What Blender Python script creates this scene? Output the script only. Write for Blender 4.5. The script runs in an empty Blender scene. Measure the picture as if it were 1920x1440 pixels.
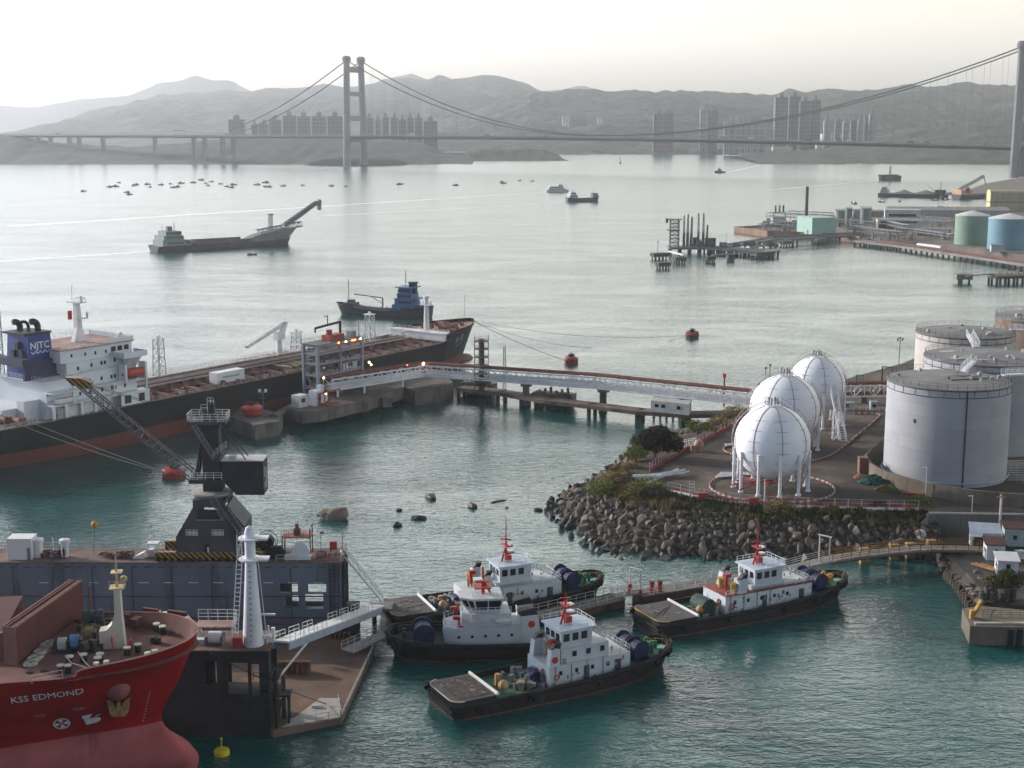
import bpy, math, random
from mathutils import Vector, Matrix, noise
from mathutils.bvhtree import BVHTree
random.seed(11)
R = math.radians
S = bpy.context.scene
COL = S.collection
# ---------------------------------------------------------------- camera model used to read places off the photograph
F, H, YH = 2700.0, 80.0, 222.0            # focal length in 1920-px units, camera height (m), horizon row
PITCH = math.atan((720 - YH) / F); CP, SP = math.cos(PITCH), math.sin(PITCH)
def _ray(px, py):
    x = (px - 960) / F; y = -(py - 720) / F
    return x, CP + y * SP, -SP + y * CP
def W(px, py, z=0.0):                      # photograph pixel -> point on the horizontal plane z
    d = _ray(px, py); t = (z - H) / d[2]
    return Vector((d[0] * t, d[1] * t, z))
def A(px, py, yy):                         # photograph pixel -> point at distance yy
    d = _ray(px, py); t = yy / d[1]
    return Vector((d[0] * t, yy, H + d[2] * t))
def PPM(yy, z=0.0):                        # photograph pixels per metre there
    return F / (yy * CP - (z - H) * SP)
# ---------------------------------------------------------------- materials
_M = {}
def M(name, col=(.5, .5, .5), rough=.6, metal=0., ns=.6, amt=.12, stain=None, sa=.0, streak=False, ss=.35, bump=0., bs=6., emit=None, es=0., band=None, spec=.3):
    """procedural paint / steel / concrete: base colour with mottling, optional stains (rust, damp) and optional paint bands by height"""
    if name in _M: return _M[name]
    m = bpy.data.materials.new(name); m.use_nodes = True; _M[name] = m
    nt = m.node_tree; N = nt.nodes; L = nt.links
    b = N['Principled BSDF']; b.inputs['Roughness'].default_value = rough; b.inputs['Metallic'].default_value = metal
    b.inputs['Specular IOR Level'].default_value = spec
    tc = N.new('ShaderNodeTexCoord')
    n1 = N.new('ShaderNodeTexNoise'); n1.inputs['Scale'].default_value = ns; n1.inputs['Detail'].default_value = 6
    L.new(tc.outputs['Object'], n1.inputs['Vector'])
    mr = N.new('ShaderNodeMapRange'); mr.inputs[1].default_value = .3; mr.inputs[2].default_value = .7
    mr.inputs[3].default_value = 1 - amt; mr.inputs[4].default_value = 1 + amt
    L.new(n1.outputs['Fac'], mr.inputs[0])
    if band:                                # [(z, colour below z), ...] painted bands, top colour = col
        sep = N.new('ShaderNodeSeparateXYZ'); L.new(tc.outputs['Object'], sep.inputs[0]); cur = None
        for z, c in sorted(band, reverse=True):
            lt = N.new('ShaderNodeMath'); lt.operation = 'LESS_THAN'; lt.inputs[1].default_value = z
            L.new(sep.outputs['Z'], lt.inputs[0])
            mx = N.new('ShaderNodeMix'); mx.data_type = 'RGBA'; L.new(lt.outputs[0], mx.inputs[0])
            if cur: L.new(cur, mx.inputs[6])
            else: mx.inputs[6].default_value = (*col, 1)
            mx.inputs[7].default_value = (*c, 1); cur = mx.outputs[2]
    mul = N.new('ShaderNodeMix'); mul.data_type = 'RGBA'; mul.blend_type = 'MULTIPLY'; mul.inputs[0].default_value = 1
    if band: L.new(cur, mul.inputs[6])
    else: mul.inputs[6].default_value = (*col, 1)
    L.new(mr.outputs[0], mul.inputs[7]); out = mul.outputs[2]
    if stain:
        mp = N.new('ShaderNodeMapping'); mp.inputs['Scale'].default_value = (1, 1, .12) if streak else (1, 1, 1)
        L.new(tc.outputs['Object'], mp.inputs[0])
        n2 = N.new('ShaderNodeTexNoise'); n2.inputs['Scale'].default_value = ss; n2.inputs['Detail'].default_value = 8
        n2.inputs['Roughness'].default_value = .7
        L.new(mp.outputs[0], n2.inputs['Vector'])
        m2 = N.new('ShaderNodeMapRange'); m2.inputs[1].default_value = .62 - sa * .35; m2.inputs[2].default_value = .75 - sa * .3
        L.new(n2.outputs['Fac'], m2.inputs[0])
        sx = N.new('ShaderNodeMix'); sx.data_type = 'RGBA'; L.new(m2.outputs[0], sx.inputs[0])
        L.new(out, sx.inputs[6]); sx.inputs[7].default_value = (*stain, 1); out = sx.outputs[2]
    L.new(out, b.inputs['Base Color'])
    if bump:
        n3 = N.new('ShaderNodeTexNoise'); n3.inputs['Scale'].default_value = bs; n3.inputs['Detail'].default_value = 5
        L.new(tc.outputs['Object'], n3.inputs['Vector'])
        bp = N.new('ShaderNodeBump'); bp.inputs['Strength'].default_value = bump; bp.inputs['Distance'].default_value = .2
        L.new(n3.outputs['Fac'], bp.inputs['Height']); L.new(bp.outputs[0], b.inputs['Normal'])
    if emit:
        b.inputs['Emission Color'].default_value = (*emit, 1); b.inputs['Emission Strength'].default_value = es
    return m
def brick_mat(name, wall, win, sx, sz, rough=.7):
    """a facade: storeys and window bands as a brick pattern running round the walls"""
    if name in _M: return _M[name]
    m = bpy.data.materials.new(name); m.use_nodes = True; _M[name] = m
    N = m.node_tree.nodes; L = m.node_tree.links; b = N['Principled BSDF']; b.inputs['Roughness'].default_value = rough
    tc = N.new('ShaderNodeTexCoord'); sp = N.new('ShaderNodeSeparateXYZ'); L.new(tc.outputs['Object'], sp.inputs[0])
    ad = N.new('ShaderNodeMath'); ad.operation = 'ADD'; L.new(sp.outputs['X'], ad.inputs[0]); L.new(sp.outputs['Y'], ad.inputs[1])
    cb = N.new('ShaderNodeCombineXYZ'); L.new(ad.outputs[0], cb.inputs['X']); L.new(sp.outputs['Z'], cb.inputs['Y'])
    br = N.new('ShaderNodeTexBrick'); br.offset = 0.; L.new(cb.outputs[0], br.inputs['Vector'])
    br.inputs['Color1'].default_value = (*win, 1); br.inputs['Color2'].default_value = (*[c * 1.5 for c in win], 1)
    br.inputs['Mortar'].default_value = (*wall, 1); br.inputs['Scale'].default_value = 1
    br.inputs['Mortar Size'].default_value = .9; br.inputs['Brick Width'].default_value = sx; br.inputs['Row Height'].default_value = sz
    L.new(br.outputs['Color'], b.inputs['Base Color'])
    return m
# ---------------------------------------------------------------- mesh builder
SPLIT = {'deck_fittings': 'deck_fitting', 'mooring_winches': 'winch_piece', 'aft_winches': 'winch_piece', 'house_fittings': 'fitting', 'deck_gear': 'gear_piece', 'rope_coils': 'rope_coil', 'yellow_vent': 'vent_cowl', 'draught_marks': 'draught_mark', 'window_band': 'window_strip', 'equipment': 'equipment_box', 'windlass': 'windlass_block', 'window': 'window_pane', 'porthole': 'porthole_glass', 'bollards': 'bollard', 'bollard_tops': 'bollard_top', 'posts': 'fence_bar', 'keel_blocks': 'keel_block', 'wheels': 'wheel', 'tyre_fender': 'tyre', 'piles': 'pile', 'roof_hatch': 'hatch', 'white_cylinders': 'cylinder', 'column': 'gantry_column', 'deck_lockers': 'locker', 'roof_patch': 'patch', 'lamp': 'lamp_bulb', 'red_lamp': 'warning_lamp', 'floodlight': 'flood_lamp', 'vent_louvre': 'louvre', 'side_opening': 'opening', 'door': 'door_leaf', 'girder': 'side_girder', 'bogie_beam': 'bogie', 'fender': 'fender_pad', 'deck_girders': 'deck_girder', 'deck_stringers': 'stringer', 'capstan': 'capstan_head', 'support': 'prop', 'gravel_heap': 'heap', 'funnel_base': 'vent_house', 'white_dashes': 'white_dash', 'manifold': 'manifold_pipe'}
class MB:
    def islands(self):
        pa = list(range(len(self.v)))
        def fd(i):
            while pa[i] != i: pa[i] = pa[pa[i]]; i = pa[i]
            return i
        for f in self.f:
            r = fd(f[0])
            for i in f[1:]: pa[fd(i)] = r
        g = {}
        for f in self.f: g.setdefault(fd(f[0]), []).append(f)
        out = []
        for fs in g.values():
            ids = sorted({i for f in fs for i in f}); mp = {i: k for k, i in enumerate(ids)}; m = MB(); m.v = [self.v[i] for i in ids]; m.f = [tuple(mp[i] for i in f) for f in fs]; out.append(m)
        return out
    def __init__(self): self.v = []; self.f = []
    def add(self, vs, fs):
        o = len(self.v); self.v += [tuple(p) for p in vs]; self.f += [tuple(i + o for i in f) for f in fs]; return self
    def bx(self, x0, x1, y0, y1, z0, z1):
        vs = [(x, y, z) for z in (z0, z1) for x, y in ((x0, y0), (x1, y0), (x1, y1), (x0, y1))]
        return self.add(vs, [(3, 2, 1, 0), (4, 5, 6, 7), (0, 1, 5, 4), (1, 2, 6, 5), (2, 3, 7, 6), (3, 0, 4, 7)])
    def box(self, c, s, rz=0., ry=0., rx=0.):
        m = Matrix.Translation(c) @ Matrix.Rotation(rz, 4, 'Z') @ Matrix.Rotation(ry, 4, 'Y') @ Matrix.Rotation(rx, 4, 'X')
        h = [a / 2 for a in s]; o = MB().bx(-h[0], h[0], -h[1], h[1], -h[2], h[2]); return self.add([m @ Vector(p) for p in o.v], o.f)
    def tube(self, a, b, r, n=5, r2=None):
        a, b = Vector(a), Vector(b); d = b - a
        if d.length < 1e-6: return self
        q = d.to_track_quat('Z', 'Y'); r2 = r if r2 is None else r2; vs = []
        for p, rr in ((a, r), (b, r2)):
            for k in range(n):
                t = 2 * math.pi * k / n + math.pi / n; vs.append(p + q @ Vector((rr * math.cos(t), rr * math.sin(t), 0)))
        fs = [(k, (k + 1) % n, n + (k + 1) % n, n + k) for k in range(n)] + [tuple(range(n))[::-1], tuple(range(n, 2 * n))]
        return self.add(vs, fs)
    def path(self, pts, r, n=5):
        for a, b in zip(pts, pts[1:]): self.tube(a, b, r, n)
        return self
    def cyl(self, x, y, z0, z1, r, n=20, r2=None): return self.tube((x, y, z0), (x, y, z1), r, n, r2)
    def lathe(self, prof, n=24, c=(0, 0, 0)):
        vs = [(c[0] + r * math.cos(2 * math.pi * k / n), c[1] + r * math.sin(2 * math.pi * k / n), c[2] + z) for r, z in prof for k in range(n)]
        fs = [(i * n + k, i * n + (k + 1) % n, (i + 1) * n + (k + 1) % n, (i + 1) * n + k) for i in range(len(prof) - 1) for k in range(n)]
        fs += [tuple(range(n))[::-1], tuple(range((len(prof) - 1) * n, len(prof) * n))]
        return self.add(vs, fs)
    def prism(self, poly, z0, z1):
        n = len(poly); vs = [(x, y, z0) for x, y in poly] + [(x, y, z1) for x, y in poly]
        return self.add(vs, [(k, (k + 1) % n, n + (k + 1) % n, n + k) for k in range(n)] + [tuple(range(n))[::-1], tuple(range(n, 2 * n))])
    def prismY(self, poly, y0, y1):        # outline in x-z, thickness along y
        n = len(poly); vs = [(x, y0, z) for x, z in poly] + [(x, y1, z) for x, z in poly]
        return self.add(vs, [(k, (k + 1) % n, n + (k + 1) % n, n + k) for k in range(n)] + [tuple(range(n))[::-1], tuple(range(n, 2 * n))])
    def prismX(self, poly, x0, x1):        # outline in y-z, thickness along x
        n = len(poly); vs = [(x0, y, z) for y, z in poly] + [(x1, y, z) for y, z in poly]
        return self.add(vs, [(k, (k + 1) % n, n + (k + 1) % n, n + k) for k in range(n)] + [tuple(range(n))[::-1], tuple(range(n, 2 * n))])
    def sph(self, c, r, nu=16, nv=10, sz=1.):
        prof = [(r * math.sin(math.pi * i / nv) + 1e-4, -r * sz * math.cos(math.pi * i / nv)) for i in range(nv + 1)]
        return self.lathe(prof, nu, c)
    def torus(self, c, Rr, r, axis='Z', n=24, m=8, part=1.):
        c = Vector(c); vs = []; fs = []; full = part >= 1.
        k = n if full else n + 1
        for i in range(k):
            t = 2 * math.pi * part * i / n
            for j in range(m):
                p = 2 * math.pi * j / m; q = (Rr + r * math.cos(p)); v = (q * math.cos(t), q * math.sin(t), r * math.sin(p))
                if axis == 'X': v = (v[2], v[0], v[1])
                elif axis == 'Y': v = (v[0], v[2], v[1])
                vs.append(c + Vector(v))
        for i in range(n):
            for j in range(m):
                a, b2 = i * m, ((i + 1) % k) * m; fs.append((a + j, b2 + j, b2 + (j + 1) % m, a + (j + 1) % m))
        return self.add(vs, fs)
    def grid(self, rows, closed=False):
        n = len(rows[0]); vs = [p for r in rows for p in r]; fs = []
        for i in range(len(rows) - 1):
            for k in range(n - (0 if closed else 1)): fs.append((i * n + k, i * n + (k + 1) % n, (i + 1) * n + (k + 1) % n, (i + 1) * n + k))
        return self.add(vs, fs)
    def rail(self, pts, h=1.1, step=2., r=.05, bars=2, close=False):
        pts = [Vector(p) for p in pts]
        if close: pts.append(pts[0])
        for a, b in zip(pts, pts[1:]):
            n = max(1, int((b - a).length / step + .5))
            for k in range(n + 1):
                p = a.lerp(b, k / n); self.tube(p, p + Vector((0, 0, h)), r, 4)
            for q in range(bars):
                z = Vector((0, 0, h * (q + 1) / bars)); self.tube(a + z, b + z, r * .8, 4)
        return self
    def ring_rail(self, c, rad, h=1.1, n=24, r=.05, bars=2, part=1., ph=0.):
        pts = [(c[0] + rad * math.cos(ph + 2 * math.pi * part * k / n), c[1] + rad * math.sin(ph + 2 * math.pi * part * k / n), c[2]) for k in range(n + 1)]
        return self.rail(pts, h, 99, r, bars)
    def lattice(self, a, b, w, seg, r=.08, w2=None, r2=None):
        """square lattice girder from a to b, width w (tapering to w2)"""
        a, b = Vector(a), Vector(b); d = (b - a); q = d.to_track_quat('Z', 'Y'); w2 = w if w2 is None else w2; r2 = r2 or r * .6
        def cor(t): ww = (w + (w2 - w) * t) / 2; return [a + d * t + q @ Vector((sx * ww, sy * ww, 0)) for sx, sy in ((-1, -1), (1, -1), (1, 1), (-1, 1))]
        C0, C1 = cor(0), cor(1)
        for k in range(4): self.tube(C0[k], C1[k], r, 4)
        for i in range(seg):
            c0, c1 = cor(i / seg), cor((i + 1) / seg)
            for k in range(4):
                self.tube(c0[k], c1[(k + 1) % 4], r2, 3); self.tube(c1[k], c1[(k + 1) % 4], r2, 3)
        return self
    def ladder(self, a, b, w=.5, r=.04, side=(1, 0, 0), step=.6):
        a, b, s = Vector(a), Vector(b), Vector(side).normalized() * w / 2
        self.tube(a - s, b - s, r, 4); self.tube(a + s, b + s, r, 4); n = int((b - a).length / step)
        for k in range(1, n): p = a.lerp(b, k / n); self.tube(p - s, p + s, r * .8, 3)
        return self
    def build(self, name, mat, parent=None, smooth=False, auto=None):
        if name in SPLIT and parent:
            isl = self.islands()
            if 1 < len(isl) <= 110:
                return [m.build(SPLIT[name] + '', mat, parent, smooth, auto) for m in isl][0]
            name = SPLIT[name]
        me = bpy.data.meshes.new(name); me.from_pydata([tuple(p) for p in self.v], [], self.f); me.update()
        if smooth: me.polygons.foreach_set('use_smooth', [True] * len(me.polygons))
        if auto: 
            me.polygons.foreach_set('use_smooth', [True] * len(me.polygons)); me.set_sharp_from_angle(angle=R(auto))
        if mat: me.materials.append(mat)
        o = bpy.data.objects.new(name, me); COL.objects.link(o)
        if parent: o.parent = parent
        return o
def tag(o, label, cat, group=None, kind=None):
    if label: o['label'] = label
    if cat: o['category'] = cat
    if group: o['group'] = group
    if kind: o['kind'] = kind
    return o
def T(name, label, cat, loc=(0, 0, 0), rz=0., group=None):
    o = bpy.data.objects.new(name, None); COL.objects.link(o); o.empty_display_size = .5
    o.location = loc; o.rotation_euler = (0, 0, rz); return tag(o, label, cat, group)
def struct(o): o['kind'] = 'structure'; return o
def dup(root, loc=None, rz=None, label=None, group=None, sc=None):
    r = root.copy(); COL.objects.link(r)
    if loc is not None: r.location = loc
    if rz is not None: r.rotation_euler = (0, 0, rz)
    if sc is not None: r.scale = (sc, sc, sc) if not hasattr(sc, '__len__') else sc
    if label: r['label'] = label
    if group: r['group'] = group
    for ch in list(root.children):
        c = ch.copy(); COL.objects.link(c); c.parent = r
        for g in list(ch.children):
            d = g.copy(); COL.objects.link(d); d.parent = c
    return r
def text_on(name, s, size, mat, parent, fn, bold=0.):
    """letters as a thin mesh; fn maps (u, v, depth) on the lettering plane to the thing's own coordinates"""
    cu = bpy.data.curves.new(name, 'FONT'); cu.body = s; cu.size = size; cu.resolution_u = 2; cu.offset = bold; cu.align_x = 'CENTER'
    ob = bpy.data.objects.new(name, cu); COL.objects.link(ob)
    bpy.context.view_layer.update()
    me = bpy.data.meshes.new_from_object(ob.evaluated_get(bpy.context.evaluated_depsgraph_get()))
    bpy.data.objects.remove(ob); bpy.data.curves.remove(cu)
    mb = MB(); mb.add([fn(v.co.x, v.co.y) for v in me.vertices], [tuple(p.vertices) for p in me.polygons])
    bpy.data.meshes.remove(me)
    return mb.build(name, mat, parent)
def cr(p0, p1, p2, p3, t):
    return .5 * ((2 * p1) + (-p0 + p2) * t + (2 * p0 - 5 * p1 + 4 * p2 - p3) * t * t + (-p0 + 3 * p1 - 3 * p2 + p3) * t ** 3)
def spline(pts, per=6):
    pts = [Vector(p) for p in pts]; out = []
    for i in range(len(pts) - 1):
        p = [pts[max(i - 1, 0)], pts[i], pts[i + 1], pts[min(i + 2, len(pts) - 1)]]
        for k in range(per): out.append(cr(*p, k / per))
    return out + [pts[-1]]
def hull_rows(stations, per=5, lev=3):
    """stations: each a list of (x, y, z) from keel up to rail on one side (y >= 0), stern to bow. returns smooth rows"""
    nl = len(stations[0]); cols = [spline([s[k] for s in stations], per) for k in range(nl)]
    rows = []
    for i in range(len(cols[0])):
        rows.append(spline([c[i] for c in cols], lev))
    return [[Vector((p.x, max(p.y, 0.), p.z)) for p in r] for r in rows]
def hull_mb(rows):
    mb = MB()
    mb.grid([[(p.x, p.y, p.z) for p in r] for r in rows]); mb.grid([[(p.x, -p.y, p.z) for p in r[::-1]] for r in rows])
    r = rows[0]; mb.grid([[(p.x, p.y, p.z) for p in r], [(p.x, -p.y, p.z) for p in r]])     # transom
    r = rows[-1]
    mb.grid([[(p.x, -p.y, p.z) for p in r], [(p.x, p.y, p.z) for p in r]])
    return mb
def deck_mb(rows, drop=1., inset=.02, i0=0, i1=None, z=None):
    mb = MB(); top = [r[-1] for r in rows][i0:i1]
    mb.grid([[(p.x, max(p.y - inset, .01), (p.z - drop) if z is None else z), (p.x, -max(p.y - inset, .01), (p.z - drop) if z is None else z)] for p in top])
    return mb
def hull_rail(rows, w=.35, t=.5, i0=0, i1=None, lv=-1):
    """a fender or gunwale following the hull's edge"""
    mb = MB(); pts = [r[lv] for r in rows][i0:i1]
    for sg in (1, -1):
        pp = [Vector((p.x, sg * p.y, p.z)) for p in pts]; rr = []
        for k, p in enumerate(pp):
            d = (pp[min(k + 1, len(pp) - 1)] - pp[max(k - 1, 0)]); nrm = Vector((d.y, -d.x, 0)) * (-sg)
            nrm = nrm.normalized() if nrm.length > 1e-6 else Vector((1, 0, 0))
            rr.append([p + nrm * w * .6 + Vector((0, 0, t / 2)), p + nrm * w + Vector((0, 0, 0)), p + nrm * w * .6 - Vector((0, 0, t / 2)), p - nrm * .02 - Vector((0, 0, t / 2)), p - nrm * .02 + Vector((0, 0, t / 2))])
        mb.grid(rr, closed=True)
    return mb
def person(label, loc, rz, top, legs, pose=0, helmet=None, sc=1.):
    """standing figure: one skinned body; clothes colours by height"""
    t = T('person', label, 'person', loc, rz)
    a = .18 + .1 * pose; v = [(0, 0, .95), (0, 0, 1.2), (0, 0, 1.45), (0, 0, 1.56), (.03, 0, 1.72), (.1, .02, .9), (.12 + a * .3, .1 * pose, .5), (.13, .05 - .1 * pose, .07), (.13, .2 - .1 * pose, .04),
         (-.1, .02, .9), (-.13, -.12 * pose, .5), (-.14, -.05, .07), (-.14, .1, .04), (.2, 0, 1.42), (.27, -.03, 1.14), (.28, .12, .9), (.28, .2, .82), (-.2, 0, 1.42), (-.27, -.03, 1.14), (-.27, .14, .92), (-.27, .22, .85)]
    rad = [.15, .14, .17, .06, .1, .1, .075, .05, .045, .1, .075, .05, .045, .07, .05, .04, .035, .07, .05, .04, .035]
    e = [(0, 1), (1, 2), (2, 3), (3, 4), (0, 5), (5, 6), (6, 7), (7, 8), (0, 9), (9, 10), (10, 11), (11, 12), (2, 13), (13, 14), (14, 15), (15, 16), (2, 17), (17, 18), (18, 19), (19, 20)]
    mb = MB()
    def c(i, j):
        mb.tube(v[i], v[j], rad[i], 8, rad[j])
    for i, j in e: c(i, j)
    for i in range(len(v)): mb.sph(v[i], rad[i], 8, 6)
    m = M('cloth_' + label.replace(' ', '_')[:20], top, .8, band=[(.95, legs)], amt=.1)
    b = mb.build('body', m, t, True)
    rm = b.modifiers.new('remesh', 'REMESH'); rm.mode = 'VOXEL'; rm.voxel_size = .035; rm.use_smooth_shade = True
    MB().sph((.03, .01, 1.7), .105, 10, 8, 1.2).build('face', M('skin', (.35, .2, .13), .6), b, True)
    MB().lathe([(.15, 0), (.135, .02), (.12, .1), (.06, .15), (.001, .16)], 10, (.03, .01, 1.74)).build('helmet' if helmet else 'hair', M('helmet_' + str(helmet), helmet or (.01, .01, .01), .5), b, True)
    t.scale = (sc, sc, sc)
    return t
# ================================================================ camera, sun, sky, air
cam = bpy.data.cameras.new('camera'); cam.sensor_width = 36; cam.lens = 36 * F / 1920; cam.clip_start = 1; cam.clip_end = 40000
co = bpy.data.objects.new('camera', cam); COL.objects.link(co); co.location = (0, 0, H)
co.rotation_euler = (math.pi / 2 - PITCH, 0, 0); S.camera = co
SUN_EL, SUN_AZ = R(19), R(-63)            # azimuth from +Y, negative = to the left
wd = bpy.data.worlds.new('World'); S.world = wd; wd.use_nodes = True
nt = wd.node_tree; bg = nt.nodes['Background']
sky = nt.nodes.new('ShaderNodeTexSky'); sky.sky_type = 'NISHITA'; sky.sun_disc = False; sky.sun_elevation = SUN_EL
sky.sun_rotation = SUN_AZ % (2 * math.pi); sky.altitude = 80; sky.air_density = 1.6; sky.dust_density = 4.5; sky.ozone_density = 1.
hs = nt.nodes.new('ShaderNodeHueSaturation'); hs.inputs['Saturation'].default_value = .28
nt.links.new(sky.outputs[0], hs.inputs['Color'])
# a hazy evening sky: brightest low down ahead and towards the sun, duller behind
tcw = nt.nodes.new('ShaderNodeTexCoord'); dp = nt.nodes.new('ShaderNodeVectorMath'); dp.operation = 'DOT_PRODUCT'; dp.inputs[1].default_value = Vector((.78, .62, .06)).normalized()
nt.links.new(tcw.outputs['Generated'], dp.inputs[0]); mrw = nt.nodes.new('ShaderNodeMapRange'); mrw.interpolation_type = 'SMOOTHSTEP'
for k, q in ((1, -.1), (2, 1.), (3, 0.), (4, 1.)): mrw.inputs[k].default_value = q
nt.links.new(dp.outputs['Value'], mrw.inputs[0]); mxw = nt.nodes.new('ShaderNodeMix'); mxw.data_type = 'RGBA'; mxw.blend_type = 'MULTIPLY'; mxw.inputs[0].default_value = 1
nt.links.new(hs.outputs[0], mxw.inputs[6]); tnt = nt.nodes.new('ShaderNodeMix'); tnt.data_type = 'RGBA'; tnt.clamp_factor = True; tnt.inputs[6].default_value = (.56, .68, .92, 1); tnt.inputs[7].default_value = (2.46, 2.35, 2.21, 1); nt.links.new(mrw.outputs[0], tnt.inputs[0]); nt.links.new(tnt.outputs[2], mxw.inputs[7]); spw = nt.nodes.new('ShaderNodeSeparateXYZ'); nt.links.new(tcw.outputs['Generated'], spw.inputs[0]); mz = nt.nodes.new('ShaderNodeMapRange')
for k, q in ((1, .30), (2, .45), (3, 1.), (4, .16)): mz.inputs[k].default_value = q
nt.links.new(spw.outputs['Z'], mz.inputs[0]); mx2 = nt.nodes.new('ShaderNodeMix'); mx2.data_type = 'RGBA'; mx2.blend_type = 'MULTIPLY'; mx2.inputs[0].default_value = 1
lo = nt.nodes.new('ShaderNodeValToRGB'); nt.links.new(spw.outputs['Z'], lo.inputs[0]); el = lo.color_ramp.elements
for k, (p_, q) in enumerate(((0., .62), (.045, .56), (.08, .445), (.13, .54), (.21, .92))):
    e = el[k] if k < 2 else el.new(p_); e.position = p_; e.color = (q, q, q, 1)
ml_ = nt.nodes.new('ShaderNodeMath'); ml_.operation = 'MULTIPLY'; m2_ = nt.nodes.new('ShaderNodeMath'); m2_.operation = 'MULTIPLY'; m2_.inputs[1].default_value = 2; nt.links.new(lo.outputs[0], m2_.inputs[0]); nt.links.new(mz.outputs[0], ml_.inputs[0]); nt.links.new(m2_.outputs[0], ml_.inputs[1])
nt.links.new(mxw.outputs[2], mx2.inputs[6]); nt.links.new(ml_.outputs[0], mx2.inputs[7]); nt.links.new(mx2.outputs[2], bg.inputs['Color']); bg.inputs['Strength'].default_value = .15
sl = bpy.data.lights.new('sun', 'SUN'); sl.energy = 2.8; sl.angle = R(.6); sl.color = (1, .87, .72)
so = bpy.data.objects.new('sun', sl); COL.objects.link(so)
sd = Vector((math.sin(SUN_AZ) * math.cos(SUN_EL), math.cos(SUN_AZ) * math.cos(SUN_EL), math.sin(SUN_EL)))
so.rotation_euler = (-sd).to_track_quat('-Z', 'Y').to_euler(); so.location = (-300, 200, 200)
vs = S.view_settings; vs.view_transform = 'Standard'; vs.look = 'None'; vs.exposure = .68; vs.gamma = 1
S.cycles.max_bounces = 6; S.cycles.transparent_max_bounces = 8; S.cycles.volume_bounces = 1
hz = bpy.data.materials.new('haze_air'); hz.use_nodes = True; N = hz.node_tree.nodes; N.remove(N['Principled BSDF'])
pv = N.new('ShaderNodeVolumePrincipled'); pv.inputs['Color'].default_value = (.93, .945, .97, 1); pv.inputs['Density'].default_value = .000078
pv.inputs['Anisotropy'].default_value = .68
hz.node_tree.links.new(pv.outputs[0], N['Material Output'].inputs['Volume'])
ho = MB().bx(-5500, 5500, -150, 11500, -1.5, 620).build('haze', hz); ho['kind'] = 'stuff'
# ================================================================ water
wm = bpy.data.materials.new('sea_water'); wm.use_nodes = True; N = wm.node_tree.nodes; L = wm.node_tree.links
b = N['Principled BSDF']; b.inputs['Roughness'].default_value = .07; b.inputs['IOR'].default_value = 1.38
b.inputs['Base Color'].default_value = (.007, .068, .066, 1)
# sheltered water is smooth, the open strait wind-roughened
tc = N.new('ShaderNodeTexCoord')
def wave(sx, sy, rot, det, dist=0.):
    mp = N.new('ShaderNodeMapping'); mp.inputs['Scale'].default_value = (sx, sy, 1); mp.inputs['Rotation'].default_value = (0, 0, R(rot))
    L.new(tc.outputs['Object'], mp.inputs[0]); n = N.new('ShaderNodeTexNoise'); n.inputs['Scale'].default_value = 1; n.inputs['Detail'].default_value = det
    n.inputs['Distortion'].default_value = dist; L.new(mp.outputs[0], n.inputs[0]); return n.outputs['Fac']
def mth(op, a, bb):
    m = N.new('ShaderNodeMath'); m.operation = op
    for k, q in enumerate((a, bb)):
        if hasattr(q, 'links'): L.new(q, m.inputs[k])
        else: m.inputs[k].default_value = q
    return m.outputs[0]
big = wave(.05, .10, 14, 2); mid = wave(.38, .75, -10, 3, .6); sml = wave(1.3, 2.2, 20, 3, .4); pat = wave(.014, .03, 8, 3, .8)
mrp = N.new('ShaderNodeMapRange'); mrp.inputs[1].default_value = .35; mrp.inputs[2].default_value = .65; mrp.inputs[3].default_value = .55; mrp.inputs[4].default_value = 1.05
L.new(pat, mrp.inputs[0])
hh = mth('ADD', mth('ADD', mth('MULTIPLY', big, .45), mth('MULTIPLY', mid, .22)), mth('MULTIPLY', sml, .085))
spy = N.new('ShaderNodeSeparateXYZ'); L.new(tc.outputs['Object'], spy.inputs[0]); rg = N.new('ShaderNodeMapRange'); L.new(spy.outputs['Y'], rg.inputs[0]); L.new(rg.outputs[0], b.inputs['Roughness'])
for k, q in ((1, 250), (2, 1500), (3, .07), (4, .17)): rg.inputs[k].default_value = q
bp = N.new('ShaderNodeBump'); bp.inputs['Distance'].default_value = 1.; L.new(hh, bp.inputs['Height']); L.new(mrp.outputs[0], bp.inputs['Strength'])
L.new(bp.outputs[0], b.inputs['Normal'])
MB().add([(-5400, -140, 0), (5400, -140, 0), (5400, 11400, 0), (-5400, 11400, 0)], [(0, 1, 2, 3)]).build('sea', wm)['kind'] = 'structure'
# wakes: calmer, foam-flecked strips of water astern of the moving vessels
fm = bpy.data.materials.new('wake_foam'); fm.use_nodes = True; N = fm.node_tree.nodes; L = fm.node_tree.links
b = N['Principled BSDF']; b.inputs['Roughness'].default_value = .25; b.inputs['Base Color'].default_value = (.3, .36, .36, 1)
def wake(p, q, w0, w1, lab):
    a, c = W(*p), W(*q); d = (c - a).normalized(); n = Vector((-d.y, d.x, 0)); k = 24; rows = []
    for i in range(k + 1):
        t = i / k; m = a.lerp(c, t) + Vector((0, 0, .02)); ww = (w0 + (w1 - w0) * t) / 2 * (1 + .35 * noise.noise((t * 14, w0, 0)))
        m = m + n * 1.5 * noise.noise((t * 5, w1, 3)); rows.append([m - n * ww, m + n * ww])
    tag(MB().grid(rows).build('wake', fm), lab, 'wake', kind='stuff')
wake((1025, 360), (20, 424), 5, 16, 'long pale wake trailing left from the white ferry')
wake((1068, 380), (600, 405), 3, 6, 'fainter wake trailing left from the small cargo ship')
wake((286, 471), (-30, 492), 6, 9, 'wake behind the grey conveyor barge')
wake((1655, 338), (1440, 356), 4, 9, 'wake streak running left of the dark squat ship')
wake((1355, 326), (1430, 308), 3, 7, 'thin wake beyond the tiny tug')
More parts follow.
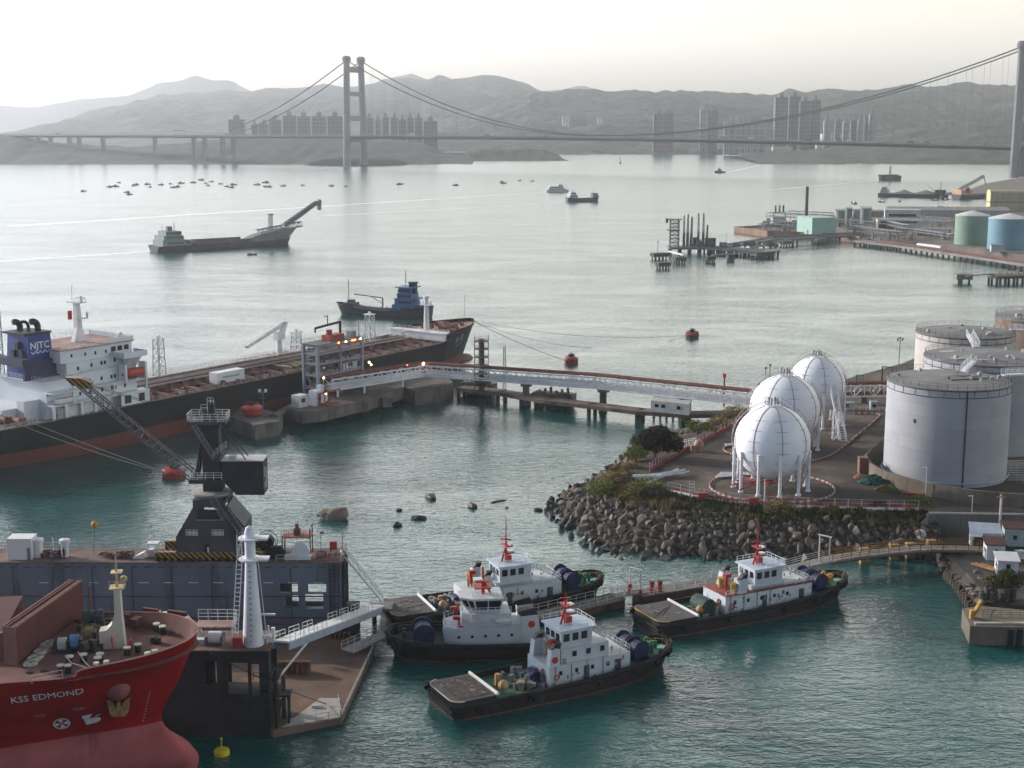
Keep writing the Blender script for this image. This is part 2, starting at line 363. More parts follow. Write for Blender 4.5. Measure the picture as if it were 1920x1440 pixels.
# ================================================================ hills
hm1 = M('hill_scrub', (.026, .036, .027), .95, ns=.02, amt=.75, stain=(.085, .08, .06), sa=.14, ss=.011, bump=1., bs=.03)
[setattr(n.inputs['Distance'], 'default_value', 22) for n in hm1.node_tree.nodes if n.type == 'BUMP']
def ridge(name, prof, yc, yb, ns=40, back=500, z0=0., rough=1., step=12, mat=None):
    """a hill range: crest read off the photograph's skyline, set at its own distance yc, foot at yb"""
    pr = [Vector((p[0], p[1], 0)) for p in prof]; xs = []
    x = pr[0].x
    while x <= pr[-1].x: xs.append(x); x += step
    def py(x):
        for i, (a, c) in enumerate(zip(pr, pr[1:])):
            if a.x <= x <= c.x:
                p = [pr[max(i - 1, 0)], a, c, pr[min(i + 2, len(pr) - 1)]]; t = (x - a.x) / (c.x - a.x)
                return a.y + (c.y - a.y) * (t * t * (3 - 2 * t) * .5 + t * .5)
        return pr[-1].y
    rows = []
    for k in range(ns + 6):
        v = k / ns; row = []
        for x in xs:
            top = A(x, py(x), yc)
            yy = yb + (yc - yb) * v
            X = top.x * (yb + (yc - yb) * min(v, 1)) / yc * .35 + top.x * .65
            s = min(v, 1.) ; sh = s ** 1.15 * (1.12 - .12 * s)
            z = z0 + (top.z - z0) * sh
            if v > 1: z = top.z - (top.z - z0) * ((v - 1) * ns / 6) ** 1.3 * .8
            if 0 < v < 1:
                n = noise.fractal((X / 260 + 7, yy / 200, yb / 1000), 1., 2.1, 5) ; g = math.sin(math.pi * v)
                z += n * g * (top.z - z0) * .20 * rough
            if 0 < v <= 1: z += rough * 5 * noise.noise((X / 22, yy / 30, 1.)) + rough * 3 * noise.noise((X / 45, yy / 45, 4.))
            row.append((X, yy, max(z, -.9) if k else -.9))
        rows.append(row)
    o = MB().grid(rows).build(name, mat or hm1, None, True); o['kind'] = 'structure'; return o
ridge('hills', [(-90, 190), (0, 198), (60, 202), (120, 192), (150, 186), (200, 183), (240, 180), (270, 168), (300, 155), (335, 152), (365, 141), (400, 151), (430, 150), (462, 167), (520, 200), (600, 205), (690, 160), (720, 148), (772, 138), (800, 148), (860, 165), (960, 160), (1000, 172), (1050, 168), (1093, 160), (1125, 170), (1200, 190), (1500, 190), (2000, 190)], 9600, 8600, 24, rough=.5)
ridge('hills', [(90, 250), (110, 243), (150, 228), (200, 205), (240, 195), (270, 190), (300, 176), (330, 178), (360, 173), (380, 175), (420, 169), (470, 172), (500, 165), (560, 165), (610, 158), (640, 163), (680, 160), (710, 154), (740, 147), (765, 145), (800, 152), (825, 139), (850, 149), (870, 146), (900, 141), (930, 141), (960, 148), (985, 155), (1010, 170), (1080, 180), (1200, 200)], 6800, 4300, 36)
ridge('hills', [(700, 255), (800, 232), (870, 215), (940, 190), (1000, 172), (1030, 172), (1060, 168), (1110, 166), (1150, 172), (1190, 169), (1230, 172), (1280, 170), (1330, 172), (1390, 174), (1420, 177), (1450, 176), (1480, 168), (1510, 172), (1555, 166), (1600, 169), (1640, 168), (1680, 161), (1710, 157), (1740, 163), (1775, 160), (1800, 154), (1850, 158), (1900, 160), (1990, 150), (2100, 160)], 4700, 3250, 44, step=6)
ridge('hills', [(1380, 288), (1480, 284), (1560, 276), (1640, 262), (1700, 250), (1760, 238), (1820, 228), (1880, 222), (1990, 215), (2100, 215)], 3000, 2560, 22, rough=.9, step=6, mat=M('shore_wood', (.028, .04, .028), .95, ns=.03, amt=.7, stain=(.09, .085, .06), sa=.1, ss=.015))
# the near island on the left, its low shore, the tower islet and the wooded headland
ridge('island', [(-120, 246), (-20, 250), (40, 254), (80, 264), (130, 268), (200, 273), (260, 274), (330, 270), (400, 262), (440, 258), (500, 257), (560, 258), (640, 260), (720, 262), (790, 268), (835, 284), (870, 290), (890, 297)], 2830, 2560, 16, z0=0, rough=.55, step=5, mat=M('island_wood', (.03, .04, .028), .95, ns=.03, amt=.4, stain=(.09, .085, .07), sa=.05, ss=.02))
wood = M('wooded_slope', (.028, .042, .026), .95, ns=.05, amt=.4)
ridge('headland', [(862, 299), (880, 284), (905, 279), (950, 280), (985, 279), (1020, 281), (1045, 288), (1058, 298), (1064, 303)], 2880, 2790, 12, rough=.6, step=3, mat=wood)
rk = M('shore_rock', (.03, .032, .026), .9, ns=.05, amt=.3)
c = W(668, 309); mb = MB(); rows = []
for i in range(49):
    t = 2 * math.pi * i / 48; row = []
    for k, (q, z) in enumerate(((1., -1), (.95, 4), (.78, 10), (.4, 14), (.01, 14))):
        n = 1 + .10 * noise.noise((math.cos(t) * 2, math.sin(t) * 2, k)); row.append((c.x + 92 * q * n * math.cos(t), c.y + 60 * q * n * math.sin(t), z + (1.5 * noise.noise((t * 3, k, 9)) if k else 0)))
    rows.append(row)
struct(mb.grid(rows).build('islet', rk, None, True))
# ================================================================ suspension bridge
cgrey = M('bridge_concrete', (.17, .17, .17), .8, ns=.03, amt=.12); csteel = M('bridge_steel', (.06, .063, .068), .6, ns=.02)
T1 = A(667, 312, 2467); T1.z = 4; T2 = A(1907, 330, 1960); T2.z = 4
ax = Vector((T1.x - T2.x, T1.y - T2.y, 0)); SPAN = ax.length; ax.normalize(); nx = Vector((-ax.y, ax.x, 0)); nx = nx if nx.y > 0 else -nx
Z1, Z2, ZD1, ZD2 = 174., 172., 51.5, 43.
br = T('suspension_bridge', 'long suspension bridge with two portal towers crossing the hazy strait', 'bridge', (0, 0, 0))
def bp_(s, off, z): p = T2 + ax * s + nx * off; return Vector((p.x, p.y, z))     # s metres from the near tower along the bridge
def zd(s): t = s / SPAN; return (ZD2 + (ZD1 - ZD2) * min(t, 1.) - max(t - 1, 0) * 3) + 6 * math.sin(math.pi * min(max(t, 0), 1)) * .6
HW = 21.
for s0, zt in ((0, Z2), (SPAN, Z1)):
    mb = MB()
    for sg in (-1, 1):
        a0, a1 = bp_(s0, sg * (HW + 5), 2), bp_(s0, sg * HW, zt)
        mb.tube(a0, a1, 6.6, 8, 5.2)
    for zz, hh_ in ((zt - 14, 9), (zt * .69, 7), (zt * .46, 8), (ZD1 - 7, 8)):
        mb.box(bp_(s0, 0, zz), (6, HW * 2, hh_), math.atan2(ax.y, ax.x))
    t = mb.build('tower', cgrey, br)
    cp = MB()
    for sg in (-1, 1): cp.lathe([(5.2, -6), (7.5, -1), (7.5, 3), (5, 6), (.1, 6.5)], 10, bp_(s0, sg * HW, zt + 2))
    cp.build('saddle', cgrey, t)
mb = MB(); th = math.atan2(ax.y, ax.x); rows = []
for k in range(61):
    s = -160 + (SPAN + 1180) * k / 60; z = zd(s); rows.append([bp_(s, o, z + dz) for o, dz in ((-17, 0), (-20, -2.2), (-12, -5.2), (12, -5.2), (20, -2.2), (17, 0))])
mb.grid(rows, closed=True).build('deck', csteel, br)
for sg in (-1, 1):
    mb = MB(); rows = []
    for k in range(61):
        s = -160 + (SPAN + 1180) * k / 60; rows.append([bp_(s, sg * 17, zd(s) + dz) for dz in (1.1, 1.9)])
    mb = MB()
    for r0, r1 in zip(rows, rows[1:]): mb.tube(r0[1], r1[1], .35, 4)
    mb.build('parapet', M('parapet', (.25, .26, .26), .6), br)
def cz(s):
    if 0 <= s <= SPAN:
        t = s / SPAN; low = zd(s * .5) + 3
        q = (s - SPAN * .58) / (SPAN * (.58 if s < SPAN * .58 else .42)); return 50 + 4 + ((Z2 if s < SPAN * .58 else Z1) + 1 - 54) * q * q
    if s > SPAN: t = (s - SPAN) / 250; return Z1 + 1 + (ZD1 + 6 - Z1) * t - 10 * math.sin(math.pi * t)
    t = -s / 250; return Z2 + 1 + (ZD2 - Z2) * t
for sg in (-1, 1):
    mb = MB(); pts = [bp_(SPAN * k / 60, sg * HW, cz(SPAN * k / 60)) for k in range(61)] + [bp_(SPAN + 250 * k / 10, sg * HW, cz(SPAN + 250 * k / 10)) for k in range(1, 11)]
    mb.path(pts, .95, 5); mb.path([bp_(-k * 25, sg * HW, cz(-k * 25)) for k in range(7)], .95, 5)
    mb.build('main_cable', csteel, br)
for sg in (-1, 1):
    for k in range(1, 46):
        s = SPAN * k / 46
        if cz(s) - zd(s) > 4: MB().tube(bp_(s, sg * HW, zd(s)), bp_(s, sg * HW, cz(s)), .16, 3).build('hanger', csteel, br)
for px, w in ((52, 4), (84, 4), (107, 4), (142, 4), (160, 3), (204, 4), (372, 5), (392, 5), (425, 5), (446, 6), (300, 4)):
    d = -(px - 960) / F; # where the bridge line crosses this column
    s = (T2.x + d * T2.y) / -(ax.x + d * ax.y); p = bp_(s, 0, 0); g = 4.
    MB().prism([(p.x - w * .55, p.y - 9), (p.x + w * .55, p.y - 9), (p.x + w * .55, p.y + 9), (p.x - w * .55, p.y + 9)], g - 6, zd(s) - 5.1).build('pier', cgrey, br)
gant = M('gantry_steel', (.2, .2, .21), .6)
for n, (px, ) in enumerate(((1075,), (1195,), (345,))):
    d = -(px - 960) / F; s = (T2.x + d * T2.y) / -(ax.x + d * ax.y); z = zd(s)
    t = T('road_gantry', ['overhead road sign gantry near the middle of the bridge deck', 'overhead road gantry where the cables dip lowest on the deck', 'overhead road gantry on the viaduct at far left'][n], 'gantry', bp_(s, 0, z), th, 'gantries over the bridge road')
    mb = MB(); mb.tube((0, -16, 0), (0, -16, 8), .5, 4).tube((0, 16, 0), (0, 16, 8), .5, 4).build('post', gant, t)
    MB().bx(-.8, .8, -16, 16, 7, 9).bx(-10, 10, -17, -16, 7, 7.7).build('sign_beam', gant, t)
random.seed(5)
vc = [(.30, .31, .32), (.08, .09, .1), (.25, .12, .08), (.5, .5, .5)]; spots = [(430, 2), (560, 1), (905, 2), (930, 0), (1170, 0), (1330, 1), (1345, 2), (1405, 0), (1500, 1), (1512, 2), (1560, 0), (1585, 0), (1640, 1), (1700, 0), (1722, 2), (1790, 1), (1840, 0), (1030, 1), (620, 1), (780, 0), (250, 1), (130, 2)]
for k, (px, kind) in enumerate(spots):
    d = -(px - 960) / F; s = (T2.x + d * T2.y) / -(ax.x + d * ax.y); L_ = (10, 5, 12)[kind]; hgt = (4, 1.8, 3.6)[kind]
    t = T('truck' if kind != 1 else 'car', None, ('truck', 'car', 'truck')[kind], bp_(s, -12 if k % 2 else 9, zd(s) + .02), th, 'vehicles crossing the bridge')
    t['label'] = ('tiny box truck driving along the suspension bridge', 'tiny car driving along the suspension bridge', 'tiny long lorry driving along the suspension bridge')[kind]
    MB().bx(-L_ / 2, L_ * .22, -1.25, 1.25, .9 if kind != 1 else .4, hgt).build('cargo_body' if kind != 1 else 'body', M('veh%d' % (k % 4), vc[k % 4], .5), t)
    MB().bx(L_ * .25, L_ / 2, -1.2, 1.2, .5, 2.8 if kind != 1 else 1.2).build('cab' if kind != 1 else 'bonnet', M('veh%d' % ((k + 1) % 4), vc[(k + 1) % 4], .5), t)
    mb = MB()
    for x in (-L_ * .35, L_ * .35):
        for y in (-1.2, 1.2): mb.tube((x, y - .15, .5), (x, y + .15, .5), .5, 8)
    mb.build('wheels', M('tyre', (.02, .02, .02), .9), t)
# ================================================================ apartment towers
def flats(px0, px1, pt, yy, mat, label, group, base=0., dp=None, cap=True, cat='apartment tower', wings=True, name='apartment_tower'):
    a, b_ = A(px0, pt, yy), A(px1, pt, yy); w = b_.x - a.x; z = a.z; dp = dp or w * .9; o = T(name, label, cat, ((a.x + b_.x) / 2, yy, base), 0, group); h = z - base
    mb = MB()
    if wings:
        mb.bx(-w * .5, -w * .14, -dp * .42, dp * .42, 0, h * .985).bx(w * .14, w * .5, -dp * .42, dp * .42, 0, h * .985).bx(-w * .3, w * .3, -dp * .5, dp * .5, 0, h * .97).bx(-w * .13, w * .13, -dp * .36, dp * .36, 0, h)
    else: mb.bx(-w * .5, w * .5, -dp * .5, dp * .5, 0, h)
    mb.build('facade', mat, o)
    if cap: MB().bx(-w * .2, w * .18, -dp * .2, dp * .2, h, h + 6).bx(-w * .08, w * .1, -dp * .1, dp * .12, h + 6, h + 9).build('roof_house', cgrey, o)
    return o
fa = brick_mat('flats_grey', (.15, .145, .14), (.05, .053, .056), 5.5, 8); fb = brick_mat('flats_warm', (.13, .11, .10), (.04, .04, .04), 6, 9); fc = brick_mat('flats_pale', (.32, .32, .31), (.10, .11, .12), 5, 14); fw = brick_mat('flats_white', (.62, .62, .6), (.2, .21, .22), 5, 4)
ordn = ['first', 'second', 'third', 'fourth', 'fifth', 'sixth', 'seventh', 'eighth', 'ninth', 'tenth', 'eleventh', 'twelfth', 'thirteenth']
g = 'apartment towers on the island behind the bridge'
for k, (x0, x1, t) in enumerate([(430, 458, 223), (472, 484, 232), (487, 503, 231), (506, 526, 224), (531, 554, 216), (558, 582, 217), (586, 611, 217), (615, 642, 217)]):
    flats(x0, x1, t, 3050 + 25 * (k % 3), fa, 'hazy grey apartment tower, %s from the left of those left of the bridge tower' % ordn[k], g, 2)
for k, (x0, x1, t) in enumerate([(684, 700, 220), (703, 714, 223), (717, 729, 219), (733, 746, 219), (748, 762, 223), (764, 776, 220), (778, 792, 220), (795, 820, 226)]):
    flats(x0, x1, t, 3050 + 30 * (k % 3), (fa, fc, fa, fa, fa, fa, fa, fb)[k], 'hazy grey apartment tower, %s to the right of the far bridge tower' % ordn[k], g, 2)
g = 'apartment towers under the wooded hills on the far shore'
for k, (x0, x1, t) in enumerate([(1225, 1243, 213), (1245, 1262, 211)]): flats(x0, x1, t, 3330, fb, ['brownish tower block, left one of the faint pair above the deck middle', 'brownish tower block, right one of the faint pair above the deck middle'][k], g, 2)
flats(1313, 1327, 204, 3300, fc, 'pale slim apartment tower standing left of its darker twin', g, 2); flats(1329, 1345, 207, 3300, fb, 'dark slim apartment tower standing right of its paler twin', g, 2)
for k in range(7): x = 1358 + 11.2 * k; flats(x, x + 10, (228, 227, 229, 229, 227, 229, 228)[k], 3180, fc, 'pale block with white ribs, %s from left in the seven-block row' % ordn[k], g, 2)
for k, (x0, x1, t) in enumerate([(1453, 1477, 181), (1479, 1500, 179), (1500, 1519, 188), (1520, 1538, 186)]): flats(x0, x1, t, 3230 + 30 * (k % 2), fb, 'tallest brown grey high-rise cluster, %s tower from the left' % ordn[k], g, 2)
for k, (x0, x1, t) in enumerate([(1545, 1557, 226), (1566, 1576, 224), (1581, 1591, 226), (1595, 1606, 225), (1609, 1619, 224), (1621, 1629, 216), (1630, 1641, 212)]): flats(x0, x1, t, 3060 + 20 * (k % 2), fc if k % 2 == 0 else fa, 'slim tower right of the tallest cluster, %s in that row' % ordn[k], g, 2)
g = 'low buildings along the far shore'
for x0, x1, t, bt, m_, lab in [(1530, 1554, 267, 287, fw, 'low white slab building with dark window bands below the bridge deck'), (1558, 1580, 277, 288, fw, 'smaller white block beside the white slab building'), (1448, 1485, 276, 290, M('cream_wall', (.5, .44, .32), .8), 'long low cream building on the far waterfront'), (1490, 1500, 280, 292, fw, 'small white house at the waterside right of the cream building'),
        (1540, 1575, 251, 258, fw, 'white low rise just above the bridge deck'), (1055, 1068, 219, 229, fw, 'white block alone high on the wooded slope'), (1072, 1100, 222, 228, fa, 'grey hillside houses right of the white block'), (1120, 1130, 221, 225, fw, 'tiny pale house further right on the slope'), (1825, 1845, 283, 293, fa, 'grey stepped building at the shore by the near tower'), (1770, 1790, 279, 286, fw, 'pale building on the green slope under the deck at right')]:
    yy = 3100 if bt > 262 else 3700
    if bt > 262: flats(x0, x1, t, yy, m_, lab, g, 1, 18, False, 'building', False, 'shore_building')
    else: flats(x0, x1, t, 3720 if x0 < 1200 else 3120, m_, lab, g, A(x0, bt + 8, 3720 if x0 < 1200 else 3120).z, 20, False, 'building', False, 'hillside_building')
t = T('beach_hotel', 'long pale terminal with a gabled hall on the island shore', 'building', A(820, 303, 2820), 0); t.location.z = 1
MB().bx(-40, 55, -8, 8, 0, 14).build('wall', M('pale_render', (.34, .33, .31), .8), t); MB().prismX([(-10, 14), (10, 14), (0, 24)], -42, -18).prismX([(-9, 14), (9, 14), (0, 16)], -18, 56).build('roof', M('pale_roof', (.3, .29, .28), .8), t)
# ================================================================ right near-tower foot
t = T('ground', None, None); bpy.data.objects.remove(t)
gl = M('dry_ground', (.13, .115, .095), .95, ns=.08, amt=.3, stain=(.06, .055, .05), sa=.3, ss=.05)
struct(MB().prism([tuple(W(1800, 368)[:2]), tuple(W(1840, 372)[:2]), tuple(W(1990, 378)[:2]), tuple(W(2100, 370)[:2]), tuple(W(2150, 330)[:2]), tuple(W(1960, 330)[:2]), tuple(W(1850, 350)[:2])], -1, 4).build('shore', gl))
# ================================================================ vessels out on the strait
def ship_rows(Ln, B, fb, dr=1.5, sheer=1.2, rake=.06, full=.78, stern=.8, aft=0.):
    h = B / 2
    st = [[(-Ln * .5, .01, -dr * .2), (-Ln * .5, h * stern * .6, -.1), (-Ln * .5, h * stern, fb + aft)],
          [(-Ln * .4, .01, -dr), (-Ln * .4, h * .9, -dr * .3), (-Ln * .4, h, fb + aft)],
          [(-Ln * .1, .01, -dr), (-Ln * .1, h, -dr * .3), (-Ln * .1, h, fb)],
          [(Ln * (full - .5) * .75, .01, -dr), (Ln * (full - .5) * .75, h * .97, -dr * .3), (Ln * (full - .5) * .75, h, fb + .1 * sheer)],
          [(Ln * .40, .01, -dr), (Ln * .40, h * .45, -dr * .3), (Ln * .42, h * .78, fb + .7 * sheer)],
          [(Ln * (.5 - rake), .01, -dr), (Ln * (.5 - rake * .7), .05, 0), (Ln * .5, .1, fb + sheer)]]
    return hull_rows(st, 4, 2)
dk = M('dark_hull', (.03, .033, .038), .55, ns=.15, amt=.3, stain=(.09, .05, .03), sa=.1, streak=True); rdk = M('rust_deck', (.13, .06, .045), .85, ns=.3, amt=.3)
wh = M('ship_white', (.62, .63, .63), .5, ns=.2, amt=.08, stain=(.28, .2, .14), sa=.02, streak=True); gl_ = M('dark_glass', (.015, .02, .025), .15); blk = M('black_iron', (.02, .02, .021), .6, amt=.3)
gsteel = M('grey_steel', (.13, .135, .14), .6, ns=.3, amt=.2, stain=(.14, .08, .05), sa=.1, streak=True)
# --- grey conveyor barge
p0, p1 = W(288, 472), W(545, 457); d = p1 - p0; Lb = d.length; a = math.atan2(d.y, d.x)
t = T('conveyor_barge', 'long low grey barge with raised boom and pale deckhouse at left end', 'barge', (p0 + p1) / 2, a)
rows = ship_rows(Lb, 17, 3.6, 1.5, 1.2, .03, .9, .95); hull_mb(rows).build('hull', M('barge_hull', (.03, .032, .034), .7, ns=.1, amt=.3), t, True); deck_mb(rows, .5).build('deck', gsteel, t)
hf = Lb / 2
mb = MB().bx(-hf + 3, -hf + 19, -7.5, 7.5, 3, 7).bx(-hf + 4, -hf + 17, -7, 7, 7, 9.6).bx(-hf + 6, -hf + 16, -6, 6, 9.6, 12.2); ho_ = mb.build('deckhouse', M('barge_house', (.16, .20, .185), .6, ns=.2, amt=.15), t)
mb = MB()
for z in (4.6, 8, 10.6):
    for k in range(6): mb.bx(-hf + 6 + 1.8 * k, -hf + 7 + 1.8 * k, -7.6 if z < 5 else (-7.1 if z < 9 else -6.1), -6, z, z + 1)
mb.build('window', gl_, t)
MB().bx(-hf + 9, -hf + 12, -1.5, 1.5, 12.2, 15).build('funnel', gsteel, t); MB().tube((-hf + 14, 0, 12), (-hf + 14, 0, 17), .2, 5).tube((-hf + 7, 2, 12), (-hf + 7, 2, 15.5), .15, 4).build('mast', blk, t)
MB().bx(-hf + 22, hf - 32, -8, -7.2, 3, 5.6).bx(-hf + 22, hf - 32, 7.2, 8, 3, 5.6).bx(-hf + 26, -hf + 27, -7.2, 7.2, 3, 5.4).build('hopper_coaming', M('barge_rust', (.10, .075, .06), .85, ns=.3, amt=.4), t)
MB().prismY([(hf - 36, 3), (hf - 26, 7), (hf - 6, 10.5), (hf + 2, 10.5), (hf - 2, 6), (hf - 10, 3)], -4.5, 4.5).build('boom_tower', gsteel, t)
mb = MB().lattice((hf - 24, 0, 8.5), (hf + 8, 0, 12.5), 3, 10, .35).lattice((hf - 4, 0, 12), (hf + 20, 0, 26), 2.6, 10, .35, 2.); mb.box((hf + 8, 0, 19), (28, 1.6, 1.2), 0, -.53); mb.build('conveyor_boom', gsteel, t)
MB().prismY([(hf + 17, 24), (hf + 22, 28), (hf + 23, 27), (hf + 22.5, 21), (hf + 20.5, 21), (hf + 20.5, 24)], -1.2, 1.2).build('chute', gsteel, t)
MB().lattice((hf - 14, 0, 9.5), (hf - 14, 0, 19), 2.2, 4, .2, 1.6).bx(hf - 15.4, hf - 12.6, -1.4, 1.4, 19, 20).build('gantry_post', gsteel, t)
# --- small boat below it
t = T('workboat', 'tiny dark open boat alone below the conveyor barge', 'boat', W(473, 478), R(8)); rows = ship_rows(6, 2, .7, .4, .5); hull_mb(rows).build('hull', dk, t, True); MB().bx(-2, -.6, -.6, .6, .3, 1.5).build('cabin', gsteel, t)
# --- blue bunker ship
p0, p1 = W(806, 597), W(632, 588); d = p1 - p0; Lb = d.length; a = math.atan2(d.y, d.x)
t = T('bunker_tanker', 'small dark bunker ship with blue wheelhouse behind the tanker bow', 'ship', (p0 + p1) / 2, a)
rows = ship_rows(Lb, 9, 2.6, 1.5, 2.2, .07, .8, .85, 1.8); hull_mb(rows).build('hull', M('bunker_hull', (.022, .024, .034), .55, band=[(.5, (.09, .03, .025))], amt=.25, stain=(.12, .08, .06), sa=.06, streak=True), t, True); deck_mb(rows, .7).build('deck', M('bunker_deck', (.055, .055, .06), .8, amt=.3), t)
hf = Lb / 2; bl = M('ship_blue', (.045, .12, .26), .5, ns=.3, amt=.2, stain=(.02, .03, .05), sa=.15, streak=True)
MB().bx(-hf + 5, -hf + 15, -4, 4, 3, 5.6).bx(-hf + 6, -hf + 14, -3.7, 3.7, 5.6, 8).bx(-hf + 6.5, -hf + 13, -3.4, 3.4, 8, 10.2).bx(-hf + 7, -hf + 12.3, -3.2, 3.2, 10.2, 12.4).bx(-hf + 5.5, -hf + 13.5, -4.2, 4.2, 12.4, 12.7).bx(-hf + 2, -hf + 6.2, -4, 4, 5.5, 5.8).bx(-hf + 3, -hf + 7, -4, 4, 8, 8.2).build('deckhouse', bl, t)
mb = MB()
for z, x0 in ((10.8, 7), (8.6, 6.5), (6.2, 6), (3.7, 5.4)):
    for k in range(4): mb.bx(-hf + x0 + .6 + 1.4 * k, -hf + x0 + 1.5 + 1.4 * k, 3.2 if z > 10 else 3.4 if z > 8 else 3.7, 3.45 if z > 10 else 3.5 if z > 8 else 4.05, z, z + .8)
for k in range(4): mb.bx(-hf + 12.2, -hf + 12.36, -2.8 + 1.5 * k, -1.8 + 1.5 * k, 10.8, 11.9)
mb.build('window', gl_, t)
MB().bx(-hf + 6, -hf + 8.6, -1.4, 1.4, 10, 14.2).bx(-hf + 5.6, -hf + 9, -1.6, 1.6, 14.2, 14.6).build('funnel', blk, t)
mb = MB().tube((-hf + 10.5, 0, 12), (-hf + 10.5, 0, 19), .14, 5)
for z in (14.5, 15.8, 17): mb.tube((-hf + 10.5, -1.4, z), (-hf + 10.5, 1.4, z), .08, 4)
mb.build('mast', blk, t); mb = MB().tube((hf - 5.5, 0, 4), (hf - 5.5, 0, 14), .16, 5).tube((hf - 5.5, -.8, 11), (hf - 5.5, .8, 11), .1, 4); mb.build('foremast', gsteel, t)
MB().tube((0, 0, 2), (0, 0, 7.5), .3, 6).tube((0, 0, 7.5), (13, 0, 8.5), .22, 5).tube((0, 0, 5), (5, 0, 7.8), .15, 5).build('hose_crane', gsteel, t)
mb = MB()
for k in range(6): y = -2.5 + k; mb.tube((-hf + 17, y, 2.9), (hf - 10, y, 2.9), .2, 5)
for k in range(7): mb.tube((-hf + 18 + 2.4 * k, -3.4, 3.2), (-hf + 18 + 2.4 * k, 3.4, 3.2), .16, 5)
mb.rail([(-hf + 16, 4.3, 2.6), (hf - 9, 4.2, 2.6)], 1, 2, .05); mb.rail([(-hf + 16, -4.3, 2.6), (hf - 9, -4.2, 2.6)], 1, 2, .05); mb.build('deck_pipework', gsteel, t)
MB().bx(hf - 9, hf - 4, -2.8, 2.8, 2.5, 5).bx(hf - 8, hf - 5.5, -1.2, 1.2, 5, 6.2).build('forecastle', M('bunker_fore', (.06, .07, .11), .6, amt=.3), t)
hull_rail(rows, .3, .5).build('fender', blk, t)
# --- ferry, cargo ship, small tug, squat ship
p = W(1046, 360); t = T('ferry', 'white multi-deck ferry heading right ahead of its long wake', 'ferry', p, R(5)); rows = ship_rows(26, 8, 2.2, 1, .8); hull_mb(rows).build('hull', M('ferry_hull', (.45, .46, .47), .5), t, True)
MB().bx(-11, 8, -3.6, 3.6, 2, 4.4).bx(-10, 5.5, -3.3, 3.3, 4.4, 6.4).bx(0, 5, -2.4, 2.4, 6.4, 8.4).build('deckhouse', wh, t); MB().bx(-10.5, 8.05, -3.65, 3.65, 3, 3.7).bx(-9, 5.55, -3.35, 3.35, 5, 5.8).bx(1, 5.05, -2.45, 2.45, 7.1, 7.8).build('window_band', gl_, t); MB().tube((1, 0, 8), (1, 0, 11), .12, 4).build('mast', blk, t)
p = W(1093, 378); t = T('coaster', 'small dark cargo ship with raised ends just right of the ferry', 'ship', p, R(18)); rows = ship_rows(34, 9, 3.4, 1, 2.4, .06, .8, .85, 1); hull_mb(rows).build('hull', dk, t, True); deck_mb(rows, .6).build('deck', gsteel, t)
MB().bx(-15, -7, -4, 4, 3.5, 7).bx(-14, -8.5, -3.5, 3.5, 7, 9.4).build('deckhouse', M('ship_grey', (.4, .41, .41), .6), t); MB().bx(-14.5, -6.95, -4.05, 4.05, 5.2, 6).bx(-13.5, -8.45, -3.55, 3.55, 7.9, 8.7).build('window_band', gl_, t)
MB().bx(9, 14.5, -3, 3, 3.8, 8.2).tube((11, 0, 8), (11, 0, 12), .2, 4).build('bow_ramp', gsteel, t); MB().tube((-11, 0, 9), (-11, 0, 13), .15, 4).build('mast', blk, t)
p = W(1350, 324); t = T('harbour_tug', 'tiny dark tug far out near the opposite shore', 'tug', p, R(170)); rows = ship_rows(17, 6, 2.2, 1, 1.2); hull_mb(rows).build('hull', dk, t, True); MB().bx(-3, 4, -2, 2, 2, 4.6).bx(-.5, 3, -1.5, 1.5, 4.6, 6.6).build('deckhouse', gsteel, t); MB().tube((0, 0, 6), (0, 0, 11), .2, 4).build('mast', blk, t)
p = W(1667, 338); t = T('patrol_ship', 'squat dark ship with lattice mast crossing right of the far towers', 'ship', p, R(185)); rows = ship_rows(30, 12, 6, 1, 2.); hull_mb(rows).build('hull', dk, t, True); MB().bx(-11, 10, -5, 5, 5, 7.6).build('deckhouse', gsteel, t); MB().bx(-9, 9, -5.06, 5.06, 6.2, 7).build('window_band', gl_, t); MB().lattice((-1, 0, 7), (-1, 0, 17), 2.2, 4, .25, 1.4).bx(-2, 0, -1, 1, 17, 18).build('mast', gsteel, t)
# --- barges at the far right
p0, p1 = W(1648, 368), W(1780, 371); d = p1 - p0; Lb = d.length; a = math.atan2(d.y, d.x); hf = Lb / 2
t = T('gravel_barge', 'long black barge heaped with gravel by the yellow warehouse', 'barge', (p0 + p1) / 2, a); rows = ship_rows(Lb, 16, 3.5, 1, .4, .03, .92, .95)
hull_mb(rows).build('hull', blk, t, True); deck_mb(rows, .3).build('deck', gsteel, t); MB().bx(-hf + 2, -hf + 10, -4, 4, 3.2, 7).bx(-hf + 3, -hf + 8, -3, 3, 7, 10).build('deckhouse', M('ship_grey2', (.28, .29, .3), .7), t)
mb = MB(); 
for cx, w_, h_ in ((-hf + 26, 12, 4.2), (-hf + 48, 15, 4.4), (-hf + 72, 12, 2.4)):
    mb.grid([[(cx + w_ * q * math.cos(u), 6.5 * q * math.sin(u), 3.3 + h_ * (1 - q) + .3 * noise.noise((u * 3, q * 4, cx))) for u in [2 * math.pi * j / 18 for j in range(19)]] for q in (1, .75, .5, .25, .02)])
mb.build('gravel_heap', M('gravel', (.17, .165, .155), .95, ns=.8, amt=.3), t, True); MB().bx(hf - 14, hf - 4, -4, 4, 3.2, 8).tube((hf - 9, 0, 8), (hf - 9, 0, 16), .3, 4).tube((hf - 14, 0, 6), (hf - 22, 0, 12), .3, 4).build('grab_gear', blk, t)
p0, p1 = W(1792, 373), W(1872, 370); d = p1 - p0; Lb = d.length; a = math.atan2(d.y, d.x); hf = Lb / 2
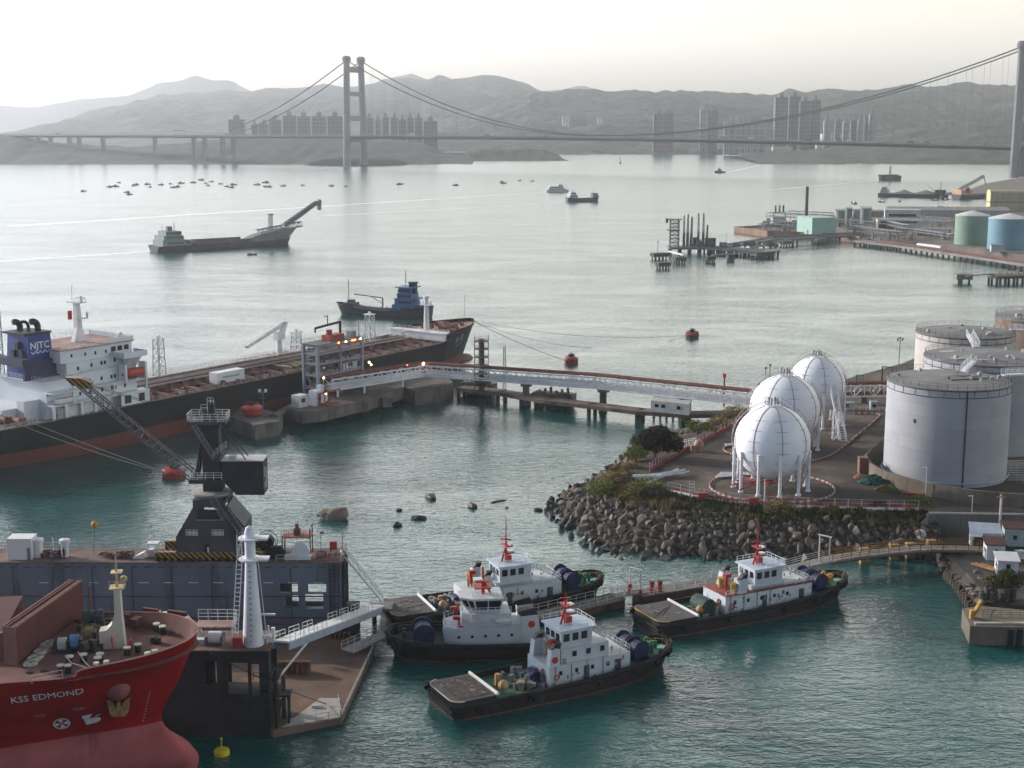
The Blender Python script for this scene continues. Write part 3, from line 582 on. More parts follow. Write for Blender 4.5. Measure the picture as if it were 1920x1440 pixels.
t = T('crane_barge', 'dark crane barge with pale hold and lowered boom beside the gravel barge', 'barge', (p0 + p1) / 2, a); rows = ship_rows(Lb, 15, 4.5, 1, .4, .03, .92, .95)
hull_mb(rows).build('hull', dk, t, True); deck_mb(rows, .3).build('deck', rdk, t); MB().bx(-hf + 1, -hf + 17, -6, 6, 4, 9).build('crane_house', M('pale_orange', (.5, .28, .18), .7, amt=.3), t); MB().tube((-hf + 10, -6.2, 8.5), (-hf + 10, -5.6, 8.5), 3.2, 14).build('drum', M('drum_red', (.28, .05, .04), .6), t)
MB().lattice((-hf + 4, 0, 9), (-hf + 38, 0, 22), 2.2, 9, .3).tube((-hf + 38, 0, 22), (-hf + 42, 0, 12), .5, 5).build('boom', gsteel, t)
# --- tiny craft
for x, y, lab in ((1668, 379, 'small dark mooring float left of the floats below the gravel barge'),):
    pass
random.seed(3)
fb_ = T('fishing_boat', 'small dark fishing boat in the scattered fleet on the bright water', 'boat', (0, 0, 0), 0, 'fishing boats scattered on the strait')
rows = ship_rows(11, 3.2, 1.1, .5, .9, .08, .75, .8); hull_mb(rows).build('hull', dk, fb_, True); MB().bx(-3.5, .5, -1.1, 1.1, .8, 2.9).build('cabin', gsteel, fb_); MB().tube((.9, 0, 1), (.9, 0, 4.6), .08, 4).build('mast', blk, fb_)
fl = [(157, 359), (205, 351), (211, 350), (218, 350), (223, 343), (238, 361), (243, 365), (250, 349), (254, 347), (277, 346), (281, 351), (302, 347), (320, 345), (324, 352), (331, 351), (340, 344), (362, 343), (377, 338), (386, 344), (390, 348), (396, 341), (414, 345), (425, 350), (434, 352), (438, 347), (482, 347), (498, 343), (497, 350), (503, 351), (531, 349), (568, 348), (621, 349), (648, 350), (750, 346), (854, 348), (940, 341), (944, 344), (974, 339), (998, 340)]
for k, (x, y) in enumerate(fl):
    o = fb_ if k == 0 else dup(fb_); o.location = W(x, y); o.rotation_euler = (0, 0, R(random.uniform(-25, 25) + (180 if k % 3 else 0))); s = random.uniform(.45, .85); o.scale = (s, s, s)
mo = T('sampan', 'little boat moored off the works near the yellow warehouse', 'boat', W(1601, 382), R(100), 'boats moored off the works'); hull_mb(rows).build('hull', dk, mo, True); MB().bx(-3, 0, -1, 1, .8, 2.6).build('cabin', wh, mo); MB().tube((1, 0, 1), (1, 0, 6), .1, 4).build('mast', blk, mo)
for x, y in ((1653, 379), (1687, 378), (1752, 376), (1771, 375)):
    o = dup(mo, W(x, y), R(random.uniform(0, 180))); o.scale = (.7, .7, .7)
t = T('yacht', 'white cabin boat with a slim mast beside the works roof', 'boat', W(1763, 392), R(10)); hull_mb(ship_rows(13, 4, 1.4, .5, .6)).build('hull', wh, t, True); MB().bx(-4, 2, -1.4, 1.4, 1.3, 3).build('cabin', wh, t); MB().bx(-3.5, 2.05, -1.45, 1.45, 1.9, 2.6).build('window_band', gl_, t); MB().tube((0, 0, 3), (0, 0, 13), .1, 4).build('mast', wh, t)
# --- navigation marker near the headland
t = T('beacon', 'tiny dark channel marker standing off the wooded headland', 'beacon', W(1163, 306), 0); MB().cyl(0, 0, -1, 1.5, 2.5, 10).build('base', blk, t); MB().tube((0, 0, 1.5), (0, 0, 8), .5, 5).sph((0, 0, 8.5), 1).build('post', blk, t)
# ================================================================ red mooring buoys
rb = M('buoy_red', (.42, .045, .02), .5, ns=.4, amt=.2, stain=(.12, .06, .04), sa=.15, streak=True); rbd = M('buoy_faded', (.22, .05, .035), .7, ns=.4, amt=.3, stain=(.06, .03, .02), sa=.3)
def buoy(px, py, lab, r, h, mat, tilt=(0, 0), z=0.):
    t = T('mooring_buoy', lab, 'buoy', W(px, py, z), R(30), 'red mooring buoys'); t.rotation_euler = (tilt[0], tilt[1], R(30))
    MB().lathe([(r * .8, -h * .3), (r * .97, 0), (r, h * .15), (r, h * .75), (r * .96, h * .85), (r * .6, h), (.01, h * 1.02)], 22).build('float', mat, t, auto=40)
    MB().torus((0, 0, h * .45), r * 1.02, r * .05, n=22, m=6).build('rubbing_band', blk, t, True)
    MB().cyl(0, 0, h, h + .5, .55, 8).bx(-1.1, 1.1, -.12, .12, h + .1, h + .9).torus((0, 0, h + 1), .4, .12, 'X', 12, 6).build('mooring_hook', blk, t)
    mb = MB(); mb.ring_rail((0, 0, h * .95), r * .7, .7, 7, .05, 1, .4); mb.build('handrail', mat, t); return t
buoy(1298, 632, 'faded rusty mooring buoy tilted on the water right of the taut line', 2.5, 2.1, rbd, (R(5), R(-8)))
buoy(1071, 681, 'red mooring buoy afloat beyond the pipe bridge, in the middle', 2.3, 2.2, M('buoy_deepred', (.28, .03, .02), .5, ns=.4, amt=.2, stain=(.06, .03, .03), sa=.2, streak=True))
buoy(325, 893, 'bright red mooring buoy afloat behind the crane jib', 2.6, 1.9, rb, (R(4), R(6)))
yb = M('buoy_yellow', (.50, .42, .02), .5, amt=.15); t = T('marker_buoy', 'flat yellow marker buoy floating in front of the red ship', 'buoy', W(416, 1414), 0)
MB().lathe([(.7, -.3), (1.0, 0), (1.0, .55), (.85, .7), (.01, .72)], 18).build('float', yb, t, auto=40); mb = MB().tube((0, 0, .7), (0, 0, 2), .07, 6).sph((0, 0, 2.1), .17, 8, 6); mb.build('topmark', yb, t)
# ================================================================ works on the far right shore
conc = M('concrete', (.19, .18, .165), .85, ns=.25, amt=.22, stain=(.10, .09, .075), sa=.2, streak=True, ss=.4, bump=.2, bs=1.5); cdark = M('wet_concrete', (.075, .07, .062), .8, ns=.3, amt=.4, stain=(.03, .03, .028), sa=.3)
pile = M('pile', (.055, .05, .045), .85, ns=.5, amt=.4); rustp = M('rusty_pipe', (.16, .065, .05), .75, ns=.4, amt=.3); wst = M('white_steel', (.60, .61, .61), .5, ns=.5, amt=.12, stain=(.3, .18, .12), sa=.06)
gp = M('works_ground', (.15, .13, .11), .95, ns=.05, amt=.35, stain=(.08, .075, .07), sa=.3, ss=.03)
Zw = 3.
edge = [W(*p, Zw) for p in ((1378, 428), (1450, 424), (1500, 416), (1560, 404), (1640, 398), (1760, 395), (1960, 390), (2200, 392), (2200, 500), (1960, 484), (1850, 468), (1740, 455), (1650, 449), (1612, 446), (1560, 441), (1500, 438), (1440, 436))]
struct(MB().prism([tuple(p[:2]) for p in edge], -1, Zw - .02).build('works_ground', gp))
t = T('sea_wall', 'rust-stained seawall around the works promontory', 'wall', (0, 0, 0)); mb = MB(); rim = [W(*p, Zw) for p in ((1500, 416), (1450, 424), (1378, 428), (1440, 436), (1500, 438), (1560, 441), (1612, 446))]
for a, b_ in zip(rim, rim[1:]): mb.box(((a + b_) / 2)[:2] + (1.4,), ((b_ - a).length + .5, 1.2, 5.6), math.atan2(b_.y - a.y, b_.x - a.x))
mb.build('wall', M('seawall', (.26, .16, .11), .9, ns=.08, amt=.3, stain=(.1, .08, .06), sa=.3, streak=True), t)
def pier(name, lab, pts, w, z, th_=1.2, step=9., prow=(-.4, .4), deck=conc, pm=pile, pr=.55, low=0., pz=-1.5):
    """a piled jetty along pts: deck slabs and rows of piles"""
    t = T(name, lab, 'jetty', (0, 0, 0)); mb = MB(); pl = []
    for a, b_ in zip(pts, pts[1:]):
        d = b_ - a; an = math.atan2(d.y, d.x); mb.box(((a + b_) / 2)[:2] + (z - th_ / 2,), (d.length + w * .15, w, th_), an); n = max(1, int(d.length / step)); u = d.normalized(); v = Vector((-u.y, u.x, 0))
        for k in range(n + 1):
            p = a.lerp(b_, k / n)
            for q in prow: pl.append(p + v * w * q)
    mb.build('deck', deck, t)
    if len(pl) <= 100:
        for p in pl: MB().tube((p.x, p.y, pz), (p.x, p.y, z - th_ + .02), pr, 7).build('pile', pm, t)
    else:
        mb = MB()
        for p in pl: mb.tube((p.x, p.y, pz), (p.x, p.y, z - th_ + .02), pr, 7)
        mb.build('pile', pm, t)['kind'] = 'stuff'
    return t
pj = pier('piled_wharf', 'long piled wharf with red pipes running below the green and blue tanks', [W(*p, 3.4) for p in ((1612, 450), (1690, 459), (1780, 472), (1870, 485), (1990, 503))], 9, 3.4, 1.4, 5, (-.45, .4), conc, pile, .6)
mb = MB()
for off, zz in ((0, .5), (1.2, .5), (2.4, .9), (3.5, .5)):
    pts = [W(*p, 3.4) + Vector((-.1 * off, off - 1, zz)) for p in ((1640, 452), (1690, 459), (1780, 472), (1870, 485), (1990, 503))]; mb.path(pts, .38, 6)
mb.build('wharf_pipe', rustp, pj); mb = MB()
for p, q in (((1722, 463), (1766, 469)),): 
    a, b_ = W(*p, 3.4), W(*q, 3.4); mb.box(((a + b_) / 2)[:2] + (4.6,), ((b_ - a).length, 2.5, 2.2), math.atan2(b_.y - a.y, b_.x - a.x))
mb.build('white_shelter', wst, pj)
def tank(name, lab, px0, px1, pbase, yy, z0, top, mat, roofm, cone=0., rail=True, seam=True, cat='storage tank'):
    cx = A((px0 + px1) / 2, pbase, yy); r = (px1 - px0) / 2 / PPM(yy, (z0 + top) / 2); t = T(name, lab, cat, (cx.x, yy, z0)); h = top - z0
    MB().lathe([(r, 0), (r, h * .25), (r, h * .5), (r, h * .75), (r, h - .01)], 56).build('shell', mat, t, auto=40)
    prof = [(r + .12, h - .35), (r + .18, h), (r * .97, h + .12), (r * .5, h + .15 + cone * .5), (.3, h + .2 + cone), (.01, h + .25 + cone)]
    MB().lathe(prof, 56).build('roof', roofm, t, auto=30)
    if rail: MB().ring_rail((0, 0, h + .1), r - .15, 1.1, 40, .045, 2).build('roof_railing', gsteel, t)
    return t, r, h
tw = M('tank_roof_white', (.55, .55, .54), .7, ns=.2, amt=.12, stain=(.3, .2, .15), sa=.15)
yy = W(1820, 461, Zw).y
tank('green_tank', 'pale green storage tank with white cone roof beside the blue tank', 1790, 1852, 455, yy + 11, Zw, 21.3, M('tank_green', (.18, .26, .195), .6, ns=.12, amt=.1, stain=(.1, .12, .09), sa=.06, streak=True, ss=.2), tw, 2.6, False)
tank('blue_tank', 'light blue storage tank with white cone roof at the right edge', 1852, 1926, 466, W(1885, 470, Zw).y + 12, Zw, 21.6, M('tank_blue', (.135, .265, .325), .6, ns=.12, amt=.1, stain=(.08, .12, .14), sa=.06, streak=True, ss=.2), tw, 2.6, False)
gt = M('tank_greygreen', (.20, .23, .21), .7, ns=.15, amt=.15, stain=(.12, .1, .08), sa=.15, streak=True)
for k, (a, b_, y) in enumerate([(1565, 1584, 421), (1584, 1597, 420), (1598, 1612, 421), (1612, 1633, 419)]):
    tank('slim_tank', 'grey green cylinder tank, %s from the left of the four-tank cluster' % ordn[k], a, b_, y, W(a, y, Zw).y + 4, Zw, 13 + k % 2, gt, gt, .3, True)
# pale green box building
a, b_ = W(1500, 439, Zw), W(1530, 440, Zw); g0_ = W(1530, 440.5, Zw); t = T('green_shed', 'plain mint green windowless box building behind the jetty root', 'building', g0_ + Vector((1.2, 7.5, 0)), R(18))
MB().bx(-6.5, 6.5, -6.5, 14, 0, 11.2).bx(6.5, 11.5, -6.5, 14, 0, 11.2).build('wall', M('mint', (.30, .45, .37), .7, ns=.1, amt=.06, stain=(.2, .28, .22), sa=.1, streak=True), t); MB().bx(-6.8, 11.8, -6.8, 14.3, 11.2, 11.5).build('roof', M('mint_roof', (.38, .46, .40), .7), t); MB().bx(-6.58, -6.5, -2, .5, 0, 3).build('door', gsteel, t)
# yellow barrel-roofed warehouse
a = A(1857, 395, W(1857, 396, Zw).y); t = T('yellow_warehouse', 'cream yellow warehouse with a barrel roof at right edge', 'warehouse', (a.x, a.y, Zw), R(-6)); u = 1 / PPM(a.y, 10)
wv = 33 * u; e1 = 40 * u; pr = [(-0, 0), (wv, 0), (wv, e1 * .82)] + [(wv * (.5 + .5 * math.cos(q)), e1 * .82 + wv * .2 * math.sin(q)) for q in [math.pi * k / 10 for k in range(1, 10)]] + [(0, e1 * .82)]
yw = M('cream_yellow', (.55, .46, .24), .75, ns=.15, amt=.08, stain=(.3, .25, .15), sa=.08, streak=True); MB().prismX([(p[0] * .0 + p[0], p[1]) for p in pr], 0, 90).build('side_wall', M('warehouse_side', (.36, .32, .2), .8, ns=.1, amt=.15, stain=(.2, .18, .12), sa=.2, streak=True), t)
mb = MB().prismY(pr, 0, .5); o = mb.build('gable_wall', yw, t); o.location = (-.3, 0, 0); o.rotation_euler = (0, 0, math.pi / 2)
o.location = (-.12, 0, 0)
MB().bx(-1.0, -.13, 0, wv, e1 * .40, e1 * .44).bx(0, 90, -.3, -.02, e1 * .40, e1 * .44).build('canopy_strip', gsteel, t)
# refinery buildings, roofs, pipework
def shed(name, lab, px, py, yy_off, w, d, h, rz, wm_, rm, ridge_=1.2, z=Zw):
    p = W(px, py, z); t = T(name, lab, 'building', (p.x, p.y + yy_off, z), rz); MB().bx(-w / 2, w / 2, -d / 2, d / 2, 0, h).build('wall', wm_, t)
    MB().prismX([(-d / 2 - .3, h), (d / 2 + .3, h), (0, h + ridge_)], -w / 2 - .3, w / 2 + .3).build('roof', rm, t); return t, w, d, h
lg = M('works_grey', (.33, .33, .31), .8, ns=.2, amt=.15, stain=(.2, .17, .14), sa=.2, streak=True); lr = M('works_roof', (.24, .235, .225), .8, ns=.15, amt=.2, stain=(.15, .12, .1), sa=.2); lw = M('works_pale', (.48, .48, .46), .75, ns=.2, amt=.12, stain=(.3, .25, .2), sa=.15, streak=True)
s_, w_, d_, h_ = shed('plant_building', 'pale two-storey plant building with dark open bay by the wharf', 1690, 432, 8, 30, 14, 7, R(-10), lw, lr, 1); MB().bx(-14, -3, -7.1, -6.9, .4, 4).build('open_bay', blk, s_); MB().bx(-13, 12, -7.06, -6.98, 5, 6.2).build('window_band', gl_, s_)
s_, w_, d_, h_ = shed('roof_block', 'white-topped upper block behind the two-storey plant building', 1700, 418, 14, 26, 9, 9, R(-10), lw, lw, .8); MB().bx(-10, 10, -4.58, -4.5, 4, 6).build('window_band', gl_, s_)
shed('long_shed', 'long low grey roofed shed stretching behind the pale plant building', 1790, 408, 24, 95, 22, 5, R(-4), lg, lr, 2.2)
shed('low_shed', 'low brownish flat shed between the slim tanks and the plant buildings', 1650, 409, 20, 34, 12, 4.5, R(-5), M('brown_shed', (.26, .19, .15), .85, amt=.25), lr, 1)
shed('gatehouse', 'small pale cabin beside the base of the tall dark chimney', 1461, 421, 3, 9, 7, 5.5, R(-8), lw, lr, .6)
shed('switch_room', 'little grey hut on the wharf in front of the blue tank', 1872, 473, 3, 7, 4, 4, R(-10), lw, lr, .5)
shed('pump_house', 'pale low building left of the green tank base', 1755, 441, 6, 22, 8, 4, R(-12), lw, lr, .8)
p = W(1477, 402, Zw); t = T('chimney', 'tall thin dark chimney standing at the works promontory', 'chimney', (p.x, W(1477, 414, Zw).y, Zw)); q = PPM(t.location.y, 10); MB().lathe([(1.5, 0), (1.25, 10), (1.15, 58 / q + 2), (1.3, 58 / q + 2.4), (.9, 58 / q + 2.5)], 14).build('stack', M('stack_dark', (.06, .055, .055), .7, amt=.2), t, auto=40); MB().bx(-2.4, 2.4, -2.4, 2.4, -.01, 2).build('plinth', conc, t)
random.seed(21)
pt = T('pipe_rack', 'tangle of grey pipe racks among the works buildings on the promontory', 'pipework', (0, 0, 0)); mb = MB()
def rack(p, q, h, n, r=.22):
    a, b_ = W(*p, Zw), W(*q, Zw); d = b_ - a; u = d.normalized(); v = Vector((-u.y, u.x, 0)); k = max(2, int(d.length / 7))
    for i in range(k + 1):
        c_ = a.lerp(b_, i / k)
        for sg in (-1, 1): mb.tube(c_ + v * sg * 2.4, c_ + v * sg * 2.4 + Vector((0, 0, h)), .22, 4)
        mb.tube(c_ - v * 2.6 + Vector((0, 0, h)), c_ + v * 2.6 + Vector((0, 0, h)), .2, 4); mb.tube(c_ - v * 2.6 + Vector((0, 0, h * .6)), c_ + v * 2.6 + Vector((0, 0, h * .6)), .18, 4)
    for j in range(n):
        o = v * (-2.2 + 4.4 * j / max(n - 1, 1)) + Vector((0, 0, h + .3)); mb.tube(a + o, b_ + o, r, 5); o.z = h * .6 + .3; mb.tube(a + o, b_ + o, r, 5)
for p, q, h, n in (((1440, 428), (1500, 432), 5, 5), ((1424, 431), (1495, 435), 4, 5), ((1560, 424), (1640, 430), 5, 6), ((1595, 438), (1690, 450), 5, 6), ((1640, 425), (1700, 440), 6, 4), ((1700, 424), (1786, 430), 5, 6), ((1705, 440), (1786, 452), 4, 6), ((1720, 418), (1786, 423), 5, 5), ((1480, 408), (1560, 412), 5, 4), ((1440, 414), (1500, 418), 6, 3)): rack(p, q, h, n)
mb.build('rack', gsteel, pt)
mb = MB()
for k in range(46):
    x = random.uniform(1430, 1780); y = random.uniform(426, 452) if x > 1600 else random.uniform(420, 434)
    if 1498 < x < 1565: continue
    p = W(x, y, Zw); h = random.uniform(1.5, 6); w = random.uniform(.8, 2.4)
    if random.random() < .5: mb.cyl(p.x, p.y, Zw, Zw + h, w * .6, 9)
    else: mb.box((p.x, p.y, Zw + h / 2), (w * 1.6, w, h), random.random())
mb.build('process_vessels', M('works_mix', (.24, .235, .23), .75, ns=.12, amt=.5, stain=(.12, .07, .05), sa=.3, ss=.2), pt)['kind'] = 'stuff'
t = T('vent_stacks', 'three short dark vent stacks on a pale frame left of the chimney', 'vent', W(1461, 412, Zw)); mb = MB()
for k in range(3): mb.cyl(-3 + 3 * k, 0, 6, 11, .7, 8)
mb.build('stack', blk, t); MB().bx(-5, 5, -2, 2, 0, .5).bx(-5, 5, -2, 2, 5.6, 6).tube((-4.5, -1.5, 0), (-4.5, -1.5, 6), .3, 4).tube((4.5, -1.5, 0), (4.5, -1.5, 6), .3, 4).tube((-4.5, 1.5, 0), (-4.5, 1.5, 6), .3, 4).tube((4.5, 1.5, 0), (4.5, 1.5, 6), .3, 4).build('frame', gsteel, t)
# ---------------- far loading jetty
J = 4.
t = pier('loading_jetty', 'grey loading jetty with arms and dolphins reaching out from the works', [W(*p, J) for p in ((1256, 462), (1330, 462), (1450, 470))], 13, J, 1.4, 5, (-.42, 0, .42), conc, pile, .6)
t2 = pier('jetty_trestle', 'grey pipe trestle on clustered piles linking loading jetty and works', [W(*p, J) for p in ((1352, 464), (1450, 448), (1610, 440))], 5, J, 1., 16, (-.4, .4), gsteel, pile, .6)
mb = MB()
for off in (-1.6, -.6, .4, 1.4):
    mb.path([W(*p, J) + Vector((0, off * 1.6, 1.2)) for p in ((1352, 464), (1450, 448), (1610, 440))], .42, 6); mb.path([W(*p, J) + Vector((0, off * 1.6, 1.2)) for p in ((1410, 468), (1480, 452), (1610, 444))], .42, 6)
mb.build('trestle_pipe', gsteel, t2)
for n, (p, q) in enumerate((((1236, 486), 4.6), ((1243, 504), 3.6), ((1274, 494), 3.4), ((1332, 492), 2.7), ((1370, 489), 2.), ((1430, 484), 6.), ((1475, 462), 4.), ((1538, 458), 4.))):
    c_ = W(*p, 0); dl = T('dolphin', ['leftmost round topped dolphin with a light post off the loading jetty', 'lowest dolphin nearest the viewer off the loading jetty tip', 'dolphin joined to the jetty head by a sloping gangway', 'square dolphin fourth from left under the jetty walkway', 'smallest dolphin midway along the thin jetty walkway', 'large dark platform at right end of the jetty walkway', 'pile cluster under the first bend of the trestle', 'pile cluster under the trestle near the mint green shed'][n], 'dolphin', c_, R(20), 'dolphins off the loading jetty')
    MB().bx(-q, q, -q * .6, q * .6, 1.6, 3.6).build('cap', cdark if n < 6 else conc, dl); mb = MB()
    for x in (-.75, -.25, .25, .75):
        for y in (-.4, .4): mb.tube((x * q, y * q, -1.5), (x * q, y * q, 1.62), .4, 6)
    mb.build('piles', pile, dl)
    if n == 0: MB().tube((-1, 0, 3.6), (-1, 0, 10), .18, 5).sph((-1, 0, 10.2), .5, 8, 6).build('light_post', gsteel, dl)
wk = T('jetty_walkway', 'thin pale walkway linking the small dolphins below the loading jetty', 'walkway', (0, 0, 0)); a, b_ = W(1335, 480, 3.7), W(1440, 474, 3.7); MB().box(((a + b_) / 2)[:2] + (4.2,), ((b_ - a).length, 1.3, .6), math.atan2(b_.y - a.y, b_.x - a.x)).build('span', gsteel, wk); mb = MB().rail([a + Vector((0, -.6, .8)), b_ + Vector((0, -.6, .8))], 1.1, 3, .07); mb.build('railing', gsteel, wk)
gw = T('jetty_gangway', 'pale sloping gangway down to the nearest loading jetty dolphins', 'gangway', (0, 0, 0)); a, b_ = W(1255, 472, 4.4), W(1281, 480, 4); MB().box(((a + b_) / 2)[:2] + (4.6,), ((b_ - a).length + 2, 1.4, .7), math.atan2(b_.y - a.y, b_.x - a.x)).build('span', wst, gw)
hd = W(1264, 462, J); t = T('loading_tower', 'lattice loading tower with upright arms on the jetty head', 'tower', hd, 0); u = 1 / PPM(hd.y, 10)
MB().lattice((0, 0, 0), (0, 0, 50 * u), 5, 7, .32).bx(-4, 4, -4, 4, 50 * u, 50 * u + .4).bx(-4.5, 3, -4, 4, 30 * u, 30 * u + .4).bx(-5.5, -4, -1, 1, 44 * u, 46 * u + 2).build('frame', gsteel, t)
for k, (dx, hh_) in enumerate(((8, 58), (11, 60), (14, 55), (20, 62), (24, 62), (27, 40))):
    la = T('marine_loader', 'slim grey loading arm, %s from the left beside the lattice tower' % ordn[k], 'loading arm', hd + Vector((dx * .72, 0, 0)), 0, 'loading arms on the far jetty'); MB().tube((0, 0, 0), (0, 0, hh_ * u * .45), .6, 7).build('riser', gsteel, la); MB().lattice((0, -.6, .2), (.2 * (k % 3), 0, hh_ * u), 1.3, 7, .17, .5).box((.2, .4, hh_ * u * .38), (1.4, 1, 2)).build('arm', gsteel, la)
jt = T('jetty_manifold', 'dark pipe manifold and cabins crowded on the loading jetty', 'pipework', hd + Vector((28, 2, 0)), 0); mb = MB()
for k in range(30): x = random.uniform(-16, 34); y = random.uniform(-4, 4); h = random.uniform(.8, 3.4) * (1.6 if x < 0 else 1); mb.box((x, y, h / 2), (random.uniform(1, 5), random.uniform(.6, 2), h))
mb.build('equipment', M('jetty_dark', (.11, .11, .115), .7, ns=.3, amt=.4), jt); mb = MB()
for x in (4, 14, 24, 33): mb.tube((x, 2, 0), (x, 2, 9), .1, 4)
mb.build('lamp_mast', gsteel, jt)
# right-hand dolphins
c_ = W(1805, 530); dl = T('dolphin', 'lone square dolphin with walkway near the right edge', 'dolphin', c_, 0); MB().bx(-4, 4, -3, 3, 1.8, 4.4).build('cap', conc, dl); MB().tube((-2.5, -2, -1), (-2.5, -2, 1.8), .6, 6).tube((2.5, -2, -1), (2.5, -2, 1.8), .6, 6).tube((0, 2, -1), (0, 2, 1.8), .6, 6).build('piles', pile, dl); MB().tube((0, 0, 4.4), (0, 0, 9), .14, 5).build('light_post', gsteel, dl)
w3 = T('dolphin_walkway', 'thin dark walkway from the lone dolphin to the right-hand pier', 'walkway', (0, 0, 0)); a, b_ = W(1812, 518, 4.6), W(1862, 513, 4.6); MB().box(((a + b_) / 2)[:2] + (4.6,), ((b_ - a).length, 1.2, .5), math.atan2(b_.y - a.y, b_.x - a.x)).build('span', gsteel, w3)
pj2 = pier('berth_pier', 'dark piled berth pier with pink pipe ends cut off at right edge', [W(*p, 4) for p in ((1862, 516), (1990, 514))], 10, 4, 1.3, 4, (-.42, .1, .42), cdark, pile, .6); mb = MB()
for k in range(14): p = W(1866 + 6 * k, 514, 4); mb.tube((p.x, p.y - 2 + (k % 3), 4), (p.x, p.y - 2 + (k % 3), 5 + (k % 4) * .5), .4, 6)
mb.build('pipe_ends', M('pink_pipe', (.35, .18, .15), .7), pj2)
# ================================================================ the moored product tanker
TH = R(54); TO = Vector((-13.5, 483.5, 0)); tu = Vector((math.cos(TH), math.sin(TH), 0)); tn = Vector((-tu.y, tu.x, 0))
def TL(x, y, z): return TO + tu * x + tn * y + Vector((0, 0, z))
tk = T('tanker', 'long dark-hulled tanker with red deck and blue funnel at the jetty', 'ship', TO, TH)
hm = M('tanker_hull', (.013, .0135, .016), .5, spec=.1, ns=.06, amt=.25, band=[(3.6, (.12, .035, .028))], stain=(.07, .055, .05), sa=.08, streak=True, ss=.12)
st = [[(-198, .05, -3), (-201, 1, -.5), (-205, 6.5, 3), (-206, 10.5, 10)], [(-190, .05, -6), (-190, 3.5, -3), (-191, 8, 1), (-191, 12, 10)], [(-166, .05, -6), (-166, 10, -5), (-166, 12, 0), (-166, 12.5, 10)],
      [(-110, .05, -6), (-110, 12, -5.5), (-110, 12.5, 0), (-110, 12.5, 10)], [(-52, .05, -6), (-52, 12, -5.5), (-52, 12.4, 0), (-52, 12.5, 10)], [(-31, .05, -6), (-31, 8.5, -5.5), (-31, 10, 0), (-29.5, 12.0, 10.3)], [(-28, .05, -6), (-28, 7.6, -5.5), (-28, 9.2, 0), (-26.5, 11.6, 12.8)],
      [(-17, .05, -6), (-17, 3.6, -5), (-16, 5, 0), (-14, 8.9, 13)], [(-9.5, .05, -6), (-9, 1.2, -4), (-9, 1.8, 0), (-5.5, 5, 13.2)], [(-7, .02, -6), (-6.6, .02, -4), (-6, .03, 0), (0, .5, 13.5)]]
TR = hull_rows(st, 5, 5); hull_mb(TR).build('hull', hm, tk, auto=50)
MB().sph((0, 0, 0), 1, 16, 12).build('bulbous_bow', M('boot_red', (.13, .06, .055), .6, ns=.3, amt=.25), tk, True).matrix_local = Matrix.Translation((-5, 0, -.6)) @ Matrix.Diagonal((5.2, 2., 2.6, 1))
rd = M('tanker_deck_red', (.065, .016, .014), .8, ns=.2, amt=.3, stain=(.2, .13, .11), sa=.1, ss=.2); rdl = M('deck_girder_red', (.24, .125, .11), .7, ns=.3, amt=.2); pinkd = M('worn_pink_deck', (.34, .22, .19), .85, ns=.3, amt=.25, stain=(.16, .08, .06), sa=.2)
i30 = 5 * 5 + 3
deck_mb(TR, .35, .05, 0, i30).build('main_deck', rd, tk); deck_mb(TR, .9, .1, i30 + 2, None).build('forecastle_deck', pinkd, tk)
hull_rail(TR, .18, .3, 0, i30 - 1).build('gunwale', M('gunwale', (.2, .17, .15), .8, ns=.5, amt=.4), tk)
fw_ = MB().bx(-29, -28, -11.2, 11.2, 9.6, 12.4); fw_.bx(-29.3, -26, -11.3, 11.3, 12.25, 12.6); fw_.build('forecastle_front', wst, tk)
MB().rail([(-27, -11.2, 12.5), (-27, 11.2, 12.5)], 1.1, 2, .05).build('forecastle_railing', wst, tk)
mb = MB()
for k in range(23):
    x = -147 + 5 * k; mb.bx(x - .17, x + .17, -11.6, 11.6, 9.7, 10.75)
mb.build('deck_girders', rdl, tk); mb = MB()
for y in (-9.6, -6.2, 5.5, 8.6): mb.bx(-148, -31, y - .12, y + .12, 9.7, 10.2)
mb.build('deck_stringers', rd, tk)
mb = MB(); mpale = MB()
for k, y in enumerate((-3.2, -2.4, -1.6, -.8, .2, 1.0, 2.0, 2.8)): (mpale if k in (0, 3, 5) else mb).tube((-148, y, 11.7 + .25 * (k % 2)), (-36 - 5 * (k % 3), y, 11.7 + .25 * (k % 2)), .27, 6)
for k in range(28): mb.bx(-147 + 4.1 * k, -146.7 + 4.1 * k, -3.8, 3.4, 9.7, 11.5)
mpale.build('pale_deck_pipes', M('pale_pipe', (.36, .31, .29), .6, ns=.5, amt=.2), tk); mb.build('deck_pipes', M('deck_pipe', (.14, .07, .062), .6, ns=.4, amt=.35), tk)
mb = MB().bx(-150, -30, 3.7, 5, 12.2, 12.35); mb.rail([(-150, 3.7, 12.3), (-30, 3.7, 12.3)], 1.1, 3, .05); mb.rail([(-150, 5, 12.3), (-30, 5, 12.3)], 1.1, 3, .05)
for k in range(20): mb.bx(-149 + 6.2 * k, -148.8 + 6.2 * k, 3.8, 4.9, 9.7, 12.2)
mb.build('catwalk', M('catwalk_pale', (.45, .41, .4), .6, ns=.4, amt=.2), tk)
mb = MB(); mb.rail([(-148, -12.2, 9.9), (-31, -12.2, 9.9)], 1.05, 3, .05); mb.rail([(-148, 12.2, 9.9), (-31, 12.2, 9.9)], 1.05, 3, .05); mb.build('deck_railing', M('rail_pink', (.4, .33, .31), .6), tk)
random.seed(8); mb = MB()
for k in range(40):
    x = random.uniform(-146, -33); y = random.choice((-1, 1)) * random.uniform(4.5, 11); mb.cyl(x, y, 9.7, 9.7 + random.uniform(.5, 1.6), random.uniform(.25, .7), 8)
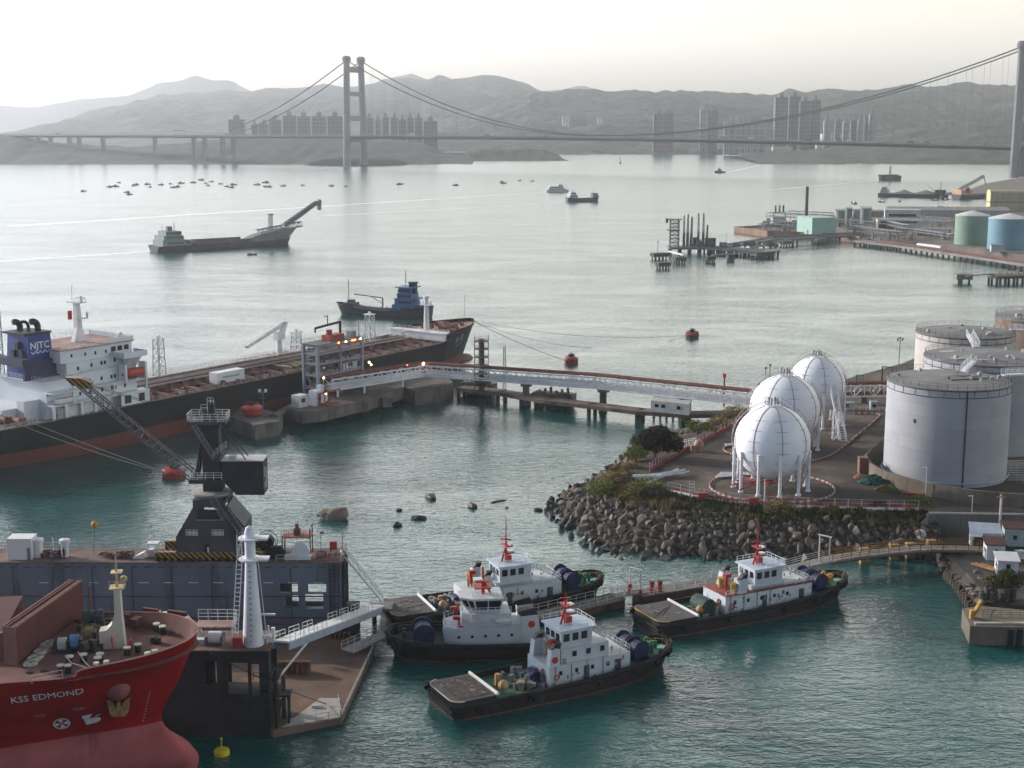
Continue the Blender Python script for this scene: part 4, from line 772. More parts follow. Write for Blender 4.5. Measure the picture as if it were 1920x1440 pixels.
for k in range(34):
    x = -145 + 3.3 * k; mb.cyl(x, -11.3, 9.7, 10.5, .3, 6); mb.bx(x + .8, x + 1.6, -11.6, -10.9, 9.7, 10.2)
mb.build('deck_fittings', M('deck_fitting', (.2, .14, .12), .7, ns=.5, amt=.5), tk)
mb = MB()          # manifold amidships
for k in range(9):
    x = -97 + 2.4 * k; mb.tube((x, -11, 11.2), (x, 11, 11.2), .36, 7); mb.cyl(x, -10.6, 9.7, 11.2, .3, 6)
mb.bx(-99, -75, -11.8, -9.4, 9.7, 10.2).bx(-99, -75, 9.4, 11.8, 9.7, 10.2); mb.build('manifold', M('manifold', (.22, .18, .12), .7, ns=.4, amt=.5, stain=(.35, .27, .1), sa=.1), tk)
mb = MB().cyl(-85, 6, 9.7, 17, 1.0, 12, .8).bx(-86.4, -83.6, 5, 7, 16.2, 18.6).prismY([(-84, 17), (-82, 21), (-83, 21.4), (-86.4, 17.6)], 5.2, 6.8).prismY([(-83, 21.4), (-82.4, 20.2), (-98, 15.2), (-98.6, 15.9)], 5.5, 6.5); mb.build('hose_crane', wst, tk)
MB().bx(-124, -114, -9.6, -6.6, 10.2, 13.2).bx(-123.5, -114.5, -9.4, -6.8, 9.7, 10.2).build('white_store', wh, tk)
MB().bx(-122, -116, -9.64, -9.6, 11.6, 12.1).build('store_nameplate', M('plate_grey', (.3, .32, .34), .6), tk)
for nm, x, y, z1 in (('mast_lattice', -53, -1, 20.5), ('mast_lattice', -131, 5, 22), ('mast_lattice', -76, 8, 17)):
    MB().lattice((x, y, 9.7), (x, y, z1), 2.6, 5, .2, 1.9).bx(x - 1.4, x + 1.4, y - 1.4, y + 1.4, z1, z1 + .3).bx(x - 1.2, x - .6, y - 1.2, y - .6, z1 + .3, z1 + 1).bx(x + .6, x + 1.2, y + .6, y + 1.2, z1 + .3, z1 + .9).build(nm, wst, tk)
mb = MB().tube((-25.5, -1, 12), (-25.5, -1, 23), 1., 10, .62).bx(-26.3, -24.7, -3, 1.2, 20.6, 21).cyl(-25.5, -1, 23, 23.6, 1., 10).tube((-25.5, -2.8, 21), (-25.5, -2.8, 22), .25, 5).tube((-25.5, .9, 21), (-25.5, .9, 22), .25, 5); mb.build('foremast', wst, tk)
mb = MB()
for x, y in ((-20, 3), (-20, -4), (-14, 2), (-15, -3)): mb.tube((x, y - 1.6, 13), (x, y + 1.6, 13), .9, 10); mb.bx(x - 1, x + 1, y - 1.9, y - 1.6, 12, 13.8).bx(x - 1, x + 1, y + 1.6, y + 1.9, 12, 13.8)
for x, y in ((-10, 3), (-10, -3), (-18, 7), (-18, -7.4), (-23, 8.5), (-23, -9), (-7, 0)): mb.cyl(x, y, 12, 13.1, .35, 8).cyl(x + 1, y, 12, 13.1, .35, 8)
mb.tube((-4, 0, 13), (-4, 0, 22), .07, 4); mb.build('mooring_winches', M('winch_rust', (.13, .055, .04), .7, ns=.6, amt=.5, stain=(.3, .16, .06), sa=.1), tk)
hull_rail(TR, .12, .35, i30 + 2).build('bulwark_cap', M('bulwark_rust', (.16, .06, .05), .8, amt=.3), tk)
def hullpt(rows, x, z, side=-1):
    """point of a hull side at this station and height"""
    best = min(rows, key=lambda r: abs(r[-1].x - x + (r[-1].z - z) * 0)); return best
bvh_cache = {}
def hull_caster(ob):
    if ob.name not in bvh_cache:
        me = ob.data; bvh_cache[ob.name] = BVHTree.FromPolygons([v.co for v in me.vertices], [list(p.vertices) for p in me.polygons])
    return bvh_cache[ob.name]
def side_text(ob, s, size, mat, x0, z0, slope=0., name='lettering', bold=0., off=.05, ydir=-1, ux=1):
    bv = hull_caster(ob)
    def fn(u, v):
        x = x0 + ux * u; z = z0 + v + slope * u; hit, nr, i, d = bv.ray_cast(Vector((x, ydir * 60, z)), Vector((0, -ydir, 0)), 120)
        return (x, (hit.y if hit else ydir * 9) + ydir * off, z)
    return text_on(name, s, size, mat, ob.parent, fn, bold)
hullob = [c for c in tk.children if c.name.startswith('hull')][0]
lt = M('paint_white', (.62, .63, .63), .6)
side_text(hullob, '长 航', 2.6, M('paint_grey', (.36, .37, .38), .7), -18.5, 8.6, .12, 'ship_name'); side_text(hullob, 'CHANG HANG', .8, M('paint_grey', (.36, .37, .38), .7), -18.3, 7.2, .12, 'ship_name')
# aft: casing, accommodation, funnel
whs = M('superstructure_white', (.60, .62, .64), .5, ns=.15, amt=.06, stain=(.3, .24, .19), sa=.0, streak=True, ss=.25)
cas = MB().bx(-177.5, -165, -9.5, 9.5, 9.7, 18.6).bx(-186, -177.5, -4, 9.5, 9.7, 12.6).bx(-182, -177.5, -7, -4.2, 9.7, 14.4).build('engine_casing', whs, tk)
MB().bx(-178.5, -164, -10.2, 10.2, 18.6, 18.85).build('funnel_deck', whs, tk); MB().rail([(-164.2, -10, 18.85), (-178.3, -10, 18.85), (-178.3, 10, 18.85)], 1.1, 1.6, .05, 3).build('funnel_railing', wst, tk)
fb1 = M('funnel_blue', (.018, .04, .21), .5, ns=.3, amt=.1); fb2 = fb1
mb = MB(); lo = [(-178.3, -4.4), (-171, -4.4), (-171, 4.4), (-178.3, 4.4)]; hi = [(-177.6, -4), (-171.4, -4), (-171.4, 4), (-177.6, 4)]
mb.grid([[(x, y, 18.8) for x, y in lo], [(x, y, 29.6) for x, y in hi]], True); fu = mb.build('funnel', M('funnel_blue', (.02, .045, .22)), tk); MB().bx(-178.8, -171.2, -4.3, 4.3, 29.4, 29.9).build('funnel_cap', blk, fu)
MB().bx(-180, -168.5, -5.2, -4.5, 18.8, 23.4).bx(-180.6, -178.4, -5.6, 5.6, 22.2, 24).bx(-171, -166, -5, 4, 18.8, 23.6).build('funnel_base', M('funnel_base', (.03, .035, .075), .6, amt=.25), tk)
mb = MB()
for x, y, r in ((-175.8, 1.5, .75), (-173, -1.5, .8), (-174.5, 0, .4)):
    mb.tube((x, y, 29.8), (x, y, 30.9), r, 10); pts = [(x - 1.4 * (1 - math.cos(q)), y, 30.9 + 1.3 * math.sin(q)) for q in [math.pi * .6 * k / 6 for k in range(7)]]; mb.path(pts, r * .98, 10)
mb.build('exhaust_pipes', blk, fu, True)
def fpt(u, v): t = (v + 26.0 - 18.8) / 10.8; return (-174.6 + u, -(4.4 - .4 * t) - .06, 26.0 + v)
text_on('funnel_letters', 'NJTC', 2.35, lt, fu, fpt, .03)
mb = MB(); pts = []
for k in range(4):
    for q in range(7): s = q / 6; pts.append((-2.6 + 1.3 * (k + s), -1.0 + .55 * abs(math.sin(math.pi * (s - .0))) * -1 + .45))
mb = MB(); rows = [[Vector(fpt(u, v - .12)) for u, v in pts], [Vector(fpt(u, v + .14)) for u, v in pts]]; mb.grid(rows).build('wave_emblem', lt, fu)
mb = MB()
for y, z in ((-2.6, 24.8), (.6, 24.8), (-1, 26.8)): mb.bx(-178.5, -177.7, y, y + 1.2, z - .9, z + .9)
mb.build('vent_louvre', blk, fu)
acc = MB().bx(-170, -151, -10, 10, 9.7, 19.4).bx(-171, -151.5, -9, 9, 19.4, 22.2).bx(-172, -150.6, -8.2, 8.2, 22.2, 25.2)
acc.build('accommodation', whs, tk)
mb = MB().bx(-157, -149.8, -13, 13, 21.9, 22.2)
for sg in (-1, 1): mb.bx(-157, -149.8, sg * 13 - .1, sg * 13 + .1, 22.2, 23.3); mb.bx(-150, -149.8, min(sg * 8, sg * 13), max(sg * 8, sg * 13), 22.2, 23.3); mb.bx(-157, -156.8, min(sg * 8, sg * 13), max(sg * 8, sg * 13), 22.2, 23.3); mb.prismX([(sg * 10, 18.8), (sg * 13, 21.9), (sg * 10, 21.9)], -155, -151.5)
mb.build('bridge_wing', whs, tk)
MB().bx(-172.4, -150.2, -8.6, 8.6, 25.2, 25.5).build('bridge_roof', pinkd, tk); MB().rail([(-172, -8.4, 25.5), (-150.4, -8.4, 25.5), (-150.4, 8.4, 25.5), (-172, 8.4, 25.5)], 1.1, 1.8, .08, 2).bx(-158, -150.3, -8.6, -8.4, 25.5, 26.5).bx(-150.4, -150.2, -8.5, 8.5, 25.5, 26.5).build('roof_bulwark', whs, tk)
mb = MB()
for k in range(9): y = -7.6 + 1.75 * k; mb.bx(-150.62, -150.5, y, y + 1.3, 23.4, 24.6)
for k in range(3): mb.bx(-157 + 2 * k, -155.6 + 2 * k, -8.28, -8.15, 23.3, 24.5)
for x, z in ((-169, 23.4), (-165, 23.3), (-162, 23.2), (-158.8, 23.2)): mb.bx(x, x + .5, -8.26, -8.15, z, z + .8)
for x, z in ((-168, 20.2), (-164, 20.5), (-161, 20.6), (-160, 20.6), (-157, 20.8), (-154, 21)): mb.bx(x, x + .6, -9.06, -8.95, z, z + .9)
for zz in (17, 14.2):
    for x in (-168.5, -165.5, -162, -159, -158, -155): mb.bx(x, x + .6, -10.06, -9.95, zz, zz + .9)
mb.build('window', gl_, tk); MB().bx(-167, -150.2, -9.9, -9.1, 19.4, 19.6).rail([(-167, -9.9, 19.5), (-152, -9.9, 19.5)], 1, 2, .05, 3).build('side_gallery', wst, tk)
mb = MB()      # open side decks with pillars
mb.bx(-178, -149, -12.5, -9.5, 13, 13.25).bx(-166, -149, -12.5, -10, 16.0, 16.25).bx(-178, -170, -12.5, -9.5, 16, 16.25)
for x in (-178, -174.5, -170, -166, -162): mb.bx(x, x + .7, -12.5, -11.9, 9.8, 13)
for x in (-172, -160, -150): mb.bx(x, x + .4, -12.4, -12, 13.2, 16)
mb.build('side_decks', whs, tk); MB().bx(-158, -149.2, -12.52, -12.3, 9.9, 13.1).build('side_screen', whs, tk); MB().bx(-157, -155, -12.56, -12.5, 10.6, 12.6).bx(-152.6, -150.8, -12.56, -12.5, 10.6, 12.6).build('side_opening', blk, tk)
mb = MB(); mb.rail([(-178, -12.4, 13.2), (-160, -12.4, 13.2)], 1.1, 1.8, .05, 3); mb.rail([(-166, -12.4, 16.2), (-156.5, -12.4, 16.2)], 1.1, 1.8, .05, 3); mb.build('side_railing', wst, tk)
mb = MB().lathe([(.02, -3.6), (.9, -2.9), (1.25, -1.4), (1.3, .8), (1.1, 2.6), (.5, 3.5), (.02, 3.7)], 14); lb = mb.build('lifeboat', M('boat_orange', (.36, .05, .035), .5), tk, True); lb.matrix_local = Matrix.Translation((-153.5, -12, 17.9)) @ Matrix.Rotation(math.pi / 2, 4, 'Y')
MB().bx(-155.5, -151.5, -12.7, -11.2, 18.6, 19.4).build('canopy', M('boat_orange'), lb).matrix_parent_inverse = lb.matrix_local.inverted()
MB().prismY([(-156.8, 16.2), (-156.2, 16.2), (-156.2, 20.4), (-156.8, 20.4)], -13, -10.4).prismY([(-150.6, 16.2), (-150, 16.2), (-150, 20.4), (-150.6, 20.4)], -13, -10.4).build('davit', wst, tk)
mb = MB().prismY([(-162, 25.5), (-158.6, 25.5), (-159.4, 29), (-159.8, 35.2), (-160.8, 35.2), (-161, 29)], -.7, .7).bx(-161.6, -159, -2.2, 2.2, 35.2, 35.5).bx(-161, -159.6, -3.2, .6, 31.4, 31.6).tube((-160.3, 1.6, 35.4), (-160.3, 1.6, 39.4), .09, 4).tube((-160.3, -1.8, 35.4), (-160.3, -1.8, 37), .3, 6).tube((-159.6, -3, 31.5), (-159.6, -3, 33), .3, 6).bx(-159.6, -159, -1.6, 1.6, 36.2, 36.5); mb.rail([(-161.6, -2.2, 35.4), (-159, -2.2, 35.4), (-159, 2.2, 35.4)], .9, 1.2, .04); mb.build('radar_mast', wst, tk)
MB().grid([[(-161.8 - .35 * k, .3 * math.sin(k), z) for k in range(5)] for z in (31.2, 33.4)]).build('flag', M('flag_red', (.5, .03, .03), .8), tk); MB().sph((-153, -7, 27), .65, 10, 8).cyl(-153, -7, 25.5, 26.6, .25, 8).build('satellite_dome', wst, tk)
MB().lattice((-177, 9, 18.8), (-177, 9, 38), 1.6, 8, .14, 1.2).build('signal_lattice', gsteel, tk)
mb = MB()
for x, y in ((-187, -6), (-190, -1), (-195, 3), (-186, -10)): mb.tube((x, y - 1.5, 10.9), (x, y + 1.5, 10.9), 1., 10); mb.bx(x - 1, x + 1, y - 2, y - 1.6, 9.7, 11.8).bx(x - 1, x + 1, y + 1.6, y + 2, 9.7, 11.8)
for k in range(6): mb.cyl(-200 + 3.4 * k, -10.4 + .3 * k * 0, 9.7, 10.8, .35, 8)
mb.build('aft_winches', M('winch_rust'), tk); MB().prism([(-205, -10), (-192, -11.7), (-180, -12.2), (-180, 12.2), (-192, 11.7), (-205, 10)], 9.68, 9.72).build('aft_deck', pinkd, tk)
mb = MB().rail([(-205.6, -10, 9.9), (-191, -11.9, 9.9), (-180, -12.3, 9.9)], 1.1, 2.4, .05, 3); mb.build('aft_railing', wst, tk)
MB().bx(-176, -167, -11.6, -10, 9.8, 12.6).build('side_store', M('store_white', (.5, .5, .48), .6, amt=.2, stain=(.15, .09, .06), sa=.2), tk); MB().bx(-176.2, -170.2, -12.2, -10.6, 13.6, 14.6).build('life_raft', wst, tk)
# ================================================================ jetty platform, dolphins, pipe bridge
DK = M('jetty_concrete', (.125, .112, .10), .9, ns=.3, amt=.3, stain=(.06, .055, .05), sa=.3, streak=True, ss=.3, bump=.3, bs=1.2)
def poly_block(name, lab, cat, pts, z, base=-1.5, mat=DK, group=None):
    c_ = sum(pts, Vector()) / len(pts); c_.z = 0; t = T(name, lab, cat, c_, 0, group); MB().prism([(p.x - c_.x, p.y - c_.y) for p in pts], base, z).build('block', mat, t); return t, c_
dl, c_ = poly_block('mooring_dolphin', 'square concrete mooring dolphin carrying the red drum beside the tanker', 'dolphin', [W(*p, 3.8) for p in ((432, 781), (478, 797), (522, 790), (530, 776), (498, 768), (452, 767))], 3.8)
mb = MB(); mb.bx(-2.6, -1.7, -6.9, -5.9, -1, 3.2).bx(1.2, 4.6, -6.6, -5.6, -.5, 2.4); mb.build('fender', blk, dl)
b_ = buoy(472, 774, 'large red drum buoy stored up on the square concrete dolphin', 2.75, 2.0, rb, (0, 0), 4.5); mb = MB()
for k in range(5): a = k * 1.257; mb.tube((2. * math.cos(a), 2. * math.sin(a), -.7), (2. * math.cos(a), 2. * math.sin(a), .1), .25, 6)
mb.build('stand', rustp, b_)
t = T('lamp_mast', 'twin floodlight mast on the dolphin beside the red drum', 'lamp', W(494, 782, 3.8), 0); MB().tube((0, 0, 0), (0, 0, 7), .16, 6).bx(-.9, .9, -.1, .1, 6.4, 6.6).bx(-.9, .9, -.1, .1, 5.0, 5.15).build('pole', gsteel, t); MB().bx(-1.1, -.5, -.4, .3, 6.6, 7.3).bx(.5, 1.1, -.4, .3, 6.6, 7.3).build('floodlight', wst, t)
pf, pc = poly_block('jetty_platform', 'weathered concrete jetty platform carrying the grey pipe gantry', 'jetty', [W(*p, 4.6) for p in ((536, 764), (566, 772), (600, 769), (690, 748), (757, 727), (762, 705), (700, 712), (640, 722), (560, 742))], 4.6, 1.4)
mb = MB(); ed = [W(*p, 0) for p in ((575, 788), (604, 786), (640, 775), (672, 768), (705, 760), (740, 752), (600, 762), (660, 748), (720, 735))]
for p in ed: MB().prism([(p.x - pc.x + a, p.y - pc.y + b2) for a, b2 in ((-1.2, -1), (1.2, -1), (1.2, 1.4), (-1.2, 1.4))], -1.5, 1.42).build('support', cdark, pf)
mb = MB()
for k in range(4): p = W(590 + 45 * k, 779 - 9 * k, 2.8) - pc; mb.box((p.x, p.y - .6, 2.6), (2.6, 1.4, 2.6), R(25))
mb.build('fender', DK, pf)
dl2, c2 = poly_block('breasting_dolphin', 'dark concrete breasting dolphin under the bend of the pipe bridge', 'dolphin', [W(*p, 4.2) for p in ((748, 722), (778, 733), (822, 728), (850, 716), (836, 706), (770, 708))], 4.2)
a, b_ = W(516, 781, 3.6), W(545, 760, 4.4); wk = T('dolphin_bridge', 'short concrete walkway joining the red drum dolphin to the jetty platform', 'walkway', (0, 0, 0)); MB().box(((a + b_) / 2)[:2] + (4.,), ((b_ - a).length + 2, 2.2, .6), math.atan2(b_.y - a.y, b_.x - a.x)).build('span', DK, wk)
# grey pipe gantry
gs = M('gantry_grey', (.21, .225, .26), .6, ns=.3, amt=.12, stain=(.13, .1, .09), sa=.1, streak=True); g0 = W(597, 746, 4.6)
gt_ = T('pipe_gantry', 'tall grey steel pipe gantry of four open tiers beside the tanker', 'gantry', g0, TH); GL, GD, GH = 18., 5.2, 14.2
mb = MB()
for i in range(3):
    for y in (0, GD): mb.bx(GL * i / 2 - .4, GL * i / 2 + .4, y - .4, y + .4, 0, GH)
mb.build('column', gs, gt_); mb = MB()
for z in (2.4, 6, 9.2, 12, GH):
    for y in (0, GD): mb.bx(-.3, GL + .3, y - .28, y + .28, z - .3, z + .3)
    for i in range(3): mb.bx(GL * i / 2 - .25, GL * i / 2 + .25, 0, GD, z - .28, z + .28)
for z0, z1 in ((9.2, 12), (12, GH)):
    for i in range(2):
        for y in (GD,): mb.tube((GL * i / 2, y, z0), (GL * (i + .5) / 2, y, z1), .16, 4); mb.tube((GL * (i + 1) / 2, y, z0), (GL * (i + .5) / 2, y, z1), .16, 4)
mb.build('beam', gs, gt_); MB().bx(0, GL, .4, GD - .3, 9, 9.15).bx(0, GL, .4, GD - .3, 12, 12.1).bx(-.6, GL + .6, -.6, GD + .6, GH + .3, GH + .5).bx(0, GL, 1, GD - .3, 6, 6.1).bx(0, GL, .5, GD, 2.5, 2.6).build('platform', M('grating', (.16, .15, .15), .8), gt_)
mb = MB(); random.seed(4)
for k in range(34): x = 1 + random.random() * 16; z = random.choice((2.6, 6.1, 9.15)); h = random.uniform(1, 2.4); mb.tube((x, random.uniform(.8, 4.4), z), (x, random.uniform(.8, 4.4), z + h), random.uniform(.25, .5), 7)
for k in range(20): z = random.choice((7, 8, 10, 4, 5, 11, 13)); y = random.uniform(1, 4.6); mb.tube((0, y, z), (GL, y, z), random.uniform(.15, .3), 6)
mb.build('pipework', M('gantry_pipe', (.11, .085, .075), .7, ns=.4, amt=.5), gt_); mb = MB()
for k, x in enumerate((9.8, 11, 12.2, 15, 16)): mb.cyl(x, .5, 6.1, 8.0, .35, 8)
mb.build('white_cylinders', wst, gt_); mb = MB().rail([(-.5, -.5, GH + .5), (GL + .5, -.5, GH + .5), (GL + .5, GD + .5, GH + .5), (-.5, GD + .5, GH + .5)], 1.1, 2, .05); mb.build('railing', gsteel, gt_)
mr_ = M('monitor_red', (.3, .05, .03), .6, amt=.3); MB().bx(6, 12, 1, 4, GH + .5, GH + 2.2).tube((7.5, 2.5, GH + 2), (7.5, 2.5, GH + 3.6), .9, 8).build('red_machine', mr_, gt_); MB().tube((12, 2.5, GH + .5), (12, 2.5, GH + 5.5), .4, 6).tube((12, 2.5, GH + 5.3), (2, 2.5, GH + 4.6), .35, 6).tube((2, 2.5, GH + 4.6), (2, 2.5, GH + 3.4), .25, 5).tube((7, 2.5, GH + 5), (7, 2.5, GH + 7.6), .14, 4).bx(5.6, 7.2, 2.4, 2.6, GH + 7.4, GH + 7.6).build('hose_handler', blk, gt_); MB().bx(15, 17, 1, 3, GH + .5, GH + 2.4).tube((17.4, .4, GH), (17.4, .4, GH + 5), .14, 5).build('roof_box', gs, gt_)
glow = M('lamp_warm', (.9, .6, .3), .4, emit=(1, .62, .25), es=9.); glr = M('lamp_red', (.8, .1, .05), .4, emit=(1, .1, .03), es=9.); mb = MB()
for x, y, z in ((2.5, .2, 5.2), (2.6, -.4, .8), (11, -.55, GH + .1), (17, -.55, GH + .2)): mb.sph((x, y, z), .26, 8, 6)
mb.build('lamp', glow, gt_); mb = MB()
for x in (8, 13.6, 14.6): mb.sph((x, -.55, GH + .15), .3, 8, 6)
mb.build('red_lamp', glr, gt_); MB().ladder((-1, 1, 2), (-4, 1, 9), .8, .09, (0, 1, 0)).build('stair', gs, gt_)
t = T('jetty_cabin', 'pair of small white cabins with windows on the platform end', 'cabin', W(563, 762, 4.6), TH); MB().bx(-1.8, 1.6, -1.5, 1.5, 0, 3.2).build('wall', M('cabin_white', (.5, .5, .49), .6, amt=.15), t); MB().bx(2.6, 5.4, -3.6, -.6, 0, 4).bx(4.2, 5.4, -3.6, -2, 4, 5.4).build('annex', M('cabin_blue', (.42, .46, .52), .6), t); MB().bx(-1, .4, -1.56, -1.5, 1.3, 2.4).bx(3.2, 4.2, -3.66, -3.6, 1.6, 2.6).build('window', gl_, t)
rp = M('fire_red', (.33, .04, .04), .5, amt=.2); t = T('fire_pipework', 'red fire main pipes on the platform beside the white cabins', 'pipework', W(600, 762, 4.6), TH); MB().tube((0, 0, 0), (0, 0, 3.4), .3, 6).tube((0, 0, 3.4), (9, 1, 3.2), .22, 6).tube((0, 0, .5), (5, -2, .5), .35, 6).tube((2, 0, .4), (2, -2, 2), .25, 6).build('pipes', rp, t)
# white truss pipe bridge
pb = T('pipe_bridge', 'long white truss pipe bridge bending from gantry to sphere yard', 'bridge', (0, 0, 0)); ZB, ZT = 6.6, 9.6
PP = [W(614, 731, ZB), W(795, 703, ZB), W(1120, 726, ZB), W(1405, 757, ZB)]
ch = MB(); dg = MB(); pp_ = MB(); rr = MB(); deck = MB()
for a, b_ in zip(PP, PP[1:]):
    d = b_ - a; u = d.normalized(); v = Vector((-u.y, u.x, 0)) * 1.9; n = max(2, round(d.length / 3.4)); up = Vector((0, 0, ZT - ZB))
    for sg in (-1, 1):
        ch.tube(a + v * sg, b_ + v * sg, .26, 4).tube(a + v * sg + up, b_ + v * sg + up, .26, 4)
        for k in range(n):
            p, q = a.lerp(b_, k / n) + v * sg, a.lerp(b_, (k + 1) / n) + v * sg
            dg.tube(p, p + up, .15, 4); (dg.tube(p, q + up, .13, 4) if k % 2 else dg.tube(p + up, q, .13, 4))
        dg.tube(b_ + v * sg, b_ + v * sg + up, .15, 4)
    deck.box(((a + b_) / 2)[:2] + (ZB - .05,), (d.length, 3.2, .12), math.atan2(u.y, u.x))
    for k in range(5):
        o = v * (-.8 + .4 * k) + Vector((0, 0, .5 + (.9 if k % 2 else 0))); pp_.tube(a + o, b_ + o, .2, 6)
    for o in (.55, -.25, .95): rr.tube(a + v * o + up + Vector((0, 0, .42)), b_ + v * o + up + Vector((0, 0, .42)), .3, 6)
    for k in range(n + 1): p = a.lerp(b_, k / n) + up; rr.tube(p + v + Vector((0, 0, .1)), p - v + Vector((0, 0, .1)), .1, 4)
wtr = M('truss_white', (.66, .67, .68), .5, ns=.4, amt=.08, stain=(.35, .25, .2), sa=.04); ch.build('chord', wtr, pb); dg.build('web', wtr, pb); deck.build('floor', wtr, pb); pp_.build('inner_pipes', wtr, pb); rr.build('top_pipes', rustp, pb)
for px, py in ((633, 731), (683, 724), (552 + 60, 741), (755, 712)):
    p = W(px, py, ZB); MB().tube((p.x, p.y, 4.6), (p.x, p.y, ZB), .35, 6).build('leg', wtr, pb)
for x in (987, 1134, 1290):
    for a, b_ in zip(PP[1:], PP[2:]):
        d = b_ - a; k = (x - 960) / F
        s = (a.x - k * a.y) / (k * d.y - d.x)
        if 0 <= s <= 1: p = a.lerp(b_, s); MB().cyl(p.x, p.y, -2, ZB - .9, 1., 14).prism([(p.x - 1.6, p.y - 2.2), (p.x + 1.6, p.y - 2.2), (p.x + 1.6, p.y + 2.2), (p.x - 1.6, p.y + 2.2)], ZB - .9, ZB - .2).cyl(p.x, p.y, -1, .9, 1.25, 14).build('pier', DK, pb)
p = PP[1] + Vector((0, -1.9, 3.7)); MB().sph(p, .38, 8, 6).build('lamp', glow, pb); MB().sph(p + Vector((-4.5, -2.9, -.1)), .24, 8, 6).build('red_lamp', glr, pb)
p = PP[0].lerp(PP[1], .42) + Vector((0, 4, 0)); t = T('jetty_lamp', 'yellow lit twin lamp standing behind the pipe bridge by the hull', 'lamp', (W(694, 712, 4.6)), 0); MB().tube((0, 0, 0), (0, 0, 5), .14, 5).build('pole', gsteel, t); MB().sph((-.2, 0, 5.2), .3, 8, 6).sph((.4, 0, 4.5), .26, 8, 6).build('lamp', M('lamp_yellow', (.9, .8, .3), .4, emit=(1, .8, .25), es=7.), t)
# old lower jetty
oj = pier('old_jetty', 'low old rusty jetty on blocks running under the pipe bridge', [W(*p, 3.2) for p in ((866, 724), (940, 733), (1030, 748), (1110, 757), (1200, 768), (1290, 774), (1400, 772))], 5, 3.2, 1., 9, (-.35, .35), M('old_deck', (.13, .10, .08), .9, ns=.3, amt=.4, stain=(.2, .09, .05), sa=.2), pile, .55)
for n, (px, py, w_) in enumerate(((895, 742, 10), (1036, 762, 12))):
    p = W(px, py, 0); d_ = T('jetty_block', ['chunky dark concrete block below the scaffold tower', 'second chunky concrete block midway along the old jetty'][n], 'dolphin', p, R(-20), 'blocks of the old jetty'); MB().bx(-w_ / 2, w_ / 2, -1, 3.4, 1.2, 3.7).bx(-w_ / 2 + 1, -w_ / 2 + 4, -1.6, 0, .4, 4.2).bx(w_ / 2 - 4, w_ / 2 - 1.2, -1.6, 0, .4, 4.2).build('cap', DK, d_); MB().bx(-w_ / 2 + .6, w_ / 2 - .6, -.4, 3, -1.5, 1.25).build('base', cdark, d_)
    mb = MB(); 
    for k in range(6): mb.cyl(-w_ * .35 + w_ * .14 * k, 1, 3.7, 4.4 + (k % 3) * .5, .4, 7)
    mb.build('valves', rustp, d_)
sc_ = T('scaffold_tower', 'dark tower wrapped in tiers of scaffold behind the pipe bridge', 'tower', W(903, 733, 3.2), 0); MB().tube((0, 0, 0), (0, 0, 15), .9, 8).build('core', M('scaffold_rust', (.09, .06, .05), .8, amt=.4), sc_); mb = MB()
for z in (2.6, 5, 7.4, 9.8, 12.2, 14.4): mb.bx(-2, 2, -2, 2, z, z + .14); mb.rail([(-2, -2, z), (2, -2, z), (2, 2, z), (-2, 2, z)], 1.1, 2, .05, 2, True)
for x in (-2, 2):
    for y in (-2, 2): mb.tube((x, y, 0), (x, y, 16), .08, 4)
mb.build('scaffold', M('scaffold', (.13, .12, .11), .7), sc_)
t = T('lattice_pole', 'slim pale lattice pole right of the scaffold tower', 'pole', W(946, 735, 3.2), 0); MB().lattice((0, 0, 0), (0, 0, 13), .9, 8, .09, .6).build('pole', gsteel, t)
bx_, c3 = poly_block('pump_cabin', 'long low white cabin standing on piles under the pipe bridge', 'cabin', [W(*p, 3.2) for p in ((1220, 771), (1292, 779), (1296, 771), (1226, 763))], 6.2, 3.2, M('cabin_cream', (.46, .45, .42), .7, amt=.15, stain=(.2, .16, .13), sa=.15)); q = W(1220, 771, 3.2) - c3; q2 = W(1292, 779, 3.2) - c3; d = (q2 - q); mb = MB()
for k in (.15, .32, .72): p = q.lerp(q2, k); mb.box((p.x + .05, p.y - .04, 4.9), (1.1, .1, .9), math.atan2(d.y, d.x))
mb.build('window', gl_, bx_)
mb = MB(); 
for k in range(12): p = W(1226 + 12 * (k % 6), (780 if k < 6 else 772) + (k % 6), 0) - c3; mb.tube((p.x, p.y, -1.5), (p.x, p.y, 3.2), .32, 6)
mb.build('pile', pile, bx_)
t = T('signal_mast', 'thin red signal mast standing at the shore end of the pipe bridge', 'mast', W(1357, 762, 3.2), 0); MB().tube((0, 0, 0), (0, 0, 8), .25, 6).bx(-.7, .7, -.5, .5, 4.6, 5).tube((0, 0, 8), (0, 0, 9), .5, 6).build('pole', rp, t)
# mooring lines
rope = M('rope', (.07, .065, .055), .9)
def line(lab, a, b_, sag, r=.07, mat=None):
    a, b_ = Vector(a), Vector(b_); c_ = a.lerp(b_, .5); mb = MB(); pts = [a.lerp(b_, k / 14) - Vector((0, 0, sag * 4 * (k / 14) * (1 - k / 14))) for k in range(15)]; tag(mb.path(pts, r, 4).build('mooring_line', mat or rope), lab, 'rope')
bt = TL(-1.5, -.5, 13.2)
line('mooring line from the tanker bow to the near red buoy', bt, W(1066, 678, 1.6), .8, .09); line('upper mooring line from the tanker bow to the tilted far buoy', bt, W(1293, 628, 1.6), 3, .06); line('lower slack mooring line from the tanker bow to the tilted far buoy', bt, W(1293, 629, 1.4), 7, .06)
line('left one of two pale stern lines running from the tanker to the red buoy', TL(-186, -12, 10), W(312, 887, 1.4), .6, .10, M('rope_pale', (.3, .28, .25), .8)); line('right one of two pale stern lines running from the tanker to the red buoy', TL(-183, -12.1, 10), W(316, 887, 1.5), .3, .10, M('rope_pale', (.3, .28, .25)))
